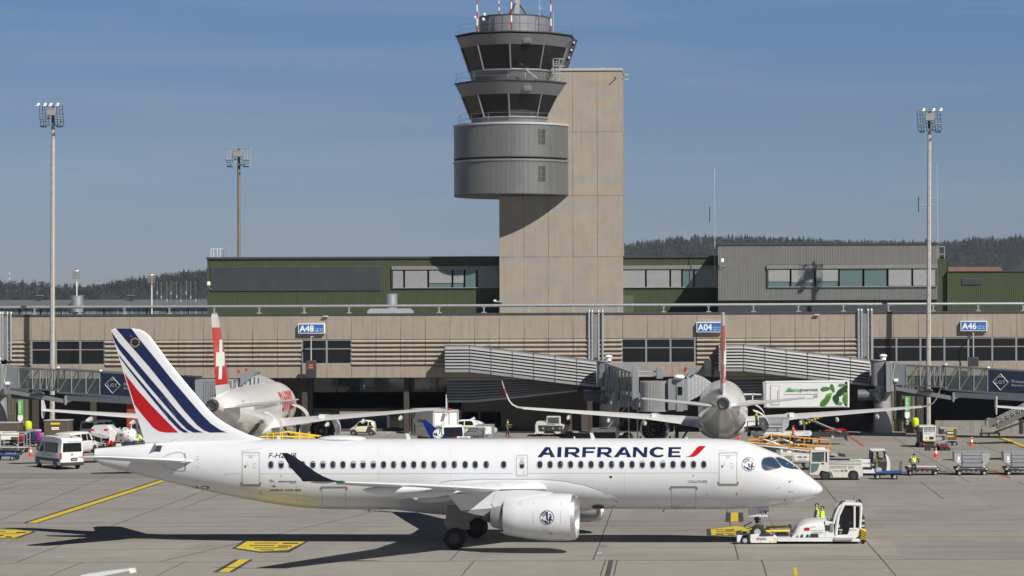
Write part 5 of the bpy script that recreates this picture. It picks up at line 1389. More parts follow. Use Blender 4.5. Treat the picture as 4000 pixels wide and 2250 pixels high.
def forest(name, prof, Y, dep, px0, px1, n, pc, hc, lab, spring=0.03, rows=9):
    m = MB()
    for i in range(n):
        f = (random.random())**.55; px = random.uniform(px0, px1); y = Y-dep*(1-f); ztop = W(px, interp(prof, px), Y).z
        z = max(0, ztop*math.sin(f*math.pi/2)-2); x = W(px, 1200, Y).x*1.0
        h = hc*random.uniform(.7, 1.15)
        if random.random() < (pc*(.25+.75*f)): conifer(m, x, y, z, h*1.0, h*.25, c1 if random.random() < .6 else c2)
        else: broad(m, x, y, z, h*.85, h*.30, b3_ if random.random() < spring else random.choice((b1_, b2_, b4_, b2_)))
    o = m.build(name); o['kind'] = 'stuff'; o['label'] = lab
    return o
prL = [(-300, 1085), (0, 1100), (90, 1092), (180, 1095), (330, 1108), (400, 1118), (520, 1108), (620, 1085), (760, 1062), (900, 1045), (1200, 1030), (1700, 1015), (1980, 1000), (2300, 985)]
prR = [(2100, 985), (2430, 955), (2600, 930), (2700, 922), (2850, 918), (3000, 925), (3150, 932), (3300, 936), (3500, 940), (3680, 940), (3800, 928), (3900, 925), (4000, 916), (4300, 915)]
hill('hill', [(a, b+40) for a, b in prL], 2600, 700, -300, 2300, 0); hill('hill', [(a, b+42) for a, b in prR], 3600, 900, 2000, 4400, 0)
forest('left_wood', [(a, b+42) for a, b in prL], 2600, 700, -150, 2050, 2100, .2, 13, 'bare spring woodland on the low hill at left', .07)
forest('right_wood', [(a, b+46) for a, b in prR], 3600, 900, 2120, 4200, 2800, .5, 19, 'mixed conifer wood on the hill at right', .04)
m = MB(); p = W(37, 1072, 2600); 
for dz_ in range(5): m.cyl((0, 0, -8+dz_*2.6), (0, 0, -8+(dz_+1)*2.6), .35, tail_l if dz_ % 2 == 0 else signwhite, n=5)
tag(m.build('radio_mast', None, p), 'tiny red and white radio mast on the left ridge', 'mast')
# ================================================================ passenger bridges
brm = mat('bridge_cladding', (.36, .365, .37), .45, metal=.35, var=.08, vscale=1)
brd = mat('bridge_frame', (.15, .165, .185), .5, metal=.3, var=.1)
brl = mat('bridge_panel', (.30, .32, .345), .45, metal=.3, var=.06)
pglass = bpy.data.materials.new('bridge_glass'); pglass.use_nodes = True
_b = pglass.node_tree.nodes['Principled BSDF']; _b.inputs['Base Color'].default_value = (.10, .15, .145, 1); _b.inputs['Roughness'].default_value = .03
_b.inputs['Transmission Weight'].default_value = .0; _b.inputs['Alpha'].default_value = .45; _b.inputs['Specular IOR Level'].default_value = .5
navyp = mat('bridge_navy_panel', (.012, .022, .05), .3)
def zig(z0, z1, yf, yb, n=7, d=.42):
    out = [(yb, z0), (yf+d*.2, z0), (yf+d*.2, z0+.10*(z1-z0))]
    za, zb = z0+.10*(z1-z0), z1-.08*(z1-z0)
    for i in range(n):
        h = (zb-za)/n; z = za+i*h
        out += [(yf+d, z+.28*h), (yf, z+.42*h), (yf+.06, z+.92*h)]
    out += [(yf+d*.2, zb), (yf+d*.2, z1), (yb, z1)]
    return out
def fixed_bridge(sh, lab, lab2):
    Y = YT-2.3; q = lambda x, y: (x/2.576+1500+sh, y/2.576+1300-sh*RHO)
    def pt(x, y): p = W(*q(x, y), Y); return p.x, p.z
    o = Vector((pt(613, 300)[0], Y, 0))
    t = thing('ribbed_gangway', lab, 'gangway', o, 0, 'sloping ribbed metal gangways on the terminal front')
    st_ = [(613, 128, 396), (865, 126, 396), (1078, 152, 420), (1293, 178, 446), (1508, 203, 473), (1723, 228, 500), (1940, 255, 526), (2135, 280, 548)]
    rings = []
    for x, a, b in st_:
        X, z1 = pt(x, a); _, z0 = pt(x, b); rings.append([(X, y, z) for y, z in zig(z0, z1, Y, YT-.15)])
    m = MB(); m.loft(rings, brm, False); tb(m, 'cladding', t, o)
    m = MB()
    for x, a, b in st_[:-1]:
        X, z1 = pt(x, a); _, z0 = pt(x, b); m.box(X-.025, X+.025, Y-.012, Y+.3, z0, z1+.02, brd)
    for (x0, a0, b0), (x1, a1, b1) in zip(st_, st_[1:]):
        p, q_ = pt(x0, a0), pt(x1, a1); m.cyl((p[0], Y+.1, p[1]), (q_[0], Y+.1, q_[1]), .05, brd, n=5)
    tb(m, 'joint_strip', t, o)
    # lower shaded ramp under the floor
    Y2 = YT+.9
    def pt2(x, y): p = W(*q(x, y), Y2); return p.x, p.z
    o2 = Vector((pt2(632, 600)[0], Y2, 0)); t2 = thing('ribbed_ramp', lab2, 'gangway', o2, 0, 'shaded ribbed ramps below the gangways')
    rings = []
    for x, a, b in ((632, 436, 702), (880, 436, 702), (1300, 400, 662), (1940, 340, 590)):
        X, z1 = pt2(x, a); _, z0 = pt2(x, b); rings.append([(X, y, z) for y, z in zig(z0, min(z1, 5.75), Y2, Y2+2.2)])
    m = MB(); m.loft(rings, brm, False); tb(m, 'cladding', t2, o2)
    return t
fixed_bridge(0, 'sloping ribbed grey gangway in the middle, left of the downpipes', 'ribbed ramp in shade below the middle gangway')
fixed_bridge(1070, 'sloping ribbed grey gangway at right, behind the red and white tail', 'ribbed ramp in shade below the right gangway')
# rotunda, column and plinth at the end of the gangways
def rotunda(sh, lab, drum_=True):
    Y = YT-5.0; q = lambda x, y: (x/2.229+3200+sh, y/2.229+1300-sh*RHO)
    def pt(x, y, Y=Y): p = W(*q(x, y), Y); return p.x, p.z
    c, _ = pt(518, 300); z1 = pt(518, 245)[1]; z0 = pt(518, 462)[1]; o = Vector((c, Y+1, 0))
    t = thing('bridge_rotunda', lab, 'bridge tower', o, 0, 'rotundas where the passenger bridges start'); r = (pt(577, 0)[0]-pt(455, 0)[0])/2
    m = MB(); n = 60; vs = []
    for z in (z0, z1):
        for i in range(n):
            for f, rr in ((0, r), (.5, r-.04)): a = 2*math.pi*(i+f)/n; vs.append((c+rr*math.cos(a), Y+1+rr*math.sin(a), z))
    k = 2*n; m.add(vs, [(i, (i+1) % k, k+(i+1) % k, k+i) for i in range(k)]+[list(range(k)), list(range(k, 2*k))], brl); m.cyl((c, Y+1, z1), (c, Y+1, z1+.12), r+.08, brm, n=32)
    m.cyl((c+.5, Y+.6, z1+.1), (c+.5, Y+.6, z1+.45), .28, signwhite, n=14); m.ball((c+.5, Y+.6, z1+.5), .4, signwhite, sz=.45); tb(m, 'drum', t, o)
    xa, xb = pt(577, 0)[0], pt(640, 0)[0]; m = MB(); m.box(xa, xb, Y-.6, Y+2, pt(600, 515)[1], pt(600, 250)[1], brl, .04); m.box(xa+.5, xb+.05, Y-.64, Y-.6, pt(600, 515)[1]+.1, pt(600, 250)[1]-.2, brm); tb(m, 'end_frame', t, o)
    m = MB(); xc = pt(555, 0)[0]; m.cyl((xc, Y+1, z0), (xc, Y+1, .2), .78, brm, .98, n=28); m.cyl((xc, Y+1, pt(555, 515)[1]), (xc, Y+1, pt(555, 500)[1]), 1.05, brd, n=28); tb(m, 'column', t, o)
    m = MB(); m.lathe([(0, 2.4), (.2, 2.35)], mat('kerb_concrete', (.33, .31, .28), .9), (xc, Y+1, 0), (0, 0, 1), 28); tb(m, 'plinth', t, o)
    m = MB(); xa = pt(340, 0)[0]; m.cyl((xa, Y+1.5, pt(400, 545)[1]), (xc, Y+1.5, pt(400, 545)[1]), .55, brd, n=16); 
    for i in range(4): x = pt(435+i*18, 0)[0]; m.tube([(x, Y, 4.6), (x+.1, Y, 3.6), (x+.5, Y, 3.2), (x+.9, Y, 3.7), (x+1.0, Y, 4.6)], .05, roofd, 6)
    tb(m, 'air_duct', t, o)
    return t
rotunda(0, 'grey drum shaped bridge tower on a round white column right of the catering truck')
rotunda(-3468, 'grey bridge tower at the far left edge')
rotunda(-1075, 'pale bridge tower right of the middle gangway')
def tunnel(sh, lab, Yb=244.0, text=True):
    q = lambda x, y: (x/2.229+3200+sh, y/2.229+1300-sh*RHO)
    Y0, Y1 = Yb+2, Yb-4
    def pt(x, y):
        f = (x-650)/1400; Y = Y0+(Y1-Y0)*f; p = W(*q(x, y), Y); return Vector((p.x, Y, p.z))
    o = pt(650, 460); o.z = 0; t = thing('passenger_bridge', lab, 'passenger bridge', o, 0, 'glazed passenger bridges'); D = Vector((0, 2.6, 0))
    def quadbox(mb, pts, m, dep=2.6, back=True):
        P = [pt(*p) for p in pts]; mb.add(P+[p+Vector((0, dep, 0)) for p in P], [(0, 1, 2, 3), (7, 6, 5, 4), (0, 4, 5, 1), (1, 5, 6, 2), (2, 6, 7, 3), (3, 7, 4, 0)], m)
    m = MB(); quadbox(m, [(655, 268), (760, 276), (760, 458), (655, 455)], brl); quadbox(m, [(758, 276), (1100, 296), (1100, 304), (758, 292)], brd); quadbox(m, [(758, 452), (1100, 470), (1100, 482), (758, 462)], brd); tb(m, 'inner_section', t, o)
    m = MB(); quadbox(m, [(1090, 285), (1783, 328), (1783, 340), (1090, 300)], brd, 3.0); quadbox(m, [(1086, 488), (1783, 530), (1783, 552), (1086, 500)], brd, 3.0); quadbox(m, [(1783, 328), (2300, 355), (2300, 585), (1783, 552)], navyp, 3.0); tb(m, 'outer_section', t, o)
    def frames(xs, top, bot, name, diag=True):
        m = MB()
        for x in xs:
            a, b = pt(x, top(x)), pt(x, bot(x))
            m.cyl(a, b, .06, brl, n=5); m.cyl(a+D, b+D, .06, brl, n=5)
        for x0, x1 in zip(xs, xs[1:]):
            if diag:
                m.cyl(pt(x0+6, bot(x0)), pt(x1-6, top(x1)), .045, brl, n=5); m.cyl(pt(x0+6, bot(x0))+D, pt(x1-6, top(x1))+D, .045, brl, n=5)
        tb(m, name, t, o)
        for x0, x1 in zip(xs, xs[1:]):
            m = MB(); P = [pt(x0, top(x0)), pt(x1, top(x1)), pt(x1, bot(x1)), pt(x0, bot(x0))]
            m.add([p+Vector((0, .02, 0)) for p in P], [(0, 1, 2, 3)], pglass); tb(m, 'pane', t, o)
    frames([760, 880, 945, 1000, 1050, 1100], lambda x: 290+(x-760)*.035, lambda x: 456+(x-760)*.045, 'inner_lattice')
    frames([1100, 1220, 1345, 1465], lambda x: 300+(x-1100)*.055, lambda x: 490+(x-1100)*.06, 'outer_lattice')
    m = MB(); P = [pt(1465, 318), pt(1783, 337), pt(1783, 533), pt(1465, 514)]; m.add(P, [(0, 1, 2, 3)], navyp); tb(m, 'advert_panel', t, o)
    if text:
        m = MB(); ink = mat('advert_ink', (.34, .38, .45), .5)
        F = lambda x, y: pt(x, y)+Vector((0, -.03, 0))
        for a, b in (((1512, 425), (1578, 358)), ((1578, 358), (1644, 432)), ((1644, 432), (1578, 500)), ((1578, 500), (1512, 425))): m.cyl(F(*a), F(*b), .045, ink, n=4)
        for s_, x0, x1, yb, yt in (('LGT', 1536, 1622, 445, 415), ('Private', 1676, 1790, 432, 406), ('Banking', 1676, 1806, 467, 442)):
            vs, fs = fit_text(s_, x0, x1, yb, yt, .01); decal(m, [(a, b+(a-1578)*.035) for a, b in vs], fs, ink, lambda u, v: F(u, v))
        for i in range(5): a = R(200+i*35); m.ball(F(1578+14*math.cos(a), 392+10*math.sin(a)), .05, mat('advert_gold', (.35, .28, .12), .5))
        tb(m, 'advert_lettering', t, o)
    m = MB(); m.loft([[pt(665, 500)+Vector((0, y, z)) for y, z in ((0, 0), (1, 0), (1, .4), (0, .4))], [pt(1165, 588)+Vector((0, y, z)) for y, z in ((0, 0), (1, 0), (1, .4), (0, .4))]], brl, False)
    m.loft([[pt(1165, 588)+Vector((0, y, z)) for y, z in ((0, 0), (1, 0), (1, .4), (0, .4))], [pt(1235, 555)+Vector((0, y, z)) for y, z in ((0, 0), (1, 0), (1, .4), (0, .4))]], brl, False)
    m.loft([[pt(1180, 562)+Vector((0, y, z)) for y, z in ((0, 0), (1.4, 0), (1.4, .5), (0, .5))], [pt(2250, 620)+Vector((0, y, z)) for y, z in ((0, 0), (1.4, 0), (1.4, .5), (0, .5))]], brd, False)
    m.cyl(pt(700, 520)+Vector((0, .5, 0)), pt(1100, 545)+Vector((0, .5, 0)), .3, roofd, n=10); m.cyl(pt(1168, 520), pt(1168, 600), .12, brl, n=6)
    for i in range(8): m.ball(pt(880+i*14, 500+6*math.sin(i))+Vector((0, -.1, 0)), .16, roofd)
    tb(m, 'support_beam', t, o)
    m = MB(); m.tube([pt(655, 270)+Vector((0, -.2, 0)), pt(640, 380)+Vector((0, -.2, 0)), pt(650, 440)+Vector((0, -.2, 0))], .06, lgrey, 6); m.box(pt(660, 0).x-.15, pt(660, 0).x+.25, Y0-.4, Y0-.1, pt(655, 425).z, pt(655, 400).z, signwhite, .03)
    for x, y in ((1105, 283), (1475, 310)): c = pt(x, y); m.box(c.x-.12, c.x+.12, c.y-.1, c.y+.1, c.z, c.z+.18, signwhite, .02)
    tb(m, 'bridge_fittings', t, o)
    return t
tunnel(0, 'glazed passenger bridge with a navy advert panel at the right edge')
tunnel(-3468, 'glazed passenger bridge at left with the blue striped tail in front of its end')
# ribbed service blocks, green emergency pillars, yellow fire bottles
def service(sh, lab_s, lab_f, lab_b):
    q = lambda x, y: (x/3.623+3400+sh, y/3.623+1500-sh*RHO)
    Y = YT-1.0
    def pt(x, y, Y=Y): p = W(*q(x, y), Y); return p
    xa, xb = pt(250, 0).x, pt(640, 0).x; o = Vector((xa, Y, 0))
    t = thing('service_block', lab_b, 'service building', o, 0, 'ribbed service blocks under the bridges')
    m = MB(); ol = mat('olive_cladding', (.13, .125, .095), .6, var=.15, streak=.2); corr(m, xa, xb, .1, 5.7, Y, ol, .32, .08); m.box(xa, xb, Y+.09, Y+1.8, .05, 5.7, ol); tb(m, 'wall', t, o)
    louvre(pt(330, 0).x, pt(445, 0).x, pt(0, 500).z, pt(0, 365).z, Y-.06, t, o, ol)
    m = MB(); m.box(pt(660, 0).x, pt(760, 0).x, Y+.6, Y+.7, 0, 5.7, deepj); tb(m, 'doorway', t, o)
    c = pt(520, 0, Y-.3).x; o2 = Vector((c, Y-.3, pt(0, 455, Y-.3).z)); s_ = thing('emergency_sign', lab_s, 'sign', o2, 0, 'green emergency pillars'); z0, z1 = pt(0, 400, Y-.3).z, pt(0, 180, Y-.3).z
    m = MB(); m.box(c-.24, c+.24, Y-.3, Y-.15, z0, z1, green, .02); m.prism([(c-.24, z0-.003), (c+.24, z0-.003), (c+.24, z0-.5), (c, z0-.72), (c-.24, z0-.5)], Y-.3, Y-.15, signwhite); tb(m, 'board', s_, o2)
    m = MB(); vs, fs = fit_text('emergency', z0+.2, z1-.15, -.13, .15, .01); decal(m, vs, fs, signwhite, lambda u, v: (c-v, Y-.31, u)); tb(m, 'lettering', s_, o2)
    m = MB(); m.box(c-.14, c+.14, Y-.28, Y-.16, z0-1.3, z0-.8, lgrey, .02); m.cyl((c-.05, Y-.3, z0-1.05), (c-.05, Y-.27, z0-1.05), .07, dark); tb(m, 'button_box', s_, o2)
    c = pt(634, 0, Y-.5).x; z0, z1 = pt(0, 606, Y-.5).z, pt(0, 478, Y-.5).z; o3 = Vector((c, Y-.5, 0)); f = thing('gas_bottle', lab_f, 'gas bottle', o3, 0, 'yellow bottles on stands')
    m = MB(); m.lathe([(z0, .30), (z0+.1, .36), (z1-.25, .36), (z1-.08, .3), (z1, .12)], mat('lime_paint', (.60, .72, .02), .45), (c, Y-.5, 0), (0, 0, 1), 20); tb(m, 'bottle', f, o3)
    m = MB(); m.cyl((c, Y-.5, z1), (c, Y-.5, z1+.08), .1, dark); m.box(c-.3, c+.3, Y-.7, Y-.3, 0, .08, dark); m.cyl((c-.15, Y-.5, .05), (c-.15, Y-.5, z0+.1), .05, dark); m.cyl((c+.15, Y-.5, .05), (c+.15, Y-.5, z0+.1), .05, dark); tb(m, 'stand', f, o3)
service(0, 'green emergency board on the ribbed block at right', 'lime yellow bottle left of the right floodlight mast', 'olive ribbed service block right of the round column')
service(-3465, 'green emergency board on the ribbed block at left', 'lime yellow bottle behind the luggage carts at left', 'olive ribbed service block at the far left behind the luggage')
m = MB(); p = W(3660, 1700, YT-3); m.box(0, 22, 0, .4, 0, 1.25, mat('low_wall_concrete', (.25, .24, .21), .9, var=.2, streak=.3)); tag(m.build('low_wall', None, (p.x, YT-1.2, 0)), 'low stained concrete wall below the right passenger bridge', 'wall')
# bridge to the right airliner
def P_(px, py, Y): return W(px, py, Y)
A0 = P_(2350, 1440, 249); A1 = P_(2500, 1460, 221); o = Vector((A0.x, A0.y, 0))
t = thing('passenger_bridge', 'grey passenger bridge docked to the aircraft on the right stand', 'passenger bridge', o, 0, 'glazed passenger bridges')
zf0, zt0 = P_(2350, 1545, 249).z, P_(2350, 1425, 249).z; zf1, zt1 = P_(2470, 1590, 224).z, P_(2480, 1462, 224).z
B0 = Vector((P_(2365, 1440, 250).x, 250, 0)); B1 = Vector((P_(2470, 1440, 224).x, 224, 0)); dx = Vector((3.0, .5, 0))
m = MB()
for a, b, za, zb_ in ((B0, B1, zf0, zf1),): m.loft([[B0+Vector((0, 0, zf0)), B0+dx+Vector((0, 0, zf0)), B0+dx+Vector((0, 0, zf0+.35)), B0+Vector((0, 0, zf0+.35))], [B1+Vector((0, 0, zf1)), B1+dx+Vector((0, 0, zf1)), B1+dx+Vector((0, 0, zf1+.35)), B1+Vector((0, 0, zf1+.35))]], brl, False)
m.loft([[B0+Vector((-.1, 0, zt0)), B0+dx+Vector((0, 0, zt0)), B0+dx+Vector((0, 0, zt0+.2)), B0+Vector((-.1, 0, zt0+.2))], [B1+Vector((-.1, 0, zt1)), B1+dx+Vector((0, 0, zt1)), B1+dx+Vector((0, 0, zt1+.2)), B1+Vector((-.1, 0, zt1+.2))]], brm, False)
tb(m, 'floor_and_roof', t, o)
m = MB()
for i in range(9):
    f = i/8; p = B0.lerp(B1, f); zb_, zt_ = zf0+(zf1-zf0)*f, zt0+(zt1-zt0)*f; m.cyl(p+Vector((0, 0, zb_)), p+Vector((0, 0, zt_)), .07, brl, n=5)
    if i < 8 and i != 6: p2 = B0.lerp(B1, f+.125); m.cyl(p+Vector((0, 0, zb_)), p2+Vector((0, 0, zt_)), .05, brl, n=5)
tb(m, 'lattice', t, o)
m = MB(); Z = lambda v, z: v+Vector((.03, 0, z)); m.add([Z(B0, zf0), Z(B1, zf1), Z(B1, zt1), Z(B0, zt0)], [(0, 1, 2, 3)], pglass); tb(m, 'pane', t, o)
m = MB(); 
for px_, y0, y1 in ((2482, 1432, 1600), (2577, 1432, 1480)): c = P_(px_, y0, 223); m.box(c.x-.3, c.x+.3, 222.6, 223.2, P_(px_, y1, 223).z, c.z, brl, .04)
for y_ in (1452, 1470): m.cyl(P_(2482, y_, 223), P_(2577, y_, 223), .06, lgrey, n=5)
tb(m, 'lifting_column', t, o)
Yc = 219; cc = P_(2555, 1540, Yc); zt, zb_ = P_(2555, 1490, Yc).z, P_(2555, 1603, Yc).z; m = MB(); n = 60; vs = []
for z in (zb_, zt):
    for i in range(n):
        for f, rr in ((0, 1.28), (.5, 1.23)): a = 2*math.pi*(i+f)/n; vs.append((cc.x+rr*math.cos(a), Yc+1.2+rr*math.sin(a), z))
m.add(vs, [(i, (i+1) % 120, 120+(i+1) % 120, 120+i) for i in range(120)]+[list(range(120)), list(range(120, 240))], brm); m.cyl((cc.x, Yc+1.2, zb_-.12), (cc.x, Yc+1.2, zb_), 1.4, brl, n=30); tb(m, 'cab_drum', t, o)
m = MB(); c2 = P_(2628, 1500, Yc); z2, z3 = P_(2628, 1482, Yc).z, P_(2628, 1608, Yc).z; m.box(cc.x+1.2, P_(2680, 0, Yc).x, Yc, Yc+2.6, z3+.1, z2, brl, .05); m.box(P_(2637, 0, Yc).x, P_(2665, 0, Yc).x, Yc-.1, Yc-.01, z3, P_(0, 1495, Yc).z, brm, .03); m.box(P_(2642, 0, Yc).x, P_(2660, 0, Yc).x, Yc-.13, Yc-.1, P_(0, 1552, Yc).z, P_(0, 1520, Yc).z, tglass)
m.ball(P_(2653, 1474, Yc), .5, signwhite, sz=.5); tb(m, 'cab', t, o)
m = MB(); c0, c1 = P_(2680, 1462, Yc), P_(2720, 1450, Yc); m.prism([(P_(2680, 0, Yc).x, P_(0, 1485, Yc).z), (P_(2682, 0, Yc).x, P_(0, 1449, Yc).z), (P_(2718, 0, Yc).x, P_(0, 1449, Yc).z), (P_(2712, 0, Yc).x, P_(0, 1466, Yc).z)], Yc, Yc+2.4, brl)
for x_, y_ in ((2679, 1447), (2675, 1453)): c = P_(x_, y_, Yc); m.cyl(c, c+Vector((0, 0, .3)), .09, tail_l, n=8)
tb(m, 'hood_roof', t, o)
m = MB(); rings = []
for i in range(15):
    f = i/14; px_ = 2682+f*96; yt_ = 1468+f*f*34-math.sin(f*3)*3; yb_ = 1573-f*60+ f*f*20; e = .16*(i % 2)
    a, b = P_(px_, yt_, Yc+f*2), P_(px_, yb_, Yc+f*2)
    rings.append([Vector((a.x, Yc-e+f*2, b.z)), Vector((a.x, Yc-e+f*2, a.z)), Vector((a.x, Yc+2.6+f*2, a.z+.1)), Vector((a.x, Yc+2.6+f*2, b.z))])
m.loft(rings, mat('bellows_fabric', (.34, .36, .37), .7), False); tb(m, 'bellows', t, o)
m = MB(); 
c = P_(2470, 1600, 224)
for px_ in (2456, 2490): q_ = P_(px_, 1560, 222); m.cyl(q_, (q_.x, 222, .9), .06, lgrey, n=5)
rail(m, [P_(2456, 1603, 221), P_(2491, 1603, 221)], 1.05); rail(m, [P_(2456, 1603, 221), P_(2456, 1603, 224)], 1.05)
m.box(P_(2412, 0, 224).x, P_(2445, 0, 224).x, 224, 225, P_(0, 1600, 224).z, P_(0, 1568, 224).z, brl, .05); tb(m, 'service_platform', t, o)
m = MB(); s0, s1_ = P_(2465, 1612, 223), P_(2375, 1712, 223)
for i in range(16):
    f = i/15; p = s0.lerp(s1_, f); m.box(p.x-.2, p.x+.2, 222.4, 223.6, p.z-.02, p.z+.02, roofd)
for y_ in (222.35, 223.6): m.cyl((s0.x, y_, s0.z), (s1_.x, y_, s1_.z), .08, roofd, n=5); m.cyl((s0.x, y_, s0.z+1), (s1_.x, y_, s1_.z+1), .04, lgrey, n=5)
tb(m, 'stairs', t, o)
m = MB(); c = P_(2405, 1600, 236); m.cyl((c.x, 236, .6), (c.x, 236, P_(0, 1540, 236).z), .35, brl, n=16); m.cyl((c.x-1.2, 236, .55), (c.x+1.2, 236, .55), .25, roofd, n=10)
for s_ in (-1.1, 1.1): wheel_mb((c.x+s_, 236, .55), .55, .4, mb=m)
tb(m, 'wheeled_leg', t, o)
# head of the left bridge at the airliner door
Yc = 219; o = Vector((W(820, 1500, Yc).x, Yc, 0)); t = thing('passenger_bridge', 'grey passenger bridge head docked behind the red tail at left', 'passenger bridge', o, 0, 'glazed passenger bridges')
m = MB(); m.box(W(755, 0, Yc).x, W(905, 0, Yc).x, Yc, Yc+2.6, P_(830, 1610, Yc).z, P_(830, 1483, Yc).z, brl, .05); 
for i in range(16): x = W(792+i*7, 0, Yc).x; m.cyl((x, Yc-.03, P_(830, 1608, Yc).z), (x, Yc-.03, P_(830, 1487, Yc).z), .04, brm, n=5)
tb(m, 'cab', t, o)
m = MB(); pf = [(938, 1510), (940, 1470), (962, 1452), (1000, 1455), (985, 1475)]; m.prism([(W(x, y, Yc).x, W(x, y, Yc).z) for x, y in pf], Yc-.2, Yc+2.5, brl)
for x_, y_ in ((933, 1457), (962, 1451)): c = P_(x_, y_, Yc); m.cyl(c, c+Vector((0, 0, .28)), .09, tail_l, n=8)
m.box(W(905, 0, Yc).x, W(940, 0, Yc).x, Yc, Yc+2.4, P_(900, 1545, Yc).z, P_(900, 1498, Yc).z, brl, .05); tb(m, 'hood_roof', t, o)
m = MB(); rings = []
for i in range(15):
    f = i/14; px_ = 942+f*112; yt_ = 1466+f*f*30; e = .16*(i % 2); a = P_(px_, yt_, Yc); b = P_(px_, 1520, Yc); rings.append([Vector((a.x, Yc-e, b.z)), Vector((a.x, Yc-e, a.z)), Vector((a.x, Yc+2.4, a.z+.1)), Vector((a.x, Yc+2.4, b.z))])
m.loft(rings, MATS['bellows_fabric'], False); tb(m, 'bellows', t, o)
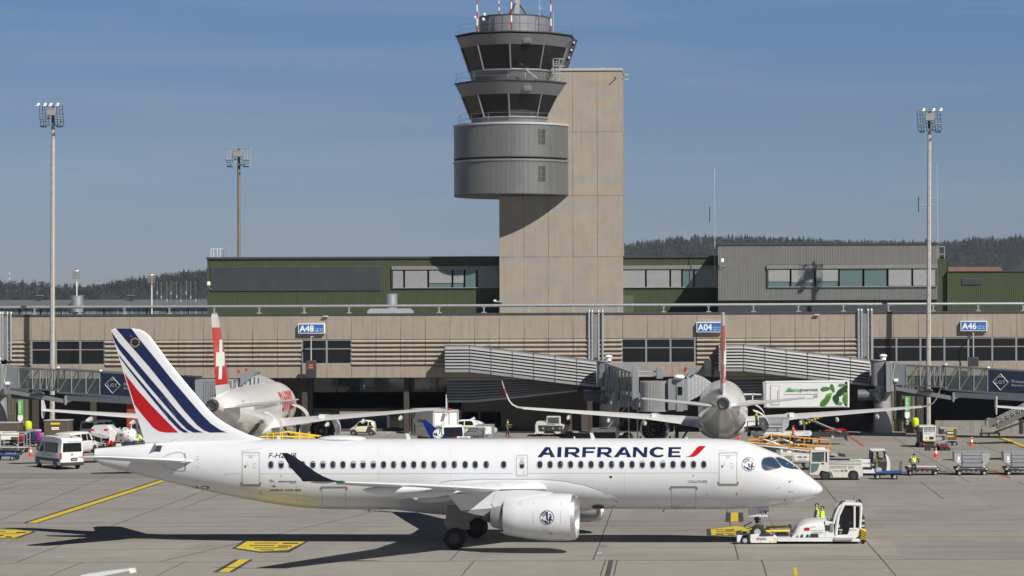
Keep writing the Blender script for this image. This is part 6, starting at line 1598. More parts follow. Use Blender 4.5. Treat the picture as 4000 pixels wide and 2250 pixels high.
# ================================================================ parked airliners, seen from behind
gloss = mat('glossy_white', (0.74, 0.74, 0.73), 0.25, coat=.4, spec=.5, var=.03, vscale=.5)
def airliner(label, loc, sharklet, cargo_open, letters):
    t = thing('airliner', label, 'airliner', loc, R(90), 'airliners parked nose in at the terminal'); ZC = 4.35
    XT = -16.5   # tail end along local x; the nose points to +x
    tab = [(0, 1.08, .32), (.5, 1.06, .42), (1.5, 1.0, .60), (3, .86, .92), (5, .62, 1.28), (7, .40, 1.56), (9, .20, 1.78), (11, .06, 1.92), (13, 0, 2.0), (30, 0, 2.0), (32.5, -.02, 1.95), (34.5, -.12, 1.72), (36, -.28, 1.30), (37, -.45, .80), (37.45, -.52, .35), (37.57, -.54, .05)]
    fz = smooth_tab([(a, b) for a, b, c in tab]); fr = smooth_tab([(a, c) for a, b, c in tab])
    st = [0, .25, .5, 1]+[1.5+i*.6 for i in range(20)]+[14+i*1.6 for i in range(11)]+[32, 33, 34, 34.8, 35.5, 36, 36.4, 36.8, 37.1, 37.3, 37.45, 37.55]
    n = 40
    m = MB(); m.loft([[(XT+s, fr(s)*math.sin(2*math.pi*i/n), ZC+fz(s)+fr(s)*1.04*math.cos(2*math.pi*i/n)) for i in range(n)] for s in st], gloss, True)
    def side(s, z, e=.01, sg=-1):
        r = fr(s); q = max(0, 1-((z-fz(s))/(r*1.04))**2); return (XT+s, sg*(r*math.sqrt(q)+e), ZC+z)
    for s0 in (6.2, 31.2): decal(m, *ring(rrect(s0, -.6, s0+.85, 1.25, .15), rrect(s0+.06, -.54, s0+.79, 1.19, .12)), linegrey, lambda u, v: side(u, v))
    if letters:
        vs, fs = fit_text('SWISS', 0, 7.5, -.35, 1.35, .04); decal(m, [(v[0]+23.5, v[1]) for v in vs], fs, swred, lambda u, v: side(u, v), .4)
        vs, fs = fit_text('HB-JLL', 0, 2.0, -.9, -.55, .01); decal(m, [(12.2+v[0], v[1]) for v in vs], fs, dark, lambda u, v: side(u, v), .4)
    fu = m.build('fuselage', t)
    m = MB(); c = (XT+.05, 0, ZC+fz(0)); m.lathe([(0, .33), (-.12, .44), (.35, .49), (.36, .1)], mat('tail_pipe', (.16, .15, .14), .4, metal=.7), c, (1, 0, 0), n=24, cap=False) ; m.lathe([(-.10, .43), (-.16, .36), (-.1, .2), (.2, .18)], dark, c, (1, 0, 0), n=20); m.build('tail_cone', t)
    for i in range(36):
        s = 9.5+i*.56
        if 21 < s < 22: continue
        for sg in (-1, 1):
            if sg == 1 and not (i % 99 == 98): continue
            m = MB(); decal(m, *poly(rrect(s-.11, .35, s+.11, .70, .1, 3)), dark, lambda u, v: side(u, v, .012, sg)); m.build('window', t)
    # fin
    f = MB(); fl = [(1.95, 8.6, 2.0), (2.4, 7.7, 1.75), (3.3, 6.9, 1.4), (4.7, 5.6, .95), (6.3, 4.2, .45), (7.6, 3.0, .0), (7.95, 2.5, .05)]
    def fe(z):
        return smooth_tab([(a, b) for a, b, c in fl])(z), smooth_tab([(a, c) for a, b, c in fl])(z)
    def ft(s, z):
        le, te = fe(z); return naca((le-s)/max(le-te, .2), .10)*min(le-te, 4.6)
    bands = [(1.7, 2.55, gloss), (2.55, 6.95, swred), (6.95, 7.95, gloss)]
    for a, b, mm in bands:
        rr = []
        for i in range(9):
            z = a+(b-a)*i/8; le, te = fe(max(z, 1.95)); xs_ = [(1-math.cos(math.pi*k/12))/2 for k in range(13)]
            rr.append([(XT+le-(le-te)*x, ft(le-(le-te)*x, z), ZC+z) for x in xs_]+[(XT+le-(le-te)*x, -ft(le-(le-te)*x, z), ZC+z) for x in xs_[::-1][1:-1]])
        f.loft(rr, mm, True)
    sc_ = 2.55
    for sg in (1, -1):
        for bx_ in ((2.45, 3.55, 3.0, 6.0) , (1.5, 4.5, 4.0, 5.05)):
            decal(f, *poly([(bx_[0], bx_[2]), (bx_[1], bx_[2]), (bx_[1], bx_[3]), (bx_[0], bx_[3])]), signwhite, lambda u, v: (XT+u, sg*(ft(u, v)+.012), ZC+v), .25)
    f.build('tail_fin', t)
    for sg in (1, -1):
        w = MB()
        def sec(s, r, z, c, th, inc=0, cam_=.015):
            xs_ = [(1-math.cos(math.pi*k/12))/2 for k in range(13)]
            up = [(x, naca(x, th)+cam_*4*x*(1-x)) for x in xs_]; dn = [(x, -naca(x, th)+cam_*2*x*(1-x)) for x in xs_[::-1][1:-1]]
            return [(XT+s-c*x, sg*r, z+c*(y-x*inc)) for x, y in up+dn]
        hs = MB(); hs.loft([sec(5.6, .5, 5.15, 3.9, .10, 0, 0), sec(5.0, 1.3, 5.22, 3.4, .10, 0, 0), sec(2.6, 6.0, 5.78, 1.6, .09, 0, 0), sec(2.3, 6.22, 5.8, 1.2, .05, 0, 0)], gloss, True); hs.build('tailplane', t)
        W_ = [(25.6, 1.2, 3.0, 7.2, .14), (25, 1.95, 3.1, 6.4, .13), (22.6, 6.2, 3.62, 3.9, .11), (19.9, 11.5, 4.1, 2.7, .10), (17.5, 16.3, 4.55, 1.65, .09)]
        w.loft([sec(s, r, z, c, th, .03) for s, r, z, c, th in W_], gloss, True)
        wing = w.build('wing', t)
        k = MB()
        if sharklet:
            path = [(17.5, 16.3, 4.55, 1.65), (17.15, 16.75, 4.62, 1.5), (16.8, 17.15, 4.85, 1.35), (16.5, 17.4, 5.2, 1.2), (16.1, 17.6, 5.75, .95), (15.8, 17.75, 6.2, .8), (15.4, 17.92, 6.85, .55)]
            rings_ = []
            for i, (s, r, z, c) in enumerate(path):
                nx, nz = (0, 1) if i == 0 else ((.25, .95), (.6, .8), (.9, .4), (.97, .25), (.97, .25), (.97, .25))[i-1]
                th = .10*c*.5
                rings_.append([(XT+s, sg*r, z), (XT+s-c*.35, sg*(r-nx*th), z+nz*th), (XT+s-c, sg*r, z+.02), (XT+s-c*.35, sg*(r+nx*th), z-nz*th)])
            k.loft(rings_[:5], gloss, True); k.loft(rings_[4:6], swred, True); k.loft(rings_[5:], gloss, True)
        else:
            k.prism([(XT+17.3, 4.62), (XT+16.6, 5.35), (XT+15.9, 5.4), (XT+15.9, 4.5), (XT+16.1, 3.9), (XT+16.5, 3.9)], sg*16.33, sg*16.4, gloss)
        k.build('wing_tip', wing)
        for r in (6.4, 9.4, 12.6):
            s0 = 25.4-(r*.49)-(3.6 if r < 8 else 2.6); m = MB(); zc = 3.1+(r-1.95)*.095-.30; rg = []
            for i in range(9):
                f_ = i/8; q = max(.05, math.sin(math.pi*f_**.7)**.6); rg.append([(XT+s0+.8-2.6*f_, sg*(r+.16*q*math.cos(a*math.pi/4)), zc+.2*q*math.sin(a*math.pi/4)-.1*f_) for a in range(8)])
            m.loft(rg, gloss, True); m.ball((XT+s0-1.75, sg*r, zc-.08), .055, yellow); m.build('flap_fairing', wing)
        if sg == -1 or True:
            m = MB()
            for (r0, r1) in ((2.0, 4.6), (5.0, 9.0)):
                for r_ in (r0,):
                    pass
            g_ = [(XT+19.2, sg*2.1, 3.5), (XT+17.9, sg*5.6, 3.62)]
        # engine
        eng = thing('engine', '', '', (XT+24.0, sg*5.72, 2.62)); eng.parent = t
        for k_ in ('label', 'category'): del eng[k_]
        m = MB(); m.lathe([(-3.3, 1.02), (-2.4, 1.15), (-1.2, 1.24), (-.5, 1.22), (-.2, 1.16), (0, 1.05), (-.1, .98), (-.6, .96)], gloss, ax=(1, 0, 0), n=40, cap=False); m.lathe([(-3.3, 1.02), (-3.28, .99), (-2.4, .95), (-2.0, .93), (-1.98, .4)], dark, ax=(1, 0, 0), n=32, cap=False)
        for i in range(20): a = 2*math.pi*i/20; m.box(-2.4, -2.3, -.03, .03, .6, .93, lgrey, M=Matrix.Rotation(a, 4, 'X'))
        m.build('nacelle', eng)
        m = MB(); m.lathe([(-1.9, .7), (-3.4, .60), (-4.1, .46), (-4.12, .40)], mat('hot_section', (.11, .105, .10), .4, metal=.8), ax=(1, 0, 0), n=28, cap=False); m.lathe([(-3.4, .4), (-4.4, .2), (-4.7, .03)], dark, ax=(1, 0, 0), n=20); m.build('exhaust_nozzle', eng)
        m = MB(); m.loft([[(x, y, z) for x, z in ((-.9, .9), (-.4, 1.1), (-4.0, 1.35), (-4.6, 1.0), (-3.0, .8))] for y in (-.18, .18)], gloss, False); m.build('pylon', eng)
        # gear
        g = thing('main_landing_gear', '', '', (XT+19.6, sg*3.8, 0)); g.parent = t
        for k_ in ('label', 'category'): del g[k_]
        for s2 in (-.42, .42): wheel_mb((0, s2, .58), .58, .42).build('wheel', g)
        m = MB(); m.cyl((0, 0, .58), (.2, 0, 3.2), .15, dark); m.cyl((0, 0, 1.2), (.3, -sg*1.2, 3.0), .08, dark); m.box(-.5, .5, sg*.2, sg*.25, 1.2, 2.9, gloss); m.build('strut', g)
    m = MB(); m.ball((XT+21.5, 0, 2.75), 1, gloss, 6.2, 2.0, 1.05, 30, 14); m.build('belly_fairing', t)
    g = thing('nose_landing_gear', '', '', (XT+32.5, 0, 0)); g.parent = t
    for k_ in ('label', 'category'): del g[k_]
    for s2 in (-.25, .25): wheel_mb((0, s2, .38), .38, .22).build('wheel', g)
    m = MB(); m.cyl((0, 0, .38), (0, 0, 2.8), .1, dark); m.build('strut', g)
    for s, h in ((12, .5), (26, .45), (17, .3)): m = MB(); m.prism([(XT+s, ZC+2.0), (XT+s+.4, ZC+2.0), (XT+s-.1, ZC+2.05+h), (XT+s-.3, ZC+2.05+h)], -.02, .02, gloss); m.build('blade_antenna', t)
    if cargo_open:
        for s in (10.3, 26.8):
            m = MB(); vs = []; k_ = 7
            for j in range(2):
                for i in range(k_): a = R(20+i*13); vs.append((XT+s+j*1.8, -(1.75+1.9*math.sin(a*1.0)), ZC-.9+1.3*math.cos(a)-.1))
            vs += [(x, y, z-.09) for x, y, z in vs]; q = 2*k_
            fs = [(i, i+1, k_+i+1, k_+i) for i in range(k_-1)]+[(q+i, q+k_+i, q+k_+i+1, q+i+1) for i in range(k_-1)]+[(i, q+i, q+i+1, i+1) for i in range(k_-1)]+[(k_+i, k_+i+1, q+k_+i+1, q+k_+i) for i in range(k_-1)]
            m.add(vs, fs, gloss, True); decal(m, *poly(rrect(s, -1.75, s+1.8, -.75, .1)), dark, lambda u, v: side(u, v, .02), .3); m.build('cargo_door', t)
    return t
def airliner_at(label, x, ytail, *a): return airliner(label, (x, ytail+16.5, 0), *a)
al_ = airliner_at('white airliner with a red white-crossed fin parked at left behind the striped tail', -38.5, 187.5, False, True, True)
al_.rotation_euler.z = R(92); al_.location = (-37.95-.58, 187.5+16.49, 0)
airliner_at('glossy white airliner seen from straight behind, its upturned wing tips spread wide', .42, 187.5, True, True, False)
airliner_at('airliner at the right edge of which only one wing shows beneath the bridge', 39.1, 187.5, False, False, False)
# wing tip poking in at the bottom left corner
Zw = 92.0; m = MB()
def ww(x, y, d=0): p = W(x, y, Zw+d); return p
pts = [((200, 2330), (200, 2345)), ((318, 2246), (318, 2266)), ((420, 2231), (420, 2246)), ((480, 2224), (482, 2234)), ((501, 2223), (503, 2230)), ((510, 2231), (507, 2237)), ((516, 2239), (514, 2243))]
o = W(400, 2240, Zw); rings = []
for i, (a, b) in enumerate(pts):
    c = 1.6*(1-i/7.5); A, B = ww(*a), ww(*b); rings.append([A-o, A+Vector((.1, c*.4, .02))-o, (A+B)/2+Vector((.1, c, 0))-o, B-o])
m.loft(rings, white, True); tag(m.build('wing_tip', None, o), 'white wing tip of a nearer aircraft in the bottom left corner', 'wing')
# ================================================================ people
def skin_mesh(chains, sub=1):
    """chains: list of [(point, radius), ...]; the first point of later chains may coincide with an earlier point"""
    bm = bmesh.new(); lay = bm.verts.layers.skin.verify(); pts = []
    def vert(p, r):
        for v, q in pts:
            if (Vector(p)-q).length < 1e-5: return v
        v = bm.verts.new(p); v[lay].radius = (r, r) if not isinstance(r, tuple) else r; pts.append((v, Vector(p))); return v
    for ch in chains:
        prev = None
        for p, r in ch:
            v = vert(p, r)
            if prev is not None and prev is not v:
                try: bm.edges.new((prev, v))
                except ValueError: pass
            prev = v
    bm.verts.ensure_lookup_table(); bm.verts[0][lay].use_root = True
    me = bpy.data.meshes.new('s'); bm.to_mesh(me); bm.free()
    ob = bpy.data.objects.new('s', me); SC.collection.objects.link(ob)
    md = ob.modifiers.new('skin', 'SKIN'); md.use_smooth_shade = True
    sb = ob.modifiers.new('sub', 'SUBSURF'); sb.levels = sub; sb.render_levels = sub
    bpy.context.view_layer.update()
    out = bpy.data.meshes.new_from_object(ob.evaluated_get(bpy.context.evaluated_depsgraph_get()))
    vs = [v.co.copy() for v in out.vertices]; fs = [list(p.vertices) for p in out.polygons]
    bpy.data.objects.remove(ob); bpy.data.meshes.remove(me); bpy.data.meshes.remove(out)
    return vs, fs
def hand_chains(w, d, r=.0095):
    """palm, four fingers and a thumb beyond the wrist w in direction d"""
    w = Vector(w); d = Vector(d).normalized(); a, b = frame(d)
    palm = w+d*.055; k = w+d*.09; ch = [[(tuple(w), .026), (tuple(palm), .034), (tuple(k), .032)]]
    for i, ln in enumerate((.062, .072, .068, .052)):
        o = k+a*(.026*(i-1.5)*.9); ch.append([(tuple(k), .032), (tuple(o+d*.02), r), (tuple(o+d*(.02+ln*.5)+b*.012), r), (tuple(o+d*(.02+ln*.85)+b*.035), r*.85)])
    ch.append([(tuple(palm), .034), (tuple(palm+a*.04+d*.01), .011), (tuple(palm+a*.055+d*.045+b*.012), .009)])
    return ch
def person(label, loc, rz=0, hipz=.93, lean=0.0, turn=0.0, arms=None, legs=None, top=hivis, topname='vest', sleeves=None, trouser=cloth, hairc=hair, ears=False, cap=None, band=True, group=None):
    """local frame: x forward, y left, z up. arms/legs: two lists of joint positions relative to shoulder/hip"""
    t = thing('person', label, 'person', loc, rz, group)
    pel = Vector((0, 0, hipz)); up = Vector((math.sin(lean), 0, math.cos(lean)))
    ch = pel+up*.42; nk = pel+up*.56; hd = nk+Vector((math.sin(lean*.6), 0, math.cos(lean*.6)))*.10; ht = hd+Vector((math.sin(lean*.5), 0, math.cos(lean*.5)))*.10
    arms = arms or [[(.02, .04, -.28), (.08, .05, -.53)], [(.02, -.04, -.28), (.08, -.05, -.53)]]
    legs = legs or [[(.02, .01, -.45), (0, .01, -.86)], [(0, -.01, -.45), (-.03, -.01, -.86)]]
    sk = [[(tuple(pel), .13), (tuple(pel+up*.2), .12), (tuple(ch), .13), (tuple(nk), .058), (tuple(hd), .082), (tuple(ht), .085)]]
    tops = [[(tuple(pel+up*.02), .155), (tuple(pel+up*.2), .148), (tuple(ch), .165), (tuple(pel+up*.5), .10)]]
    slv = []; trs = [[(tuple(pel+up*.06), .135), (tuple(pel), .15)]]; shoes = []
    for s, A, Lg in ((1, arms[0], legs[0]), (-1, arms[1], legs[1])):
        sh = ch+Vector((0, s*.17, .06)); e = sh+Vector(A[0]); w = sh+Vector(A[1])
        sk.append([(tuple(ch), .13), (tuple(sh), .055), (tuple(e), .042), (tuple(w), .027)]); sk += hand_chains(w, w-e)
        tops.append([(tuple(ch), .165), (tuple(sh), .078), (tuple(sh+(e-sh)*.18), .070)])
        slv.append([(tuple(ch), .10), (tuple(sh), .072), (tuple(e), .056), (tuple(e+(w-e)*.93), .042)])
        hp = pel+Vector((0, s*.095, -.03)); kn = hp+Vector(Lg[0]); an = hp+Vector(Lg[1])
        sk.append([(tuple(pel), .13), (tuple(hp), .085), (tuple(kn), .055), (tuple(an), .04)])
        trs.append([(tuple(pel), .15), (tuple(hp), .105), (tuple(kn), .078), (tuple(an+(kn-an)*.06), .066)])
        shoes.append((an, kn))
    def mk(ch_, m_, name, parent=None):
        vs, fs = skin_mesh(ch_); b = MB(); b.add(vs, fs, m_, True); return b, name
    b, _ = mk(sk, skin, 'body')
    f = Vector((math.cos(turn), math.sin(turn), 0)); sd = Vector((-f.y, f.x, 0)); hc = (hd+ht)/2
    b.ball(hc+f*.095+Vector((0, 0, -.01)), .016, skin, 1, .8, 1.5, 8, 6)
    for s in (1, -1): b.ball(hc+sd*s*.083, .02, skin, .7, .5, 1.3, 8, 6); b.ball(hc+f*.082+sd*s*.033+Vector((0, 0, .018)), .010, hair, n=6, k=4)
    b.box(*[v for c in zip((hc+f*.083-sd*.02+Vector((0, 0, -.055))), (hc+f*.09+sd*.02+Vector((0, 0, -.048)))) for v in (min(c), max(c)+.002)], red)
    body = b.build('body', t)
    b = MB(); hm = cap or hairc; b.ball(hc-f*.018+Vector((0, 0, .035)), .098, hm, 1.02, .93, .95, 14, 8); 
    if cap: b.ball(hc+f*.08+Vector((0, 0, .05)), .06, hm, 1.0, 1.0, .2)
    b.build('cap' if cap else 'hair', t)
    if sleeves: bb, _ = mk(slv, sleeves, 'sleeves'); bb.build('shirt', t)
    bb, _ = mk(tops, top, 'top'); to = bb.build(topname, t)
    if band:
        for z_ in (.14, .27):
            c = pel+up*z_; r_ = MB(); a_ = Matrix.Rotation(lean, 4, 'Y'); ring_ = []
            for dz in (-.025, .025): ring_.append([c+a_ @ Vector((.168*math.cos(k*math.pi/10), .178*math.sin(k*math.pi/10), dz)) for k in range(20)])
            r_.loft(ring_, reflect, True, cap=False); r_.build('reflective_band', to)
    bb, _ = mk(trs, trouser, 'trousers'); bb.build('trousers', t)
    for an, kn in shoes:
        s_ = MB(); s_.ball(an+Vector((.05, 0, -.02)), .06, dark, 2.1, .85, .85, 10, 6); s_.build('shoe', t)
    if ears:
        for s in (1, -1): e_ = MB(); e_.ball(hc+sd*s*.09, .042, mat('ear_defender', (.55, .85, .05), .5), .9, .6, 1.2, 10, 6); e_.build('ear_defender', t)
    return t
# ================================================================ vehicles and ground equipment
class SV:
    """side view helper: photo points on the vertical plane Y become local x,z of a thing"""
    def __init__(s, name, label, cat, px, Y, f, group=None, z=0.0):
        s.f = f; s.Y = Y; s.o = Vector((W(px, 1700, Y).x, Y, z)); s.t = thing(name, label, cat, s.o, 0, group)
    def p(s, x, y): q = W(*s.f(x, y), s.Y); return (q.x-s.o.x, q.z-s.o.z)
    def X(s, x): return s.p(x, 0)[0]
    def Z(s, y, x=0): return s.p(x, y)[1]
    def prism(s, mb, pts, d0, d1, m, bev=0): return mb.prism([s.p(*q) for q in pts], d0, d1, m, bevel=bev)
    def text(s, mb, txt, x0, x1, yb, yt, d, m, off=0.0):
        a, b = s.p(x0, yb), s.p(x1, yt); vs, fs = fit_text(txt, a[0], b[0], a[1], b[1], off); decal(mb, vs, fs, m, lambda u, v: (u, d, v))
    def b(s, mb, name, parent=None): return mb.build(name, parent or s.t)
    def wheel(s, x, y, d, r, w, hub=grey, name='wheel'): q = s.p(x, y); return wheel_mb((q[0], d, q[1]), r, w, hub=hub).build(name, s.t)
q9 = lambda x, y: (x/2.898+2850, y/2.898+1650)
qb = lambda x, y: (x/3.623+3400, y/3.623+1500)
qc = lambda x, y: (x/5.367+2920, y/5.367+1560)
qd = lambda x, y: (x/5.572, y/5.572+1580)
qe = lambda x, y: (x/8.523+330, y/8.523+1610)
qf = lambda x, y: (x/4.155+1340, y/4.155+1560)
def subthing(name, loc, parent):
    e = thing(name, '', '', loc); e.parent = parent
    for k_ in ('label', 'category'): del e[k_]
    return e
# ---- pushback tug under the nose
v = SV('pushback_tug', 'low white pushback tug with a tall cab, gripping the nose wheel of the striped airliner', 'tug', 3130, 131.7, q9)
D = 3.0
m = MB()
v.prism(m, [(230, 1272), (340, 1264), (470, 1264), (532, 1292), (530, 1366), (236, 1366), (228, 1340)], 0, .55, vwhite, .04)
v.prism(m, [(230, 1272), (340, 1264), (470, 1264), (532, 1292), (530, 1366), (236, 1366), (228, 1340)], D-.55, D, vwhite, .04)
v.prism(m, [(80, 1285), (115, 1276), (150, 1276), (135, 1300), (112, 1362), (80, 1352)], 0, .5, vwhite, .03); v.prism(m, [(80, 1285), (115, 1276), (150, 1276), (135, 1300), (112, 1362), (80, 1352)], D-.5, D, vwhite, .03)
v.prism(m, [(120, 1262), (240, 1262), (240, 1278), (120, 1278)], .02, .5, dark, .03)
v.prism(m, [(335, 1270), (345, 1262), (455, 1262), (500, 1272), (500, 1282), (370, 1288), (335, 1284)], -.03, .5, dark, .02)
v.prism(m, [(532, 1306), (1180, 1306), (1480, 1318), (1480, 1350), (532, 1348)], 0, D, vwhite, .05)
v.prism(m, [(1182, 1304), (1395, 1304), (1395, 1326), (1182, 1326)], -.12, 0, lgrey, .02)
v.b(m, 'chassis')
m = MB()
rg = []
for x, zt in ((705, 1292), (722, 1262), (745, 1225), (775, 1182), (815, 1155), (870, 1134), (940, 1122), (1010, 1115), (1080, 1112)):
    X_, zt_ = v.p(x, zt); zb_ = v.Z(1306); h_ = max(.03, zt_-zb_)
    rg.append([(X_, .12, zb_), (X_, .08, zb_+h_*.55), (X_, .22, zb_+h_*.86), (X_, .55, zt_), (X_, D-.55, zt_), (X_, D-.22, zb_+h_*.86), (X_, D-.08, zb_+h_*.55), (X_, D-.12, zb_)])
m.loft(rg, vwhite, False); hood = v.b(m, 'hood')
m = MB(); v.text(m, 'dnata', 920, 978, 1190, 1174, .06, bluep); v.text(m, '"Electric cars for', 924, 1064, 1230, 1216, .06, dark); v.text(m, 'a better future', 932, 1064, 1253, 1240, .06, dark, .01)
v.prism(m, [(848, 1191), (908, 1191), (908, 1222), (848, 1222)], .055, .07, tail_l); v.b(m, 'hood_lettering', hood)
m = MB(); v.text(m, 'dnata', 303, 414, 1330, 1298, -.015, bluep, .005)
for x_, y_ in ((353, 1352), (462, 1352), (514, 1350), (514, 1312)): q = v.p(x_, y_); m.cyl((q[0], -.01, q[1]), (q[0], 0.0, q[1]), .06, yellow, n=8)
v.b(m, 'side_lettering')
m = MB(); v.prism(m, [(1082, 1120), (1178, 1130), (1182, 1304), (1082, 1304)], .1, D-.1, vwhite, .03); v.prism(m, [(1084, 1165), (1130, 1165), (1130, 1228), (1084, 1225)], .06, .1, dark, .01); v.prism(m, [(1134, 1145), (1172, 1145), (1172, 1238), (1134, 1238)], .04, .1, dline, .03); v.prism(m, [(920, 1262), (1004, 1262), (1006, 1308), (920, 1308)], .03, .1, dark)
v.prism(m, [(780, 1285), (760, 1285), (756, 1292), (782, 1292)], .04, .1, dark); v.prism(m, [(1130, 1112), (1143, 1090), (1156, 1130), (1125, 1130)], .5, 1.2, vwhite); v.prism(m, [(975, 1122), (1050, 1112), (1050, 1128), (980, 1136)], .6, 1.4, vwhite)
for x_ in (820, 884): q = v.p(x_, 1288); m.ball((q[0], .07, q[1]), .09, dark, .8, .3, 1)
v.b(m, 'side_box')
cab = subthing('cab', (0, 0, 0), v.t)
m = MB()
def bar_(pts, w=.07, d=(0.15, 1.75)):
    for dd in d:
        for a, b in zip(pts, pts[1:]): A, B = v.p(*a), v.p(*b); m.cyl((A[0], dd, A[1]), (B[0], dd, B[1]), w, vwhite, n=6)
bar_([(1175, 1150), (1200, 1050), (1240, 960), (1292, 930)]); bar_([(1292, 930), (1492, 935), (1478, 1205)]); bar_([(1292, 930), (1232, 1060), (1212, 1190), (1205, 1275)], .09); bar_([(1415, 950), (1415, 1200)], .06)
v.prism(m, [(1270, 925), (1280, 905), (1480, 910), (1498, 930), (1490, 942), (1280, 940)], .1, 1.85, vwhite, .04)
v.prism(m, [(1415, 1198), (1480, 1205), (1476, 1316), (1182, 1306), (1182, 1276), (1330, 1278), (1345, 1260), (1362, 1200)], .1, 1.85, vwhite, .04); m.build('cab_frame', cab)
m = MB(); v.prism(m, [(1232, 1060), (1212, 1190), (1205, 1274), (1328, 1276), (1343, 1258), (1358, 1198), (1408, 1198), (1410, 960), (1290, 955)], .22, .25, glass); door = m.build('door', cab)
m = MB(); v.text(m, 'TLD', 1234, 1278, 1232, 1212, .21, signwhite, .02); v.text(m, 'AES', 1242, 1272, 1257, 1248, .21, signwhite, .02); v.prism(m, [(1226, 1160), (1250, 1160), (1250, 1195), (1228, 1195)], .205, .215, lgrey); q = v.p(1372, 1143); m.cyl((q[0], .2, q[1]), (q[0], .21, q[1]), .1, mat('door_knob', (.02, .02, .02), .3), n=12); m.build('door_marking', door)
m = MB(); v.prism(m, [(1422, 955), (1476, 955), (1470, 1196), (1422, 1196)], .22, .25, glass); m.build('rear_window', cab)
m = MB(); A, B = v.p(1185, 1140), v.p(1282, 945); m.add([(A[0], .2, A[1]), (A[0], 1.7, A[1]), (B[0], 1.7, B[1]), (B[0], .2, B[1])], [(0, 1, 2, 3)], glass); m.build('windscreen', cab)
m = MB(); m.box(v.X(1300), v.X(1400), 1.72, 1.78, v.Z(1200), v.Z(955), cglass); m.box(v.X(1230), v.X(1470), .3, 1.7, v.Z(1320), v.Z(1268), dark); m.box(v.X(1392), v.X(1412), .6, 1.3, v.Z(1250), v.Z(1080), dark, .05); m.build('seat', cab)
m = MB()
for x_ in (1278, 1300, 1440, 1488): q = v.p(x_, 905); m.cyl((q[0], .3, q[1]-.05), (q[0], .3, q[1]+.08), .05, dark, n=8)
q = v.p(1415, 900); m.cyl((q[0], .6, q[1]), (q[0], .6, q[1]+.3), .012, dark, n=4); q = v.p(1476, 895); m.ball((q[0], .4, q[1]+.02), .09, dark); m.build('roof_lamps', cab)
m = MB(); pl = [(1487, 1203), (1546, 1214), (1546, 1336), (1480, 1344)]; v.prism(m, pl, -.02, .3, yellow, .01)
for i in range(5):
    y0 = 1215+i*27; v.prism(m, [(1486, y0), (1546, y0+34), (1546, y0+48 if y0+48 < 1336 else 1336), (1484, y0+14)], -.03, -.021, dark)
v.prism(m, [(1480, 1240), (1540, 1240), (1540, 1340), (1480, 1345)], .3, D, vwhite, .03); v.b(m, 'striped_bumper')
m = MB(); v.prism(m, [(1490, 1072), (1530, 1072), (1536, 1090), (1536, 1206), (1490, 1206)], .3, 1.4, dark, .04); v.prism(m, [(1495, 1105), (1534, 1105), (1534, 1130), (1495, 1130)], .26, .3, lgrey, .01); v.prism(m, [(1490, 1165), (1532, 1165), (1532, 1190), (1490, 1190)], .26, .3, lgrey, .02); v.b(m, 'rear_locker')
m = MB(); v.text(m, 'RTT 16', 1362, 1436, 1228, 1213, .09, dark, .01); v.b(m, 'fleet_number')
for d_ in (.25, D-.25): v.wheel(175, 1340, d_, .235, .3, lgrey); v.wheel(1475, 1345, d_, .28, .35)
for y0, y1, dd in ((1218, 1212, 1.9), (1240, 1240, .7)):
    m = MB(); A, B = v.p(420, y0+4), v.p(690, y1); m.cyl((A[0], dd, A[1]), (B[0], dd, B[1]), .055, yellow, n=8)
    A, B = v.p(412, 1240), v.p(460, y0+18); m.cyl((A[0], dd, A[1]), (B[0], dd, B[1]), .05, yellow, n=8); v.b(m, 'yellow_arm')
m = MB(); v.prism(m, [(535, 1262), (600, 1255), (680, 1290), (640, 1306), (540, 1306)], .8, 2.2, dark, .04); v.prism(m, [(420, 1262), (700, 1290), (700, 1306), (420, 1306)], 1.0, 2.0, grey, .03)
for x_, y_ in ((690, 1178), (698, 1200), (702, 1238)): q = v.p(x_, y_); m.ball((q[0], .8, q[1]), .08, dark)
q = v.p(505, 1190); m.cyl((q[0], 1, q[1]-.25), (q[0], 1, q[1]), .012, dark, n=4); m.ball((q[0], 1, q[1]), .03, tail_l); v.b(m, 'cradle')
# headset cable from nose gear to the marshal
m = MB(); pts = []
for i in range(17): f = i/16; A = W(3000, 2010, 132.5); B = W(3180, 2035, 134.5); p = A.lerp(B, f); p.z -= 1.15*math.sin(math.pi*f**.8)*(1-.3*f); pts.append(p-W(3000, 2010, 132.5))
m.tube(pts, .009, dark, 4); tag(m.build('headset_cable', None, W(3000, 2010, 132.5)), 'thin cable hanging from the nose gear door to the marshal', 'cable')
# people at the tug
def foot(px, Y): return Vector((W(px, 2000, Y).x, Y, 0))
person('marshal in a yellow vest over dark sleeves, left of the two beside the tug', foot(3190, 136.5), R(180), hipz=.97, top=hivis, sleeves=cloth, ears=True, arms=[[(.06, .06, -.28), (.20, .05, -.50)], [(-.05, -.05, -.28), (.0, -.03, -.55)]], legs=[[(.12, 0, -.43), (.2, 0, -.90)], [(-.06, 0, -.45), (-.2, 0, -.90)]])
person('marshal in a full yellow jacket, right of the two beside the tug', foot(3212, 135.4), R(170), hipz=.90, top=hivis, topname='jacket', sleeves=hivis, ears=True, arms=[[(.02, .08, -.27), (.12, .06, -.50)], [(-.02, -.08, -.27), (.08, -.06, -.50)]])
d0 = person('seated tug driver in a yellow vest inside the tall cab', v.o+Vector((v.X(1395)-.1, .95, .55)), R(180), hipz=.55, sleeves=cloth, arms=[[(.2, .02, -.2), (.45, 0, -.12)]]*2, legs=[[(.42, .03, -.02), (.48, .03, -.42)], [(.42, -.03, -.02), (.48, -.03, -.42)]])

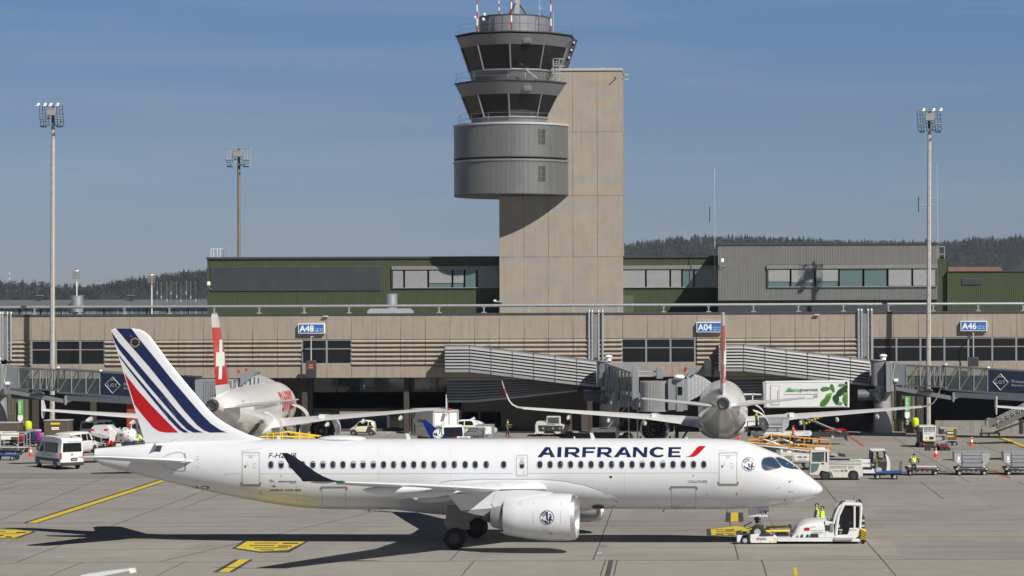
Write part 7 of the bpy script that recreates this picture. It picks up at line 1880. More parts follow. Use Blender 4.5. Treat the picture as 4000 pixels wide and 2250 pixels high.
# ---- tow tractor with open load bed
v = SV('tow_tractor', 'scuffed white tow tractor with a square cab, right of the striped airliner nose', 'tractor', 3266, 182.5, q9)
m = MB(); v.prism(m, [(1115, 470), (1500, 450), (1508, 610), (1470, 625), (1455, 560), (1415, 540), (1370, 545), (1345, 575), (1335, 625), (1170, 625), (1150, 565), (1115, 545)], 0, 1.6, dwhite, .03)
v.prism(m, [(1118, 445), (1495, 440), (1498, 462), (1118, 475)], .02, 1.58, lgrey, .02)
for i in range(27): x_ = 1128+i*13.5; v.prism(m, [(x_, 466), (x_+7, 466), (x_+7, 476), (x_, 476)], -.015, .0, dark)
for i in range(13): x_ = 1130+i*15; v.prism(m, [(x_, 522), (x_+5, 522), (x_+20, 490), (x_+15, 490)], -.015, 0, dark)
for i in range(9): x_ = 1345+i*7; v.prism(m, [(x_, 525), (x_+3, 525), (x_+3, 488), (x_, 488)], -.015, 0, lgrey)
v.b(m, 'body')
m = MB(); v.text(m, 'cargologic', 1165, 1246, 556, 540, -.02, red, .01); v.text(m, 'ES 705', 1262, 1334, 558, 536, -.02, dark, .02); v.b(m, 'lettering')
cab = subthing('cab', (0, 0, 0), v.t); m = MB()
v.prism(m, [(905, 570), (915, 450), (1120, 450), (1120, 560), (1040, 545), (1000, 600), (905, 590)], 0, 1.5, dwhite, .03)
v.prism(m, [(915, 320), (1128, 308), (1128, 332), (912, 342)], -.03, 1.53, dwhite, .04); v.prism(m, [(960, 300), (975, 285), (1070, 285), (1085, 298), (1085, 312), (960, 316)], .4, 1.1, vwhite, .04)
for x0, x1 in ((912, 932), (1070, 1084), (1112, 1128)):
    for d_ in (0, 1.42): v.prism(m, [(x0, 335), (x1, 335), (x1, 452), (x0, 452)], d_, d_+.08, dwhite)
v.prism(m, [(925, 464), (1022, 464), (990, 545), (935, 572), (920, 560)], -.02, 0, cglass); v.prism(m, [(1040, 458), (1068, 458), (1068, 475), (1040, 475)], -.02, 0, dark, .01)
m.build('cab_frame', cab)
m = MB(); v.prism(m, [(932, 345), (1068, 345), (1066, 452), (926, 452)], .04, .06, pglass); v.prism(m, [(1086, 345), (1104, 345), (1104, 450), (1086, 450)], .0, .03, glass); m.build('window', cab)
m = MB(); m.box(v.X(925), v.X(1110), 1.38, 1.4, v.Z(450), v.Z(345), dark); m.build('rear_panel', cab)
for x_ in (1085, 1405):
    for d_ in (.15, 1.45): v.wheel(x_, 603, d_, .36, .26, dark)
person('tractor driver in a green vest behind the square cab window', v.o+Vector((v.X(1035), .7, .55)), R(180), hipz=.42, sleeves=cloth, band=False, arms=[[(.2, .02, -.2), (.4, 0, -.12)]]*2, legs=[[(.4, .03, 0), (.45, .03, -.35)], [(.4, -.03, 0), (.45, -.03, -.35)]])
# ---- small white tractor with open cab
v = SV('baggage_tractor', 'white and grey baggage tractor with an open cab, right of the scuffed tow tractor', 'tractor', 3400, 187.5, qb)
o3 = lambda x, y: (((x/2.229+3200)-3400)*3.623, ((y/2.229+1300)-1500)*3.623)
def pv3(pts): return [o3(*p) for p in pts]
m = MB(); v.prism(m, pv3([(270, 1105), (445, 1100), (445, 1200), (470, 1180), (490, 1225), (378, 1225), (375, 1180), (270, 1130)]), 0, 1.4, vwhite, .04); v.prism(m, pv3([(275, 1108), (355, 1106), (350, 1098), (300, 1098)]), .1, 1.3, green, .02); v.prism(m, pv3([(380, 1168), (462, 1168), (462, 1190), (380, 1190)]), -.02, 0, dark, .01)
v.prism(m, pv3([(445, 1130), (575, 1130), (615, 1135), (618, 1198), (560, 1205), (520, 1205), (510, 1180), (480, 1165), (445, 1165)]), 0, 1.4, dark, .04); v.prism(m, pv3([(575, 1050), (600, 1075), (618, 1130), (618, 1200), (585, 1204), (588, 1130)]), -.02, 1.42, vwhite, .03); v.b(m, 'body')
m = MB()
for d_ in (.05, 1.35):
    for a, b in (((450, 1018), (446, 1135)), ((450, 1018), (560, 1020)), ((560, 1020), (592, 1060)), ((592, 1060), (600, 1130)), ((470, 1040), (465, 1130)), ((572, 1045), (585, 1110))):
        A, B = v.p(*o3(*a)), v.p(*o3(*b)); m.cyl((A[0], d_, A[1]), (B[0], d_, B[1]), .05, dark, n=6)
v.prism(m, pv3([(443, 1012), (565, 1012), (580, 1025), (445, 1026)]), 0, 1.4, vwhite, .03); v.b(m, 'cab_frame')
m = MB(); v.text(m, 'swissport', *[o3(376, 0)[0], o3(424, 0)[0]], o3(0, 1140)[1], o3(0, 1130)[1], -.02, dark); v.text(m, 'TLD', o3(453, 0)[0], o3(478, 0)[0], o3(0, 1155)[1], o3(0, 1143)[1], -.02, signwhite, .02); v.prism(m, pv3([(428, 1140), (440, 1140), (440, 1127), (430, 1130)]), -.025, -.015, red); v.b(m, 'lettering')
for x_ in (490, 300): 
    for d_ in (.15, 1.25): v.wheel(*o3(x_, 1204), d_, .36, .24)
person('baggage tractor driver in a green vest seated in the open cab', v.o+Vector((v.X(o3(510, 0)[0]), .7, .5)), 0, hipz=.42, sleeves=cloth, band=False, trouser=redcloth, arms=[[(.22, .02, -.18), (.45, 0, -.1)]]*2, legs=[[(.4, .03, 0), (.45, .03, -.35)], [(.4, -.03, 0), (.45, -.03, -.35)]])
# ---- blue cart
v = SV('flat_cart', 'blue flat baggage cart right of the scuffed tow tractor', 'cart', 3463, 183, qb)
m = MB(); v.prism(m, [(75, 1245), (458, 1240), (458, 1262), (75, 1266)], 0, 1.4, bluep, .02); v.b(m, 'deck')
m = MB(); v.prism(m, [(78, 1262), (450, 1262), (440, 1290), (90, 1290)], .3, 1.1, dark); A, B = v.p(450, 1262), v.p(535, 1262); m.cyl((A[0], .7, A[1]), (B[0], .7, B[1]), .04, dark, n=6); v.b(m, 'frame')
m = MB()
for d_ in (.1, 1.3): A, B, C = v.p(434, 1245), v.p(437, 1130), v.p(452, 1100); m.cyl((A[0], d_, A[1]), (B[0], d_, B[1]), .03, dark, n=6); m.cyl((B[0], d_, B[1]), (C[0], d_, C[1]), .03, dark, n=6)
A, B, C = v.p(85, 1245), v.p(95, 1095), v.p(110, 1245); m.prism([(A[0], A[1]), (B[0], B[1]), (C[0], C[1])], .1, .2, lgrey); m.lathe([(0, .2), (.1, .25), (.25, .22), (.3, .1)], lgrey, (C[0]+.05, .4, A[1]), (0, 0, 1), 12); v.b(m, 'end_rail')
for x_ in (105, 345):
    for d_ in (.1, 1.3): v.wheel(x_, 1315, d_, .21, .15, lgrey)
# ---- dollies
def dolly(px, label, load):
    v = SV('container_dolly', label, 'dolly', px, 187.5, qb, 'container dollies coupled in a row'); s = 187.5/FPX
    base_y = 1292; X0_ = (px-3400)*3.623
    pp = lambda pts: [(X0_+a, b) for a, b in pts]
    m = MB(); v.prism(m, pp([(-235, 1180), (225, 1185), (245, 1205), (235, 1225), (-225, 1225), (-240, 1200)]), 0, 1.7, dark, .02)
    for i in range(6): v.prism(m, pp([(-170+i*70, 1225), (-130+i*70, 1225), (-150+i*70, 1248)]), .1, .2, dark)
    v.prism(m, pp([(-200, 1190), (200, 1192), (200, 1200), (-200, 1198)]), -.02, .0, grey); v.prism(m, pp([(-35, 1192), (40, 1192), (40, 1204), (-35, 1204)]), -.03, -.02, lgrey if load else tail_l)
    for x_ in (-222, 195): v.prism(m, pp([(x_, 1192), (x_+28, 1192), (x_+28, 1212), (x_, 1212)]), -.03, -.01, mat('lime_paint', (.3, .5, .05), .5))
    for y_ in (.2, .6, 1.0, 1.4):
        A, B = v.p(X0_-200, 1184), v.p(X0_+200, 1186); m.cyl((A[0], y_, A[1]+.03), (B[0], y_, B[1]+.03), .05, lgrey, n=8)
    A, B = v.p(X0_+230, 1240), v.p(X0_+350, 1252); m.cyl((A[0], .8, A[1]), (B[0], .8, B[1]), .035, dark, n=6); v.b(m, 'frame')
    for x_ in (-175, 178):
        for d_ in (.1, 1.5): v.wheel(X0_+x_, 1262, d_, .19, .15, lgrey)
    if load:
        o = v.o+Vector((v.X(X0_), .1, v.Z(1184))); return o
    return v
def uld(o, label, w=2.72, h=1.12, d=1.5, lean=0):
    t = thing('cargo_container', label, 'container', o, 0, 'silver cargo containers'); fab = mat('container_fabric', (.30, .31, .33), .5, metal=.3, var=.1, vscale=3, bump=.3, bscale=3); fr_ = mat('container_panel', (.42, .43, .45), .45, metal=.3, var=.1)
    m = MB(); m.prism([(-w*.28, 0), (w*.30, 0), (w*.47, h*.42), (w*.5, h), (-w*.5, h), (-w*.49, h*.38)], 0, d, fr_, bevel=.02); b = m.build('shell', t)
    m = MB(); n = 7; rr = []
    for i in range(n): f = i/(n-1); z = .03+f*(h-.08); rr.append([(-w*.26+.02*math.sin(i*2), -.05-.02*(i % 2), z), (w*.27, -.05-.02*(i % 2), z), (w*.27, 0, z), (-w*.26, 0, z)])
    m.loft(rr, fab, False)
    for z in (.3, .55, .8): m.box(-w*.26, w*.27, -.085, -.06, z*h, z*h+.02, dark)
    m.build('curtain', t)
    m = MB(); m.box(-w*.40, -w*.34, -.012, -.002, h*.45, h*.72, signwhite); m.box(-w*.42, -w*.30, -.012, -.002, h*.34, h*.39, signwhite); m.build('document_pocket', t)
    m = MB()
    for x_ in (-w*.27, w*.28): m.box(x_-.02, x_+.02, -.07, 0, .02, h, grey); m.box(x_-.04, x_+.04, -.09, -.05, h*.3, h*.42, dark, .01)
    m.box(-w*.5, w*.5, -.03, d+.03, h, h+.03, fr_); m.build('frame_bar', t)
    return t
dolly(3606, 'empty container dolly with a worker bending over its left end', False)
o = dolly(3797, 'dolly under the silver container, third from the right frame edge', True); uld(o, 'silver container on the dolly right of the bending worker')
o = dolly(3990, 'dolly under the silver container cut by the right edge', True); uld(o, 'silver container on the dolly cut by the right edge of the photo')
person('worker in yellow vest and red trousers bending over the empty dolly', Vector((W(3570, 1860, 186.6).x, 186.9, 0)), R(75), hipz=.9, lean=R(22), sleeves=cloth, trouser=cloth, arms=[[(.10, .20, -.18), (.22, .12, -.38)], [(.10, -.20, -.18), (.2, -.12, -.40)]], legs=[[(.05, .02, -.45), (-.05, .04, -.84)], [(.25, -.03, -.38), (.15, -.03, -.62)]])
# ---- cones
def cone(px, py, label, h=.78):
    g_ = G(px, py); t = thing('traffic_cone', label, 'cone', (g_.x, g_.y, 0), 0, 'red and white traffic cones'); rc_ = mat('cone_red', (.75, .05, .01), .5)
    m = MB(); m.box(-.24, .24, -.24, .24, 0, .06, rc_, .02); m.build('foot', t)
    m = MB(); z = [.06, .30, .50, .64, .74, h]; r_ = lambda q: .17-(q-.06)/(h-.06)*.14
    for i, (a, b) in enumerate(zip(z, z[1:])): m.lathe([(a*h/.78, r_(a)), (b*h/.78, r_(b))], rc_ if i % 2 == 0 else signwhite, n=16, cap=i == 4)
    m.build('body', t)
cone(3656, 1787, 'red and white cone left of the silver container, nearer one', .9); cone(3795, 1741, 'red and white cone right of the brown container, farther one', .9); cone(120, 1782, 'red and white cone left of the shuttle van', .9); cone(2886, 1716, 'red cone beside the tail of the glossy airliner', .8)
# ---- caged tow tractor, cart and brown container at right
v = SV('caged_tractor', 'white tractor with a barred rear screen, below the right floodlight mast', 'tractor', 3622, 227, qb)
m = MB(); v.prism(m, [(745, 712), (925, 712), (928, 790), (918, 812), (750, 812)], 0, 2.4, vwhite, .05); v.prism(m, [(690, 820), (930, 815), (925, 865), (880, 890), (700, 890), (683, 850)], .1, 2.4, dark, .05); v.prism(m, [(682, 690), (745, 690), (745, 830), (682, 830)], .3, 2.4, dark, .05); v.prism(m, [(833, 745), (893, 745), (893, 785), (833, 785)], -.02, 0, dark); v.prism(m, [(758, 797), (935, 797), (935, 814), (758, 814)], -.03, 0, yellow)
for i in range(6): v.prism(m, [(765+i*30, 814), (778+i*30, 814), (793+i*30, 797), (780+i*30, 797)], -.04, -.03, dark)
q = v.p(797, 766); m.cyl((q[0], -.02, q[1]), (q[0], 0, q[1]), .07, tail_l, n=8); q = v.p(752, 858); m.ball((q[0], 0, q[1]), .12, tail_l); v.b(m, 'body')
m = MB(); v.prism(m, [(690, 594), (920, 590), (925, 606), (690, 612)], -.02, 2.4, vwhite, .03)
for i in range(10): x_ = 752+i*18; A, B = v.p(x_, 608), v.p(x_, 690); m.cyl((A[0], .05, A[1]), (B[0], .05, B[1]), .03, vwhite, n=5)
for x_ in (690, 748, 918): 
    for d_ in (.05, 2.3): A, B = v.p(x_, 600), v.p(x_, 800); m.cyl((A[0], d_, A[1]), (B[0], d_, B[1]), .05, vwhite if x_ > 700 else dark, n=5)
v.prism(m, [(750, 688), (925, 688), (925, 702), (750, 702)], 0, .06, vwhite); v.prism(m, [(752, 606), (916, 606), (916, 690), (752, 690)], 1.2, 1.24, glass); v.b(m, 'cab_cage')
for x_ in (720, 900): 
    for d_ in (.4, 2.0): v.wheel(x_, 885, d_, .4, .3)
v = SV('baggage_cart', 'empty baggage cart with a tubular frame behind the barred tractor', 'cart', 3688, 221.5, qb)
m = MB(); v.prism(m, [(975, 868), (1098, 865), (1100, 895), (975, 898)], 0, 1.5, dark, .02); v.prism(m, [(985, 878), (1098, 878), (1098, 890), (985, 890)], -.02, 0, tail_l); v.prism(m, [(800, 900), (980, 885), (980, 905), (800, 915)], .5, .7, dark); v.b(m, 'deck')
m = MB()
for d_ in (0, 1.5):
    for a, b in (((978, 735), (978, 870)), ((1085, 735), (1085, 870)), ((925, 728), (1075, 728)), ((978, 820), (1085, 820)), ((1075, 728), (1085, 740)), ((925, 728), (925, 880))): A, B = v.p(*a), v.p(*b); m.cyl((A[0], d_, A[1]), (B[0], d_, B[1]), .03, lgrey, n=5)
v.prism(m, [(930, 752), (1015, 752), (1015, 790), (930, 790)], -.02, .02, lgrey); v.b(m, 'frame')
for x_ in (815, 945, 1025, 1088): v.wheel(x_, 922, .1 if x_ > 1000 else .4, .27, .2, dark)
v = SV('baggage_container', 'brown curtained baggage trailer with yellow bands right of the barred tractor', 'trailer', 3706, 230, qb)
brn = mat('brown_curtain', (.10, .075, .06), .6, var=.15); m = MB(); v.prism(m, [(990, 635), (1222, 635), (1222, 800), (1200, 806), (990, 806)], 0, 1.9, brn, .03); v.prism(m, [(985, 620), (1225, 622), (1225, 636), (985, 636)], -.05, 1.95, lgrey, .02); v.prism(m, [(985, 636), (1035, 636), (1035, 800), (985, 790)], -.02, 0, dark); v.prism(m, [(1040, 796), (1222, 796), (1222, 806), (1040, 806)], -.03, .02, lgrey); v.b(m, 'box')
m = MB(); v.prism(m, [(1080, 642), (1176, 642), (1176, 658), (1080, 658)], -.02, -.003, yellow); v.prism(m, [(1080, 732), (1178, 732), (1178, 748), (1080, 748)], -.02, -.003, yellow); v.prism(m, [(1045, 645), (1075, 645), (1075, 672), (1045, 672)], -.02, -.003, lgrey); v.prism(m, [(1092, 682), (1170, 682), (1170, 702), (1092, 702)], -.02, -.003, signwhite); v.text(m, 'cargologic', 1096, 1166, 698, 686, -.03, red, .01); v.prism(m, [(1172, 790), (1196, 790), (1184, 770)], -.02, -.003, tail_l); v.b(m, 'band')
m = MB(); v.prism(m, [(1080, 812), (1205, 812), (1205, 835), (1080, 835)], .2, 1.7, dark); v.b(m, 'frame')
for x_ in (1195, 1120):
    for d_ in (.15, 1.7): v.wheel(x_, 850, d_, .28, .2)
# ---- passenger steps at the right edge
v = SV('boarding_steps', 'mobile boarding stairs rising out of the right edge', 'stairs', 3900, 232, qb)
m = MB(); m.loft([[(v.p(x, y)[0], d, v.p(x, y)[1]) for x, y, d in ((a, b, 0), (a, b, 1.6), (a+30, b+60, 1.6), (a+30, b+60, 0))] for a, b in ((1790, 580), (2174, 380), (2500, 200))], mat('steps_side', (.16, .15, .135), .5, metal=.2), False)
for i in range(18): q = v.p(1790+i*36, 590-i*19); m.box(q[0]-.15, q[0]+.15, .1, 1.5, q[1], q[1]+.05, grey)
v.b(m, 'flight')
m = MB()
for d_ in (0, 1.6):
    A, B = v.p(1800, 490), v.p(2500, 130); m.cyl((A[0], d_, A[1]), (B[0], d_, B[1]), .04, lgrey, n=6); A, B = v.p(1810, 530), v.p(2500, 170); m.cyl((A[0], d_, A[1]), (B[0], d_, B[1]), .03, lgrey, n=6)
    for i in range(9): A, B = v.p(1800+i*78, 492-i*40), v.p(1815+i*78, 575-i*40); m.cyl((A[0], d_, A[1]), (B[0], d_, B[1]), .035, lgrey, n=6)
v.b(m, 'handrail')
m = MB(); rr = []
for a in range(9): t_ = R(100+a*20); q = v.p(1700+60*math.cos(t_)*1.0, 558-72*math.sin(t_)); rr.append([(q[0], 0, q[1]), (q[0], 1.6, q[1]), (q[0]+.05, 1.6, q[1]), (q[0]+.05, 0, q[1])])
m.loft(rr, lgrey, True); v.prism(m, [(1700, 488), (1800, 490), (1830, 600), (1700, 628)], 1.5, 1.55, mat('steps_side', (0, 0, 0))); v.b(m, 'bottom_guard')
m = MB(); v.prism(m, [(1560, 700), (1840, 690), (1840, 712), (1560, 712)], .2, 1.4, dark); v.prism(m, [(1720, 690), (2300, 480), (2320, 500), (1760, 700)], .3, .45, dark); q = v.p(1580, 640); m.cyl((q[0], .5, q[1]-.8), (q[0], .5, q[1]), .06, dark); v.prism(m, [(2130, 500), (2170, 500), (2170, 710), (2130, 710)], .2, 1.4, dark); v.b(m, 'undercarriage')
for x_ in (1572, 1680, 1825): v.wheel(x_, 716, .3, .12, .1, dark)

# ---- high lift catering truck at the right airliner
v = SV('catering_truck', 'white catering truck with green leaf artwork, its box raised high right of the glossy airliner', 'truck', 3150, 232, q5)
m = MB(); v.prism(m, [(1425, 702), (2185, 692), (2200, 700), (2200, 942), (1440, 948), (1428, 940)], 0, 2.5, vwhite, .05); v.prism(m, [(1400, 712), (1425, 704), (1428, 950), (1412, 950)], 0, 2.5, lgrey, .02)
x6 = lambda x, y: ((x/2.229+3200-2400)*2.415, (y/2.229+1300-1200)*2.415)
v.prism(m, [(1425, 702), x6(262, 417), x6(262, 425), (1425, 712)], -.04, 0, signwhite); v.prism(m, [(1440, 940), x6(262, 636), x6(262, 648), (1440, 950)], -.04, 0, lgrey); v.prism(m, [x6(250, 417), x6(262, 417), x6(262, 648), x6(250, 648)], -.05, 0, signwhite)
v.prism(m, [(2174, 692), x6(262, 417), x6(262, 648), (2174, 944)], 0, 2.5, vwhite, .04); box_ = v.b(m, 'lift_box')
m = MB(); v.prism(m, [(1470, 738), (1560, 736), (1560, 922), (1470, 924)], -.03, 0, lgrey); v.prism(m, [(1477, 745), (1553, 743), (1553, 916), (1477, 917)], -.05, -.03, vwhite); A, B = v.p(1545, 780), v.p(1545, 860); m.cyl((A[0], -.08, A[1]), (B[0], -.08, B[1]), .03, lgrey, n=5); m.build('side_door', box_)
m = MB(); v.text(m, 'Gate', 1632, 1742, 795, 758, -.05, green, .012); v.text(m, 'gourmet', 1745, 1922, 801, 766, -.05, dark, .008); v.text(m, 'group member', 1750, 1892, 868, 852, -.05, grey); v.prism(m, [(1600, 820), (1920, 816), (1920, 819), (1600, 823)], -.05, -.04, grey)
for dx_, dy_ in ((0, 772), (-8, 782), (-20, 792)): v.prism(m, [(1610+dx_+20, dy_), (1680, dy_-1), (1680, dy_+3), (1610+dx_+20, dy_+4)], -.05, -.04, green)
for i in range(7): a = R(i*50); q = v.p(1900+16*math.cos(a), 840+9*math.sin(a)); m.ball((q[0], -.04, q[1]), .06, grey, 1, .2, .6)
m.build('box_lettering', box_)
lf1 = mat('leaf_print_mid', (.05, .19, .025), .45); lf2 = mat('leaf_print_dark', (.012, .055, .012), .45); lf3 = mat('leaf_print_light', (.13, .32, .04), .45)
def leaf(cx_, cy_, l, w_, ang, mm, ins=None):
    m = MB(); a = R(ang); o_ = []
    for i in range(20): t_ = 2*math.pi*i/20; u = l*math.cos(t_); w0 = w_*math.sin(t_)*(1-.35*math.cos(t_)); o_.append((cx_+u*math.cos(a)-w0*math.sin(a), cy_+u*math.sin(a)+w0*math.cos(a)))
    v.prism(m, [x6(*p) for p in o_], -.06-.004*leaf.k, -.05-.004*leaf.k, mm); leaf.k += 1; return m.build('leaf_print', box_)
leaf.k = 0
leaf(58, 487, 44, 17, -4, lf1); leaf(118, 482, 38, 14, 68, lf1); leaf(200, 505, 62, 26, -42, lf2); leaf(88, 540, 32, 15, -25, lf3); leaf(60, 590, 62, 26, -46, lf1); leaf(150, 580, 44, 24, 75, lf2); leaf(206, 452, 38, 10, 0, lf3); leaf(228, 585, 40, 17, 80, lf1); leaf(185, 612, 22, 12, 15, lf3); leaf(232, 535, 18, 14, 50, lf3)
m = MB(); cc_ = lambda x, y: v.p((qc(x, y)[0]-2400)*2.415, (qc(x, y)[1]-1200)*2.415)
for d_ in (.35, 2.1):
    for a, b, mm in (((1120, 560), (1720, 290), yellow), ((1400, 470), (1960, 700), brd), ((1140, 390), (1500, 500), brd)):
        A, B = cc_(*a), cc_(*b); m.cyl((A[0], d_, A[1]), (B[0], d_, B[1]), .11, mm, n=4)
for i in range(9):
    A, B = cc_(1140+i*60, 551-i*27), cc_(1165+i*60, 540-i*27); m.cyl((A[0], .34, A[1]), (B[0], .34, B[1]), .125, dark, n=4)
m.build('scissor_lift', v.t)
m = MB(); pp = lambda pts: [cc_(*p) for p in pts]; m.prism(pp([(1340, 700), (2120, 700), (2125, 735), (2080, 800), (1340, 790)]), .4, 2.1, dark); m.prism(pp([(1500, 650), (1545, 650), (1545, 710), (1500, 710)]), .4, .6, dark); m.prism(pp([(2030, 790), (2100, 790), (2110, 880), (2080, 870), (2040, 840)]), .6, .9, dark)
m.prism(pp([(1760, 765), (1810, 765), (1810, 820), (1770, 820)]), .2, .4, lgrey); m.build('chassis', v.t)
m = MB()
for a, b in (((1635, 645), (2065, 640)), ((1640, 700), (1640, 645)), ((2025, 640), (2025, 700)), ((2065, 645), (2065, 700)), ((1820, 625), (2020, 625)), ((1820, 625), (1780, 645)), ((2020, 625), (2025, 645))): A, B = cc_(*a), cc_(*b); m.cyl((A[0], .3, A[1]), (B[0], .3, B[1]), .04, tail_l, n=5)
m.build('red_rail', v.t)
for d_ in (.4, 2.1): q = cc_(1425, 860); wheel_mb((q[0], d_, q[1]), .46, .3, hub=lgrey).build('wheel', v.t); wheel_mb((q[0]-4.0, d_, q[1]), .46, .3, hub=lgrey).build('wheel', v.t)
m = MB(); v.prism(m, [(1200, 818), (1395, 818), (1395, 828), (1200, 830)], .2, 2.2, vwhite, .02); v.prism(m, [(1210, 880), (1400, 880), (1400, 895), (1210, 895)], .2, 2.2, vwhite, .02)
for x_ in (1215, 1300, 1390): v.prism(m, [(x_, 820), (x_+10, 820), (x_+10, 885), (x_, 885)], .2, .3, vwhite)
v.prism(m, [(1236, 835), (1258, 835), (1258, 880), (1236, 880)], .15, .2, dark); m.build('front_platform', v.t)
# ---- container loader
v = SV('container_loader', 'white container loader platform raised beside the glossy airliner', 'loader', 3050, 199, qc)
m = MB(); v.prism(m, [(70, 692), (1345, 684), (1345, 745), (1290, 768), (70, 755)], 0, 2.6, vwhite, .04); v.prism(m, [(110, 710), (165, 710), (165, 738), (110, 738)], -.02, 0, yellow); v.prism(m, [(878, 700), (930, 700), (930, 730), (878, 730)], -.02, 0, yellow)
v.text(m, 'CTL 033', 1180, 1285, 720, 702, -.02, dark, .01); v.text(m, 'swissport', 345, 485, 745, 725, -.02, dark); v.prism(m, [(490, 740), (528, 708), (528, 722), (500, 744)], -.03, -.01, red); v.b(m, 'platform')
m = MB()
for y_ in (460, 572): A, B = v.p(0, y_), v.p(740, y_); m.cyl((A[0], 0, A[1]), (B[0], 0, B[1]), .035, lgrey, n=6)
for x_ in (0, 370, 740): A, B = v.p(x_, 458), v.p(x_, 690); m.cyl((A[0], 0, A[1]), (B[0], 0, B[1]), .05, lgrey, n=6)
v.b(m, 'railing')
m = MB(); 
for d_ in (.3, 2.2):
    for a, b in (((120, 760), (900, 1050)), ((900, 760), (120, 1050)), ((560, 760), (1200, 1040))): A, B = v.p(*a), v.p(*b); m.cyl((A[0], d_, A[1]), (B[0], d_, B[1]), .1, dwhite, n=4)
v.prism(m, [(60, 1000), (1250, 1000), (1250, 1060), (60, 1060)], .2, 2.4, dark); v.prism(m, [(1130, 760), (1290, 760), (1290, 880), (1130, 880)], .3, 2.2, dark); v.prism(m, [(0, 668), (66, 668), (66, 780), (0, 780)], .2, 1.8, dark, .03); q = v.p(70, 0); v.b(m, 'lift_frame')
for x_ in (200, 1100): v.wheel(x_, 1075, .3, .4, .3)
q = v.p(565, 688); uld(v.o+Vector((q[0], .5, q[1])), 'silver container on the raised loader platform by the glossy airliner', 2.42, 1.1)
q = v.p(195, 690); person('worker in a green vest standing on the raised loader platform', v.o+Vector((q[0], 1.3, q[1])), R(-10), hipz=.86, sleeves=cloth, band=False, top=mat('vest_green', (.35, .60, .03), .7))
# ---- belt loader with orange rails
v = SV('belt_loader', 'white belt loader with orange handrails sloping down to the right', 'belt loader', 3110, 195, qc)
m = MB(); P0, P1, P2 = (0, 900), (1420, 1062), (2040, 1150)
def beam(a, b, h, d0, d1, mm): v.prism(m, [a, b, (b[0], b[1]+h), (a[0], a[1]+h)], d0, d1, mm, .02)
beam((0, 905), (1420, 1062), 42, 0, 1.0, vwhite); beam((0, 948), (1420, 1104), 16, .05, .95, grey); beam((1420, 1075), (1900, 1145), 45, .05, .95, lgrey); v.prism(m, [(1880, 1130), (2060, 1160), (2050, 1210), (1890, 1190)], .1, .9, dark, .03)
beam((1700, 1185), (1830, 1190), 30, .3, .7, dark); v.b(m, 'conveyor')
m = MB(); rails = [((0, 868), (230, 845)), ((235, 800), (380, 802)), ((380, 802), (490, 742)), ((490, 742), (1720, 868)), ((890, 930), (1750, 1000)), ((1720, 868), (1770, 1095)), ((1370, 845), (1400, 1060)), ((10, 868), (5, 910)), ((240, 795), (225, 960)), ((480, 830), (475, 930)), ((665, 770), (645, 905)), ((895, 790), (875, 1050)), ((1200, 820), (1185, 1000)), ((1480, 850), (1470, 970)), ((0, 905), (880, 985)), ((880, 1000), (1400, 1055)), ((1400, 1060), (1770, 1098))]
for d_ in (-.03, 1.03):
    for a, b in rails: A, B = v.p(*a), v.p(*b); m.cyl((A[0], d_, A[1]), (B[0], d_, B[1]), .038, orange, n=6)
v.b(m, 'orange_handrail')
m = MB(); v.prism(m, [(660, 1090), (1330, 1140), (1325, 1290), (940, 1285), (700, 1180)], -.5, 1.6, dwhite, .04); v.prism(m, [(780, 1172), (940, 1172), (940, 1265), (860, 1265), (780, 1200)], -.54, -.5, dline, .01); v.prism(m, [(820, 1078), (918, 1078), (918, 1145), (820, 1145)], -.3, .3, vwhite, .03); v.prism(m, [(680, 1050), (740, 1050), (740, 1100), (680, 1100)], -.3, .2, dwhite, .03); v.prism(m, [(900, 1290), (1330, 1290), (1330, 1312), (910, 1308)], -.5, 1.6, dwhite); v.prism(m, [(930, 1312), (1300, 1312), (1300, 1345), (960, 1340)], -.3, 1.4, dark)
v.b(m, 'body')
m = MB(); v.prism(m, [(972, 1172), (1300, 1172), (1300, 1280), (975, 1278)], -.55, -.5, vwhite, .01); v.text(m, 'CBL160', 1038, 1242, 1218, 1182, -.57, dark, .02); v.text(m, 'swissport', 1076, 1165, 1262, 1248, -.57, dark, .01); v.prism(m, [(1172, 1262), (1198, 1240), (1198, 1252), (1180, 1266)], -.58, -.56, red); v.b(m, 'name_plate')
for x_ in (820, 1250):
    for d_ in (-.35, 1.4): v.wheel(x_, 1370, d_, .38, .28)
q = v.p(985, 990); person('worker in an orange vest walking on the belt loader between its orange rails', v.o+Vector((q[0], .5, q[1])), R(160), hipz=.85, top=hivo, sleeves=redcloth, cap=dark, lean=R(8), arms=[[(-.05, .05, -.26), (.10, .03, -.46)], [(.02, -.05, -.27), (.16, -.03, -.44)]], legs=[[(.02, 0, -.42), (.0, 0, -.8)], [(-.05, 0, -.42), (-.25, 0, -.78)]])
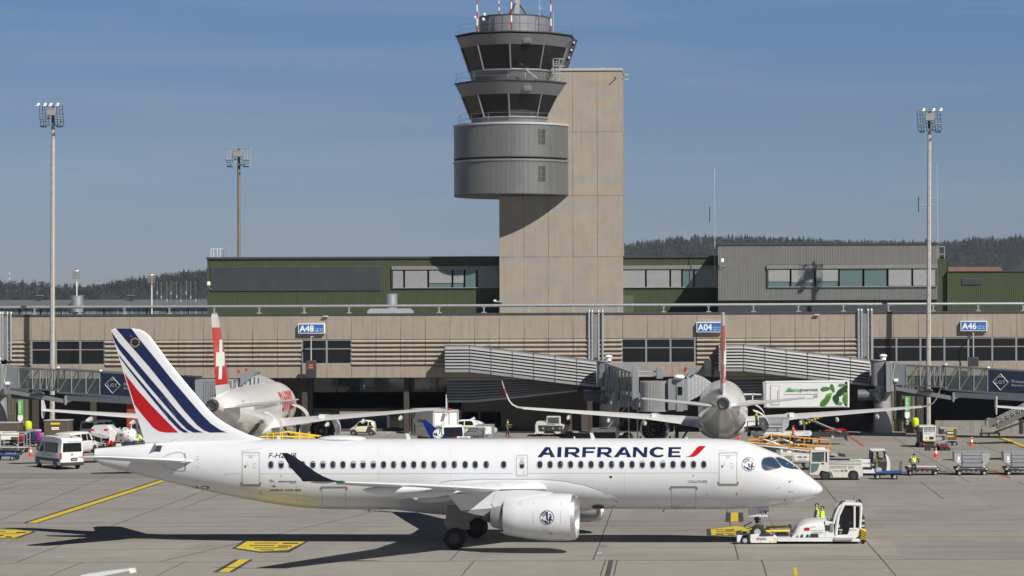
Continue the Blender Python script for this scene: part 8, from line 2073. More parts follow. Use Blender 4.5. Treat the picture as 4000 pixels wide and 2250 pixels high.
# ---- container trolley under the left airliner with yellow rails
v = SV('yellow_railed_loader', 'belt loader with yellow rails behind the fuselage of the striped airliner', 'belt loader', 1130, 198, q2)
m = MB()
for d_ in (0, 1.0):
    for a, b in (((1700, 1308), (1790, 1300)), ((1790, 1272), (1920, 1268)), ((1920, 1268), (1960, 1255)), ((1960, 1255), (2310, 1302)), ((1790, 1272), (1790, 1330)), ((1850, 1272), (1850, 1330)), ((1920, 1268), (1920, 1330)), ((2080, 1275), (2075, 1330)), ((2110, 1278), (2105, 1330)), ((2190, 1290), (2190, 1330)), ((2230, 1292), (2245, 1330)), ((1790, 1300), (2240, 1312))): A, B = v.p(*a), v.p(*b); m.cyl((A[0], d_, A[1]), (B[0], d_, B[1]), .045, yellow, n=6)
v.b(m, 'yellow_handrail'); m = MB(); v.prism(m, [(1640, 1318), (2260, 1345), (2260, 1375), (1640, 1348)], 0, 1.0, dwhite, .03); v.prism(m, [(1740, 1360), (2180, 1380), (2180, 1480), (1740, 1480)], -.2, 1.2, dwhite, .04); v.b(m, 'body')
for x_ in (1800, 2120):
    for d_ in (-.1, 1.1): v.wheel(x_, 1490, d_, .38, .28)
# ---- cars and vans: lofted bodies in local coordinates, x forward
def ring_car(x, w, zb, zs, zt, wt): return [(x, w*.92, zb), (x, w, zb+.15), (x, w, zs), (x, w*.985, zs+.05), (x, wt, zt-.07), (x, wt-.10, zt), (x, -wt+.10, zt), (x, -wt, zt-.07), (x, -w*.985, zs+.05), (x, -w, zs), (x, -w, zb+.15), (x, -w*.92, zb)]
def car(name, label, cat, loc, rz, st, paint, wins, wheels, wr=.33, extra=None, group=None):
    """st: (x, w, zb, zs, zt, wt); wins: side windows as polygons in (x, z); windscreens from stations"""
    t = thing(name, label, cat, loc, rz, group)
    m = MB(); m.loft([ring_car(*s) for s in st], paint, False); body = m.build('body', t)
    def ys(x, z):
        for a, b in zip(st, st[1:]):
            if a[0] <= x <= b[0] or b[0] <= x <= a[0]:
                f = (x-a[0])/((b[0]-a[0]) or 1); q = [a[i]+(b[i]-a[i])*f for i in range(6)]
                _, w, zb, zs, zt, wt = q
                return w if z <= zs else w*.985+(wt-w*.985)*(z-zs-.05)/max(.05, zt-.07-zs-.05)
        return st[0][1]
    for sg in (1, -1):
        for k, pg in enumerate(wins):
            m = MB(); decal(m, *poly(pg), glass, lambda u, v: (u, sg*(ys(u, v)+.012), v), .4); m.build('side_window', t)
    for x, r_ in wheels:
        for sg in (1, -1):
            w_ = max(s[1] for s in st); wheel_mb((x, sg*(w_-.12), r_), r_, .24, hub=lgrey).build('wheel', t)
            m = MB(); m.add([(x+(r_+.07)*math.cos(a*math.pi/10), sg*(w_+.004), r_+(r_+.07)*math.sin(a*math.pi/10)) for a in range(11)]+[(x, sg*(w_+.004), r_-.1)], [list(range(12))], dark); m.build('wheel_arch', body)
    if extra: extra(t, body, ys)
    return t
# heading of the shuttle from its wheel contacts
fl, rl = G(142, 1824), G(220, 1834); hd = (fl-rl); rz = math.atan2(hd.y, hd.x); mid = (fl+rl)/2
side_ = Vector((math.sin(rz), -math.cos(rz), 0))
vanst = [(-2.85, .94, .40, 1.15, 2.30, .84), (-2.78, .98, .35, 1.15, 2.50, .86), (-1.5, 1.0, .32, 1.15, 2.62, .88), (.6, 1.0, .32, 1.15, 2.62, .88), (1.3, 1.0, .32, 1.15, 2.52, .86), (1.75, .99, .32, 1.15, 2.0, .84), (2.25, .98, .32, 1.10, 1.32, .86), (2.75, .95, .35, 1.0, 1.15, .82), (2.98, .85, .4, .8, .98, .72)]
def shuttle_x(t, body, ys):
    m = MB(); m.prism([(-.78, 1.42), (.78, 1.42), (.74, 2.12), (-.74, 2.12)], -2.89, -2.86, glass, axis='x'); m.build('rear_window', t)
    for sg in (1, -1):
        m = MB(); m.box(-2.90, -2.78, sg*.86, sg*.97, .85, 1.35, tail_l, .03); m.build('tail_lamp', t)
        m = MB(); m.box(1.6, 1.75, sg*1.02, sg*1.2, 1.35, 1.75, dark, .04); m.build('mirror', t)
        m = MB(); m.box(-2.7, 2.3, sg*.985, sg*1.025, .62, .86, dark, .01); m.build('side_trim', t)
    m = MB(); m.box(-2.98, -2.75, -.95, .95, .32, .58, dark, .05); m.build('bumper', t)
    m = MB(); m.box(-2.93, -2.88, -.42, .1, .72, .92, dark, .01); m.box(-2.94, -2.93, -.34, .02, .75, .82, lgrey); m.build('number_plate', t)
    m = MB(); vs, fs = fit_text('SHUTTLE SERVICE', -.42, .62, 2.18, 2.28); decal(m, vs, fs, grey, lambda u, v: (-2.875-.0, -u, v)); 
    vs, fs = fit_text('SHUTTLE SERVICE', -1.7, .4, 1.0, 1.17); decal(m, vs, fs, grey, lambda u, v: (-u-1.3+.6, 1.012, v)); m.build('lettering', t)
    m = MB(); m.cyl((-2.90, 0, 1.22), (-2.87, 0, 1.22), .08, grey, n=10); m.box(-2.7, -2.6, -.08, .08, 2.52, 2.62, tail_l, .02); m.build('badge', t)
    m = MB(); m.add([(1.33, -.78, 2.42), (1.33, .78, 2.42), (2.2, .82, 1.36), (2.2, -.82, 1.36)], [(0, 1, 2, 3)], glass); m.build('windscreen', t)
    m = MB(); m.box(-1.2, .2, -.5, .5, 2.6, 2.72, lgrey, .05); m.build('roof_unit', t)
c_ = mid+side_*(1.0); 
car('shuttle_van', 'white shuttle minibus with dark windows left of the tail of the striped airliner', 'van', c_-hd.normalized()*.1, rz, vanst, vwhite, [[(-2.3, 1.32), (.55, 1.32), (.55, 2.12), (-2.25, 2.12)], [(.75, 1.34), (1.75, 1.28), (1.6, 1.75), (1.25, 2.1), (.75, 2.1)]], [(-1.75, .36), (1.95, .36)], extra=shuttle_x)
smv = [(-2.4, .90, .4, 1.05, 1.80, .74), (-2.32, .95, .35, 1.05, 1.92, .77), (-.5, .95, .3, 1.05, 1.98, .78), (.7, .95, .3, 1.05, 1.94, .76), (1.6, .94, .3, 1.0, 1.15, .80), (2.3, .88, .35, .85, 1.0, .72), (2.45, .78, .4, .7, .85, .6)]
def smx(t, body, ys):
    m = MB(); m.prism([(-.70, 1.18), (.70, 1.18), (.64, 1.75), (-.64, 1.75)], -2.45, -2.41, glass, axis='x'); m.build('rear_window', t)
    for sg in (1, -1):
        m = MB(); m.box(-2.45, -2.35, sg*.80, sg*.93, .85, 1.3, tail_l, .03); m.build('tail_lamp', t)
        m = MB(); m.box(1.1, 1.25, sg*.95, sg*1.12, 1.1, 1.4, dark, .03); m.build('mirror', t)
    m = MB(); m.box(-2.5, -2.3, -.9, .9, .35, .6, dark, .04); m.build('bumper', t)
wn_ = [[(-2.1, 1.16), (-.9, 1.16), (-.9, 1.74), (-2.0, 1.74)], [(-.75, 1.16), (.2, 1.16), (.2, 1.74), (-.75, 1.74)], [(.3, 1.16), (1.4, 1.12), (.75, 1.74), (.3, 1.74)]]
car('parked_van', 'older white van with a dark rear window directly behind the shuttle minibus', 'van', (W(300, 1700, 222).x, 222, 0), R(76), smv, vwhite, wn_, [(-1.5, .33), (1.5, .33)], extra=smx)
car('parked_van', 'white van parked at the shutters behind the tank truck', 'van', (W(385, 1700, 246).x, 247, 0), R(72), smv, vwhite, wn_, [(-1.5, .33), (1.5, .33)], extra=smx)
# small two-seat car seen from the side, nose to the left
v_ = lambda px: W(px, 1690, 255.2).x
st_ = [(-1.22, .70, .35, .80, .98, .55), (-1.15, .74, .25, .9, 1.35, .56), (-.75, .76, .22, .92, 1.52, .58), (-.1, .77, .22, .90, 1.56, .60), (.35, .77, .22, .88, 1.42, .58), (.80, .76, .22, .84, .98, .60), (1.1, .72, .25, .72, .80, .56), (1.27, .62, .32, .55, .62, .5)]
cream = mat('cream_paint', (.70, .66, .48), .3, coat=.5)
def smart_x(t, body, ys):
    for sg in (1, -1):
        m = MB(); decal(m, *poly([(-1.15, .95), (-.55, .95), (-.35, .35), (-.75, .3), (-.95, .75), (-1.15, .8)]), dark, lambda u, v: (u, sg*(ys(u, v)+.014), v), .3); m.build('side_trim', t)
        m = MB(); decal(m, *poly([(-.75, .26), (.75, .26), (.7, .38), (-.7, .38)]), dark, lambda u, v: (u, sg*(ys(u, v)+.014), v), .3); m.build('sill', t)
        m = MB(); m.box(1.05, 1.2, sg*.5, sg*.66, .6, .74, signwhite, .03); m.build('headlight', t); m = MB(); m.box(.55, .68, sg*.76, sg*.9, .92, 1.05, cream, .03); m.build('mirror', t)
car('small_car', 'tiny cream and black two seat car parked by the dark terminal wall', 'car', (v_(1425), 254.2, 0), R(180), st_, cream, [[(-1.05, .98), (-.62, .98), (-.62, 1.40), (-.95, 1.36)], [(-.55, .97), (.72, .93), (.38, 1.34), (-.05, 1.46), (-.55, 1.44)]], [(-.88, .29), (.92, .29)], extra=smart_x)
sil = mat('silver_paint', (.42, .43, .45), .3, metal=.6)
st_ = [(-2.1, .78, .35, .85, 1.02, .62), (-1.95, .86, .28, .92, 1.08, .66), (-1.3, .89, .25, .92, 1.42, .64), (-.2, .89, .25, .92, 1.48, .64), (.7, .89, .25, .92, 1.25, .62), (1.1, .88, .25, .88, 1.0, .68), (1.9, .82, .3, .72, .82, .62), (2.15, .7, .35, .55, .65, .5)]
def hx(t, body, ys):
    for sg in (1, -1): m = MB(); m.box(-2.1, -1.98, sg*.5, sg*.8, .78, .92, tail_l, .03); m.build('tail_lamp', t)
    m = MB(); m.prism([(-.6, 1.05), (.6, 1.05), (.55, 1.36), (-.55, 1.36)], -1.75, -1.72, glass, axis='x'); m.box(-2.14, -2.1, -.25, .25, .5, .62, signwhite); m.build('rear_window', t)
car('parked_car', 'silver car with red tail lamps seen between the left airliner and its gear', 'car', (W(1117, 1690, 250).x, 251, 0), R(88), st_, sil, [[(-1.2, 1.0), (.9, .98), (.5, 1.3), (-1.1, 1.35)]], [(-1.3, .31), (1.3, .31)], extra=hx)
evst = [(-2.25, .80, .4, .95, 1.15, .6), (-2.1, .88, .3, 1.0, 1.45, .62), (-1.2, .90, .25, 1.02, 1.62, .64), (-.1, .90, .25, 1.0, 1.64, .64), (.7, .90, .25, .98, 1.40, .62), (1.35, .89, .25, .92, 1.05, .68), (2.0, .84, .3, .80, .88, .62), (2.3, .7, .38, .62, .7, .5)]
def evx(t, body, ys):
    for sg in (1, -1):
        m = MB(); decal(m, *poly([(-2.0, .98), (-1.6, .8), (1.4, .72), (2.2, .66), (1.9, .78), (1.2, .92)]), yellow, lambda u, v: (u, sg*(ys(u, v)+.013), v), .3); m.build('yellow_band', t)
        m = MB(); vs, fs = fit_text('Flughafen Zürich', -.6, .9, .80, .88); decal(m, vs, fs, dark, lambda u, v: ((-u if sg > 0 else u), sg*(ys(u, v)+.018), v)); m.build('lettering', t)
        m = MB(); m.box(.75, .9, sg*.92, sg*1.08, 1.0, 1.15, vwhite, .03); m.build('mirror', t)
    m = MB(); m.box(-.3, .1, -.3, .3, 1.64, 1.72, vwhite, .03); m.prism([(-.2, 1.72), (.2, 1.72), (.05, 1.9)], -.1, .1, vwhite); m.build('roof_beacon', t)
    m = MB(); m.add([(.75, -.58, 1.36), (.75, .58, 1.36), (1.32, .66, 1.08), (1.32, -.66, 1.08)], [(0, 1, 2, 3)], glass); m.build('windscreen', t)
car('airport_car', 'white car with a yellow side band behind the small catering truck', 'car', (W(1848, 1680, 252).x, 252.5, 0), R(-4), evst, vwhite, [[(-1.7, 1.08), (-.85, 1.08), (-.85, 1.50), (-1.45, 1.46)], [(-.75, 1.08), (.1, 1.08), (.1, 1.52), (-.75, 1.52)], [(.2, 1.08), (1.15, 1.02), (.65, 1.32), (.2, 1.5)]], [(-1.4, .34), (1.45, .34)], extra=evx)
# ---- catering truck at left, facing the camera to the right
Yc = 226.0; rzc = R(-64); o = Vector((W(1755, 1700, Yc).x, Yc, 0)); t = thing('catering_truck', 'white catering truck with leaf artwork facing the camera behind the blue winglet', 'truck', o, rzc)
# local x forward (towards the camera), y left
m = MB(); m.box(-7.2, -1.0, -1.25, 1.25, 1.05, 3.55, vwhite, .05); bx_ = m.build('cargo_box', t)
m = MB(); m.box(-1.0, -.95, -1.05, 1.05, 1.25, 3.2, mat('roller_door', (.66, .67, .67), .5)); m.build('roller_door', bx_)
for i in range(8): m = None
m = MB(); m.box(-1.02, -.9, -1.25, -1.13, 1.05, 3.55, lgrey); m.box(-1.02, -.9, 1.13, 1.25, 1.05, 3.55, lgrey); m.box(-1.02, -.9, -1.25, 1.25, 3.4, 3.58, lgrey); m.box(-.96, -.88, .3, .38, 1.2, 3.4, lgrey); m.build('door_frame', bx_)
def bxl(cx_, cz_, l, w_, ang, mm):
    m = MB(); a = R(ang); o_ = []
    for i in range(16): t_ = 2*math.pi*i/16; u = l*math.cos(t_); w0 = w_*math.sin(t_); o_.append((cx_+u*math.cos(a)-w0*math.sin(a), cz_+u*math.sin(a)+w0*math.cos(a)))
    m.prism(o_, -1.262, -1.254, mm); m.build('leaf_print', bx_)
bxl(-6.7, 2.2, 1.1, .28, 92, lf2); bxl(-6.0, 3.0, .42, .25, 70, lf1); bxl(-5.9, 1.7, .55, .22, 95, lf2); bxl(-6.9, 3.3, .3, .2, 20, lf1)
m = MB(); vs, fs = fit_text('Gategourmet', 0, 2.6, 2.25, 2.75, .01); decal(m, [(v[0]-5.1, v[1]) for v in vs], fs, dark, lambda u, v: (u, -1.265, v)); m.box(-5.1, -2.4, -1.262, -1.254, 2.0, 2.03, dark); m.build('box_lettering', bx_)
m = MB(); m.loft([[(x, y, z) for y, z in ((-w_, .55), (-w_, zt_-.15), (-w_+.15, zt_), (w_-.15, zt_), (w_, zt_-.15), (w_, .55))] for x, w_, zt_ in ((-.7, 1.08, 2.25), (.6, 1.08, 2.3), (.95, 1.02, 2.2), (1.05, .98, 1.6), (1.08, .98, 1.2))], vwhite, False); cb = m.build('cab', t)
m = MB(); m.add([(1.0, -.88, 2.08), (1.0, .88, 2.08), (1.11, .9, 1.2), (1.11, -.9, 1.2)], [(0, 1, 2, 3)], glass); m.build('windscreen', cb)
m = MB(); m.box(1.06, 1.13, -.95, .95, .72, 1.18, dark, .02); vs, fs = fit_text('CL 670', -.1, .75, .82, 1.02, .02); decal(m, vs, fs, signwhite, lambda u, v: (1.14, u, v)); m.cyl((1.13, -.5, .95), (1.15, -.5, .95), .09, lgrey, n=12); m.build('grille', cb)
m = MB(); m.box(1.0, 1.16, -1.05, 1.05, .38, .62, vwhite, .03); m.build('bumper', cb)
for sg in (1, -1):
    m = MB(); m.box(.95, 1.1, sg*1.15, sg*1.4, 1.3, 1.9, dark, .04); m.cyl((.9, sg*1.0, 2.1), (1.05, sg*1.3, 1.9), .025, dark, n=5); m.build('mirror', cb)
    for x_ in (.3, -4.6): wheel_mb((x_, sg*.95, .42), .42, .28, hub=grey).build('wheel', t)
m = MB(); m.box(-7, .6, -.6, .6, .45, .95, dark); m.build('chassis', t)
m = MB(); m.box(-.5, .2, -.15, .15, 3.58, 3.75, tail_l, .03); m.cyl((-.5, -.1, 2.3), (-.5, -.1, 5.0), .03, signwhite, n=5); m.build('beacon', t)
# ---- grey containers near it
def crate(px, pyb, Y, w_, h, d, label, s1, s2):
    o = Vector((W(px, pyb, Y).x, Y, W(px, pyb, Y).z)); t = thing('cargo_container', label, 'container', o, 0, 'silver cargo containers')
    m = MB(); m.box(-w_/2, w_/2, 0, d, 0, h, galv, .03); m.build('shell', t)
    m = MB(); m.box(-w_/2+.1, w_/2-.15, -.015, -.003, h*.32, h*.86, signwhite); vs, fs = fit_text(s1, -w_/2+.2, w_/2-.55, h*.58, h*.76, .01); decal(m, vs, fs, dark, lambda u, v: (u, -.02, v)); vs, fs = fit_text(s2, -w_/2+.4, w_/2-.4, h*.1, h*.24, .01); decal(m, vs, fs, dark, lambda u, v: (u, -.02, v)); m.build('label_plate', t)
    m = MB()
    for x_ in (-w_/2, w_/2-.06): m.box(x_, x_+.06, -.03, 0, 0, h, lgrey)
    m.box(-w_/2, w_/2, -.03, 0, h-.06, h, lgrey); m.build('frame_bar', t)
crate(1852, 1712, 206, 1.55, .85, 1.5, 'silver container with a white label plate left of its twin behind the fuselage', 'Jettainer', '65978 LX'); crate(1893, 1712, 212, 1.45, 1.15, 1.5, 'taller silver container behind and right of the one with the white plate', 'Jettainer', '0123 LX' if False else 'LX')
m = MB(); o = Vector((W(1812, 1706, 203).x, 203, W(1812, 1712, 203).z)); m.box(-.7, .7, 0, .06, 0, .16, signwhite, .01); vs, fs = fit_text('BTD-624', -.35, .35, .04, .13, .01); decal(m, vs, fs, dark, lambda u, v: (u, -.01, v))
for x_ in (-.62, .62): m.cyl((x_, -.02, .1), (x_, 0, .1), .09, tail_l, n=10)
m.box(-.8, .8, .1, .2, -.1, 0, dark); m.box(-.8, -.7, .1, .2, -1.6, 0, dark); m.box(.7, .8, .1, .2, -1.6, 0, dark); tag(m.build('tail_board', None, o), 'white tail board with red lamps below the containers', 'sign')
# ---- worker walking by the wall
g_ = G(1925, 1687); person('worker in a yellow vest standing alone at the dark terminal wall', (W(1983, 1687, 250).x, 250, 0), R(10), hipz=.93, sleeves=cloth, cap=dark, arms=[[(.12, .05, -.24), (.32, .0, -.22)], [(.02, -.05, -.28), (.2, -.03, -.38)]], legs=[[(.08, 0, -.44), (.12, 0, -.86)], [(-.05, 0, -.44), (-.2, 0, -.84)]])
for px_, Y, lab in ((2617, 214, 'worker in red trousers and vest behind the left engine of the glossy airliner'), (2502, 214, 'worker in a green vest half hidden left of the engine of the glossy airliner')):
    person(lab, (W(px_, 1700, Y).x, Y, 0), R(90), top=hivis, sleeves=cloth, trouser=redcloth if px_ > 2600 else cloth)
person('worker in a yellow jacket crouching beside the tank truck pipe', (W(560, 1740, 229).x, 228.5, .1), R(180), hipz=.75, lean=R(35), topname='jacket', sleeves=hivis)
# ---- pushback tractor seen from the front at the wall
v = SV('parked_tug', 'white low tractor with red striped bumpers parked facing out at the dark wall', 'tug', 2149, 250, q4)
m = MB(); v.prism(m, [(1530, 900), (1625, 900), (1640, 925), (1800, 930), (1825, 935), (1828, 1005), (1730, 1012), (1690, 985), (1620, 985), (1600, 1012), (1520, 1008), (1518, 930)], 0, 3.5, dwhite, .05); v.prism(m, [(1550, 930), (1800, 935), (1790, 990), (1560, 990)], -.05, .1, dark, .03)
for x_ in (1600, 1700, 1770): q = v.p(x_, 962); m.cyl((q[0], -.12, q[1]), (q[0], -.05, q[1]), .12, grey, n=10)
v.b(m, 'body')
for a, b in ((1520, 1610), (1730, 1825)):
    m = MB(); v.prism(m, [(a, 1002), (b, 1002), (b, 1016), (a, 1016)], -.08, -.02, signwhite)
    for i in range(4): x_ = a+6+i*23; v.prism(m, [(x_, 1016), (x_+9, 1016), (x_+18, 1002), (x_+9, 1002)], -.09, -.08, tail_l)
    v.b(m, 'striped_bumper')
m = MB(); v.prism(m, [(1636, 842), (1768, 842), (1768, 852), (1636, 852)], 0, 1.6, dwhite, .02)
for x_ in (1640, 1764):
    for d_ in (0, 1.5): v.prism(m, [(x_-4, 850), (x_+4, 850), (x_+4, 930), (x_-4, 930)], d_, d_+.1, dwhite)
v.b(m, 'cab_frame'); m = MB(); v.prism(m, [(1646, 854), (1760, 854), (1760, 905), (1646, 905)], .03, .05, pglass); v.b(m, 'windscreen')
for x_ in (1560, 1775):
    for d_ in (.5, 3.0): v.wheel(x_, 1000, d_, .38, .4)
# ---- white truck cab behind the fuselage
v = SV('service_truck', 'white truck of which only the cab shows behind the fuselage, left of the glossy airliner', 'truck', 2355, 208, q4)
m = MB(); v.prism(m, [(2085, 970), (2335, 962), (2342, 980), (2345, 1140), (2340, 1220), (2070, 1220), (2072, 1060), (2078, 985)], 0, 2.2, vwhite, .06); v.b(m, 'cab'); m = MB(); v.prism(m, [(2110, 1002), (2330, 1000), (2336, 1080), (2100, 1080)], -.03, 0, glass); v.b(m, 'windscreen')
m = MB(); v.prism(m, [(2165, 962), (2255, 960), (2250, 970), (2170, 972)], .3, .8, dark); v.prism(m, [(2050, 1010), (2066, 1010), (2066, 1060), (2050, 1060)], .1, .3, dark, .03); v.b(m, 'roof_vent')
m = MB(); A, B, C = v.p(2375, 1002), v.p(2465, 992), v.p(2470, 1220); m.cyl((A[0], 0, A[1]), (B[0], 0, B[1]), .06, vwhite, n=6); m.cyl((B[0], 0, B[1]), (C[0], 0, C[1]), .06, vwhite, n=6); A, B = v.p(2350, 1050), v.p(2375, 1002); m.cyl((A[0], 0, A[1]), (B[0], 0, B[1]), .05, vwhite, n=6); v.b(m, 'mirror_arm')
for x_ in (2110, 2310): v.wheel(x_, 1240, .2, .42, .3)
# ---- tank truck at left
v = SV('tank_truck', 'white service truck with a round tank and black box behind the tail cone', 'truck', 455, 231, qe)
m = MB(); v.prism(m, [(300, 450), (740, 445), (820, 600), (815, 830), (540, 750), (210, 690), (205, 560)], 0, 2.4, mat('truck_grey_panel', (.50, .51, .53), .45, var=.08), .03); v.prism(m, [(745, 450), (870, 560), (940, 575), (1030, 670), (1005, 960), (820, 1010), (820, 600)], .0, 2.3, vwhite, .03); v.b(m, 'body')
m = MB()
for x_ in (200, 650): v.prism(m, [(x_, 560), (x_+130, 560), (x_+130, 615), (x_, 615)], -.03, 0, tail_l, .01)
v.b(m, 'tail_lamp'); m = MB(); v.prism(m, [(175, 690), (250, 690), (810, 830), (800, 860), (640, 850), (175, 715)], -.9, -.05, lgrey, .02)
for x_, a, b in ((250, 720, 980), (635, 840, 1020), (205, 700, 970)): v.prism(m, [(x_-12, a), (x_+12, a), (x_+12, b), (x_-12, b)], -.9, -.82, lgrey)
v.prism(m, [(200, 970), (780, 1010), (780, 1040), (200, 1000)], -.9, -.8, lgrey); v.prism(m, [(260, 740), (620, 830), (620, 1000), (260, 970)], -.3, -.2, dark); v.b(m, 'step_frame')
m = MB(); A, B = v.p(1120, 800), v.p(1560, 790); m.lathe([(0, .2), (.12, .55), (.3, .68), (1.15, .70), (1.35, .64), (1.5, .45), (1.58, .1)], vwhite, (A[0], .9, A[1]), (B[0]-A[0], -.35, 0), 24)
for i in range(12): a = 2*math.pi*i/12; c0 = Vector((A[0], .9, A[1]))+Vector((B[0]-A[0], -.35, 0)).normalized()*1.0; m.ball(c0+Vector((0, .69*math.cos(a), .69*math.sin(a))), .06, dark)
v.b(m, 'tank'); m = MB(); v.prism(m, [(1065, 705), (1310, 702), (1310, 1010), (1180, 1020), (1068, 955)], .0, .5, dline, .03); 
for y_ in (765, 940): q = v.p(1215, y_); m.cyl((q[0], -.02, q[1]), (q[0], 0, q[1]), .1, dark, n=10)
v.b(m, 'black_box')
m = MB(); v.prism(m, [(800, 1040), (1340, 1030), (1400, 1000), (2000, 1005), (2000, 1080), (800, 1130)], .1, 2.2, dark); v.prism(m, [(1050, 1050), (1220, 1045), (1220, 1130), (1050, 1130)], -.02, .1, vwhite); A, B = v.p(1640, 930), v.p(2000, 930); m.cyl((A[0], .3, A[1]), (B[0], .3, B[1]), .14, vwhite, n=12); v.b(m, 'chassis')
m = MB()
for a, b in (((870, 470), (870, 900)), ((790, 480), (880, 475)), ((1270, 530), (1270, 640)), ((1390, 530), (1390, 620)), ((1270, 528), (1390, 528)), ((1540, 390), (1545, 640)), ((1050, 590), (1180, 525)), ((1340, 870), (1400, 1000))): A, B = v.p(*a), v.p(*b); m.cyl((A[0], .2, A[1]), (B[0], .2, B[1]), .04, signwhite, n=5)
v.b(m, 'pipework')
m = MB(); v.prism(m, [(1300, 380), (1840, 340), (1990, 900), (1700, 900), (1330, 560)], 2.4, 4.4, brd, .05); 
v.b(m, 'cab'); m = MB()
for x_ in (1400, 1610, 1760): v.prism(m, [(x_, 400), (x_+110, 395), (x_+120, 570), (x_, 575)], 2.36, 2.39, glass)
v.b(m, 'cab_window')
for x_ in (720, 1450): v.wheel(x_, 1110, .3, .42, .3)
m = MB(); 
for x_, y_ in ((800, 1050), (915, 1005)): q = v.p(x_, y_); m.lathe([(0, .12), (.06, .2), (.12, .12)], tail_l, (q[0], -.1, q[1]), (0, -1, 0), 12)
v.b(m, 'hose_reel')
# ---- luggage and carts at the far left
random.seed(9)
def bag_cart(px, Y, label, w_=2.2, h=1.35, n=0, deck=lgrey):
    o = Vector((W(px, 1700, Y).x, Y, 0)); t = thing('baggage_cart', label, 'cart', o, R(random.uniform(-8, 8)), 'baggage carts at the left'); 
    m = MB(); m.box(-w_/2, w_/2, -.7, .7, .42, .52, deck, .02); m.box(-w_/2, w_/2, -.2, .2, .32, .42, dark); m.cyl((-w_/2, 0, .38), (-w_/2-.9, 0, .3), .04, dark); m.build('deck', t)
    if h:
        m = MB()
        for x_ in (-w_/2, w_/2):
            for y_ in (-.68, .68): m.cyl((x_, y_, .5), (x_, y_, .5+h), .03, lgrey, n=5)
            for z_ in (.5+h, .5+h*.5): m.cyl((x_, -.68, z_), (x_, .68, z_), .03, lgrey, n=5)
        for y_ in (-.68, .68): m.cyl((-w_/2, y_, .5+h), (w_/2, y_, .5+h), .03, lgrey, n=5)
        m.box(-w_*.2, w_*.2, -.72, -.70, .5+h*.72, .5+h*.98, signwhite); m.build('frame', t)
    for x_ in (-w_*.36, w_*.36):
        for y_ in (-.6, .6): wheel_mb((x_, y_, .2), .2, .12, hub=lgrey).build('wheel', t)
    return o
cols = {'black': (.02, .02, .024), 'navy': (.02, .035, .09), 'purple': (.35, .02, .25), 'orange': (.75, .16, .03), 'mint': (.30, .45, .38), 'red': (.40, .01, .03), 'lilac': (.50, .35, .55), 'grey': (.22, .23, .25)}
def suitcase(o, x, y, z, w_, h, d, c, label, rot=0, group='suitcases piled on the carts'):
    t = thing('suitcase', label, 'suitcase', (o.x+x, o.y+y, z), rot, group); cm = mat('case_'+c, cols[c], .4, var=.1)
    m = MB(); m.box(-w_/2, w_/2, -d/2, d/2, .03, h, cm, .05)
    for i in range(4): m.box(-w_/2+.06+i*(w_-.12)/4, -w_/2+.10+i*(w_-.12)/4, -d/2-.008, -d/2+.01, .08, h-.06, cm)
    m.build('shell', t); m = MB(); m.tube([(-.08, 0, h), (-.08, 0, h+.05), (.08, 0, h+.05), (.08, 0, h)], .012, dark, 4); m.build('handle', t)
oA = bag_cart(112, 234, 'cart heaped with suitcases, rightmost of the luggage carts', 2.4, 0, deck=dark); oB = bag_cart(88, 238, 'cart with colourful suitcases behind the dark heap', 2.4, 0, deck=dark)
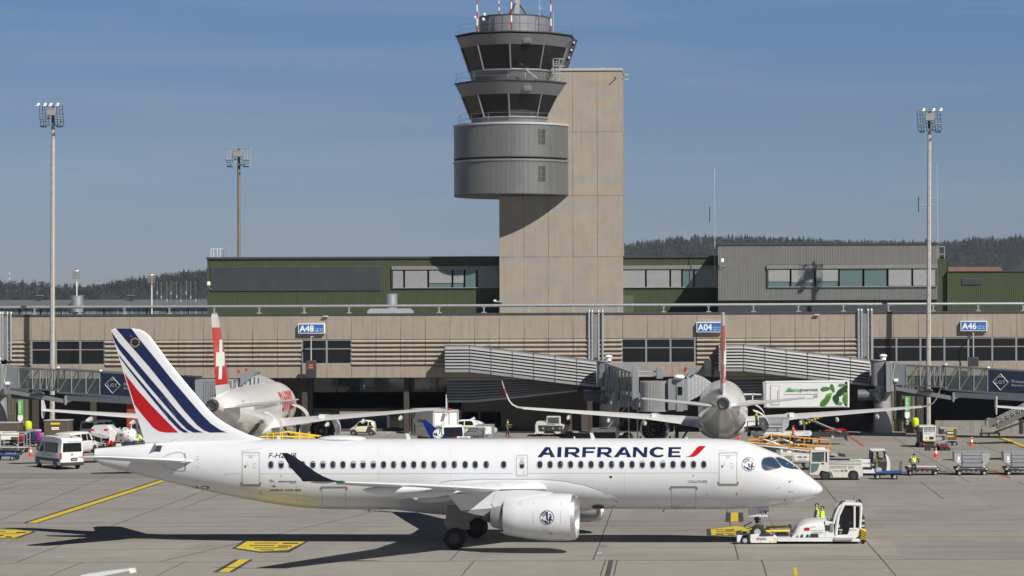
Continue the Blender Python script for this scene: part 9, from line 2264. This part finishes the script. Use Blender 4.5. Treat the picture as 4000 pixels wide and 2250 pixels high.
spec = [(oB, -.75, 0, .52, .55, .85, .3, 'orange', 'orange suitcase on the rear cart, leftmost of the pile'), (oB, -.3, .1, .52, .5, .95, .3, 'mint', 'mint green suitcase next to the orange one'), (oB, .2, 0, .52, .45, .8, .35, 'lilac', 'lilac suitcase at the back of the pile'), (oB, .8, 0, .52, .5, .75, .3, 'navy', 'navy suitcase at the back right of the pile'),
        (oB, -.5, .2, 1.48, .75, .28, .4, 'orange', 'orange bag lying on top of the rear pile'), (oA, -.75, 0, .52, .55, .7, .4, 'red', 'dark red suitcase at the left end of the front heap'), (oA, -.1, .0, .52, .65, .62, .4, 'black', 'black suitcase standing at the centre of the front heap'), (oA, .5, 0, .52, .5, .8, .35, 'navy', 'navy suitcase upright in the front heap'),
        (oA, 1.0, -.1, .52, .42, .82, .3, 'purple', 'bright purple suitcase at the right end of the front heap'), (oA, -.5, .05, 1.24, .8, .26, .4, 'black', 'black bag lying on the red suitcase'), (oA, .15, 0, 1.34, .75, .28, .4, 'grey', 'grey bag lying on top of the front heap'), (oA, .85, .1, 1.36, .6, .25, .35, 'lilac', 'lilac bag on top at the right end of the heap')]
for o_, x, y, z, w_, h, d, c, lab in spec: suitcase(o_, x, y, z, w_, h, d, c, lab, R(random.uniform(-10, 10)))
bag_cart(60, 224, 'empty tubular baggage cart in front of the luggage, right one of two', 2.3, 1.3); bag_cart(35, 219, 'empty tubular baggage cart in front of the luggage, left one of two', 2.2, 1.3, deck=dark)
bag_cart(22, 212, 'low blue flat cart at the left edge', 2.2, 0, deck=bluep)
m = MB(); o = Vector((W(28, 1700, 236).x, 236, 0)); t = thing('baggage_container', 'brown and white baggage box trailer at the left edge behind the carts', 'trailer', o, 0); m.box(-1.1, 1.1, 0, 1.6, .5, 2.1, brn, .04); m.box(-1.15, 1.15, -.05, 1.65, 2.1, 2.2, lgrey, .02); m.build('box', t); m = MB(); m.box(-.7, .9, -.03, -.003, .9, 1.35, signwhite); m.build('label_plate', t)
for x_ in (-.7, .7): wheel_mb((x_, .2, .24), .24, .16).build('wheel', t)
m = MB(); o = Vector((W(222, 1700, 240).x, 240, 0)); t = thing('baggage_container', 'brown curtained trailer with a yellow band behind the shuttle minibus', 'trailer', o, 0); m.box(-1.25, 1.15, 0, 1.6, .45, 2.15, brn, .04); m.box(-1.3, 1.2, -.05, 1.65, 2.15, 2.25, lgrey, .02); m.build('box', t)
m = MB(); m.box(-.6, .3, -.03, -.003, 1.8, 1.98, yellow); m.box(-.5, .2, -.03, -.003, 1.3, 1.55, signwhite); vs, fs = fit_text('cargologic', -.45, .15, 1.38, 1.48, .01); decal(m, vs, fs, red, lambda u, v: (u, -.035, v)); m.build('band', t)
for x_ in (-.8, .8): wheel_mb((x_, .2, .24), .24, .16).build('wheel', t)
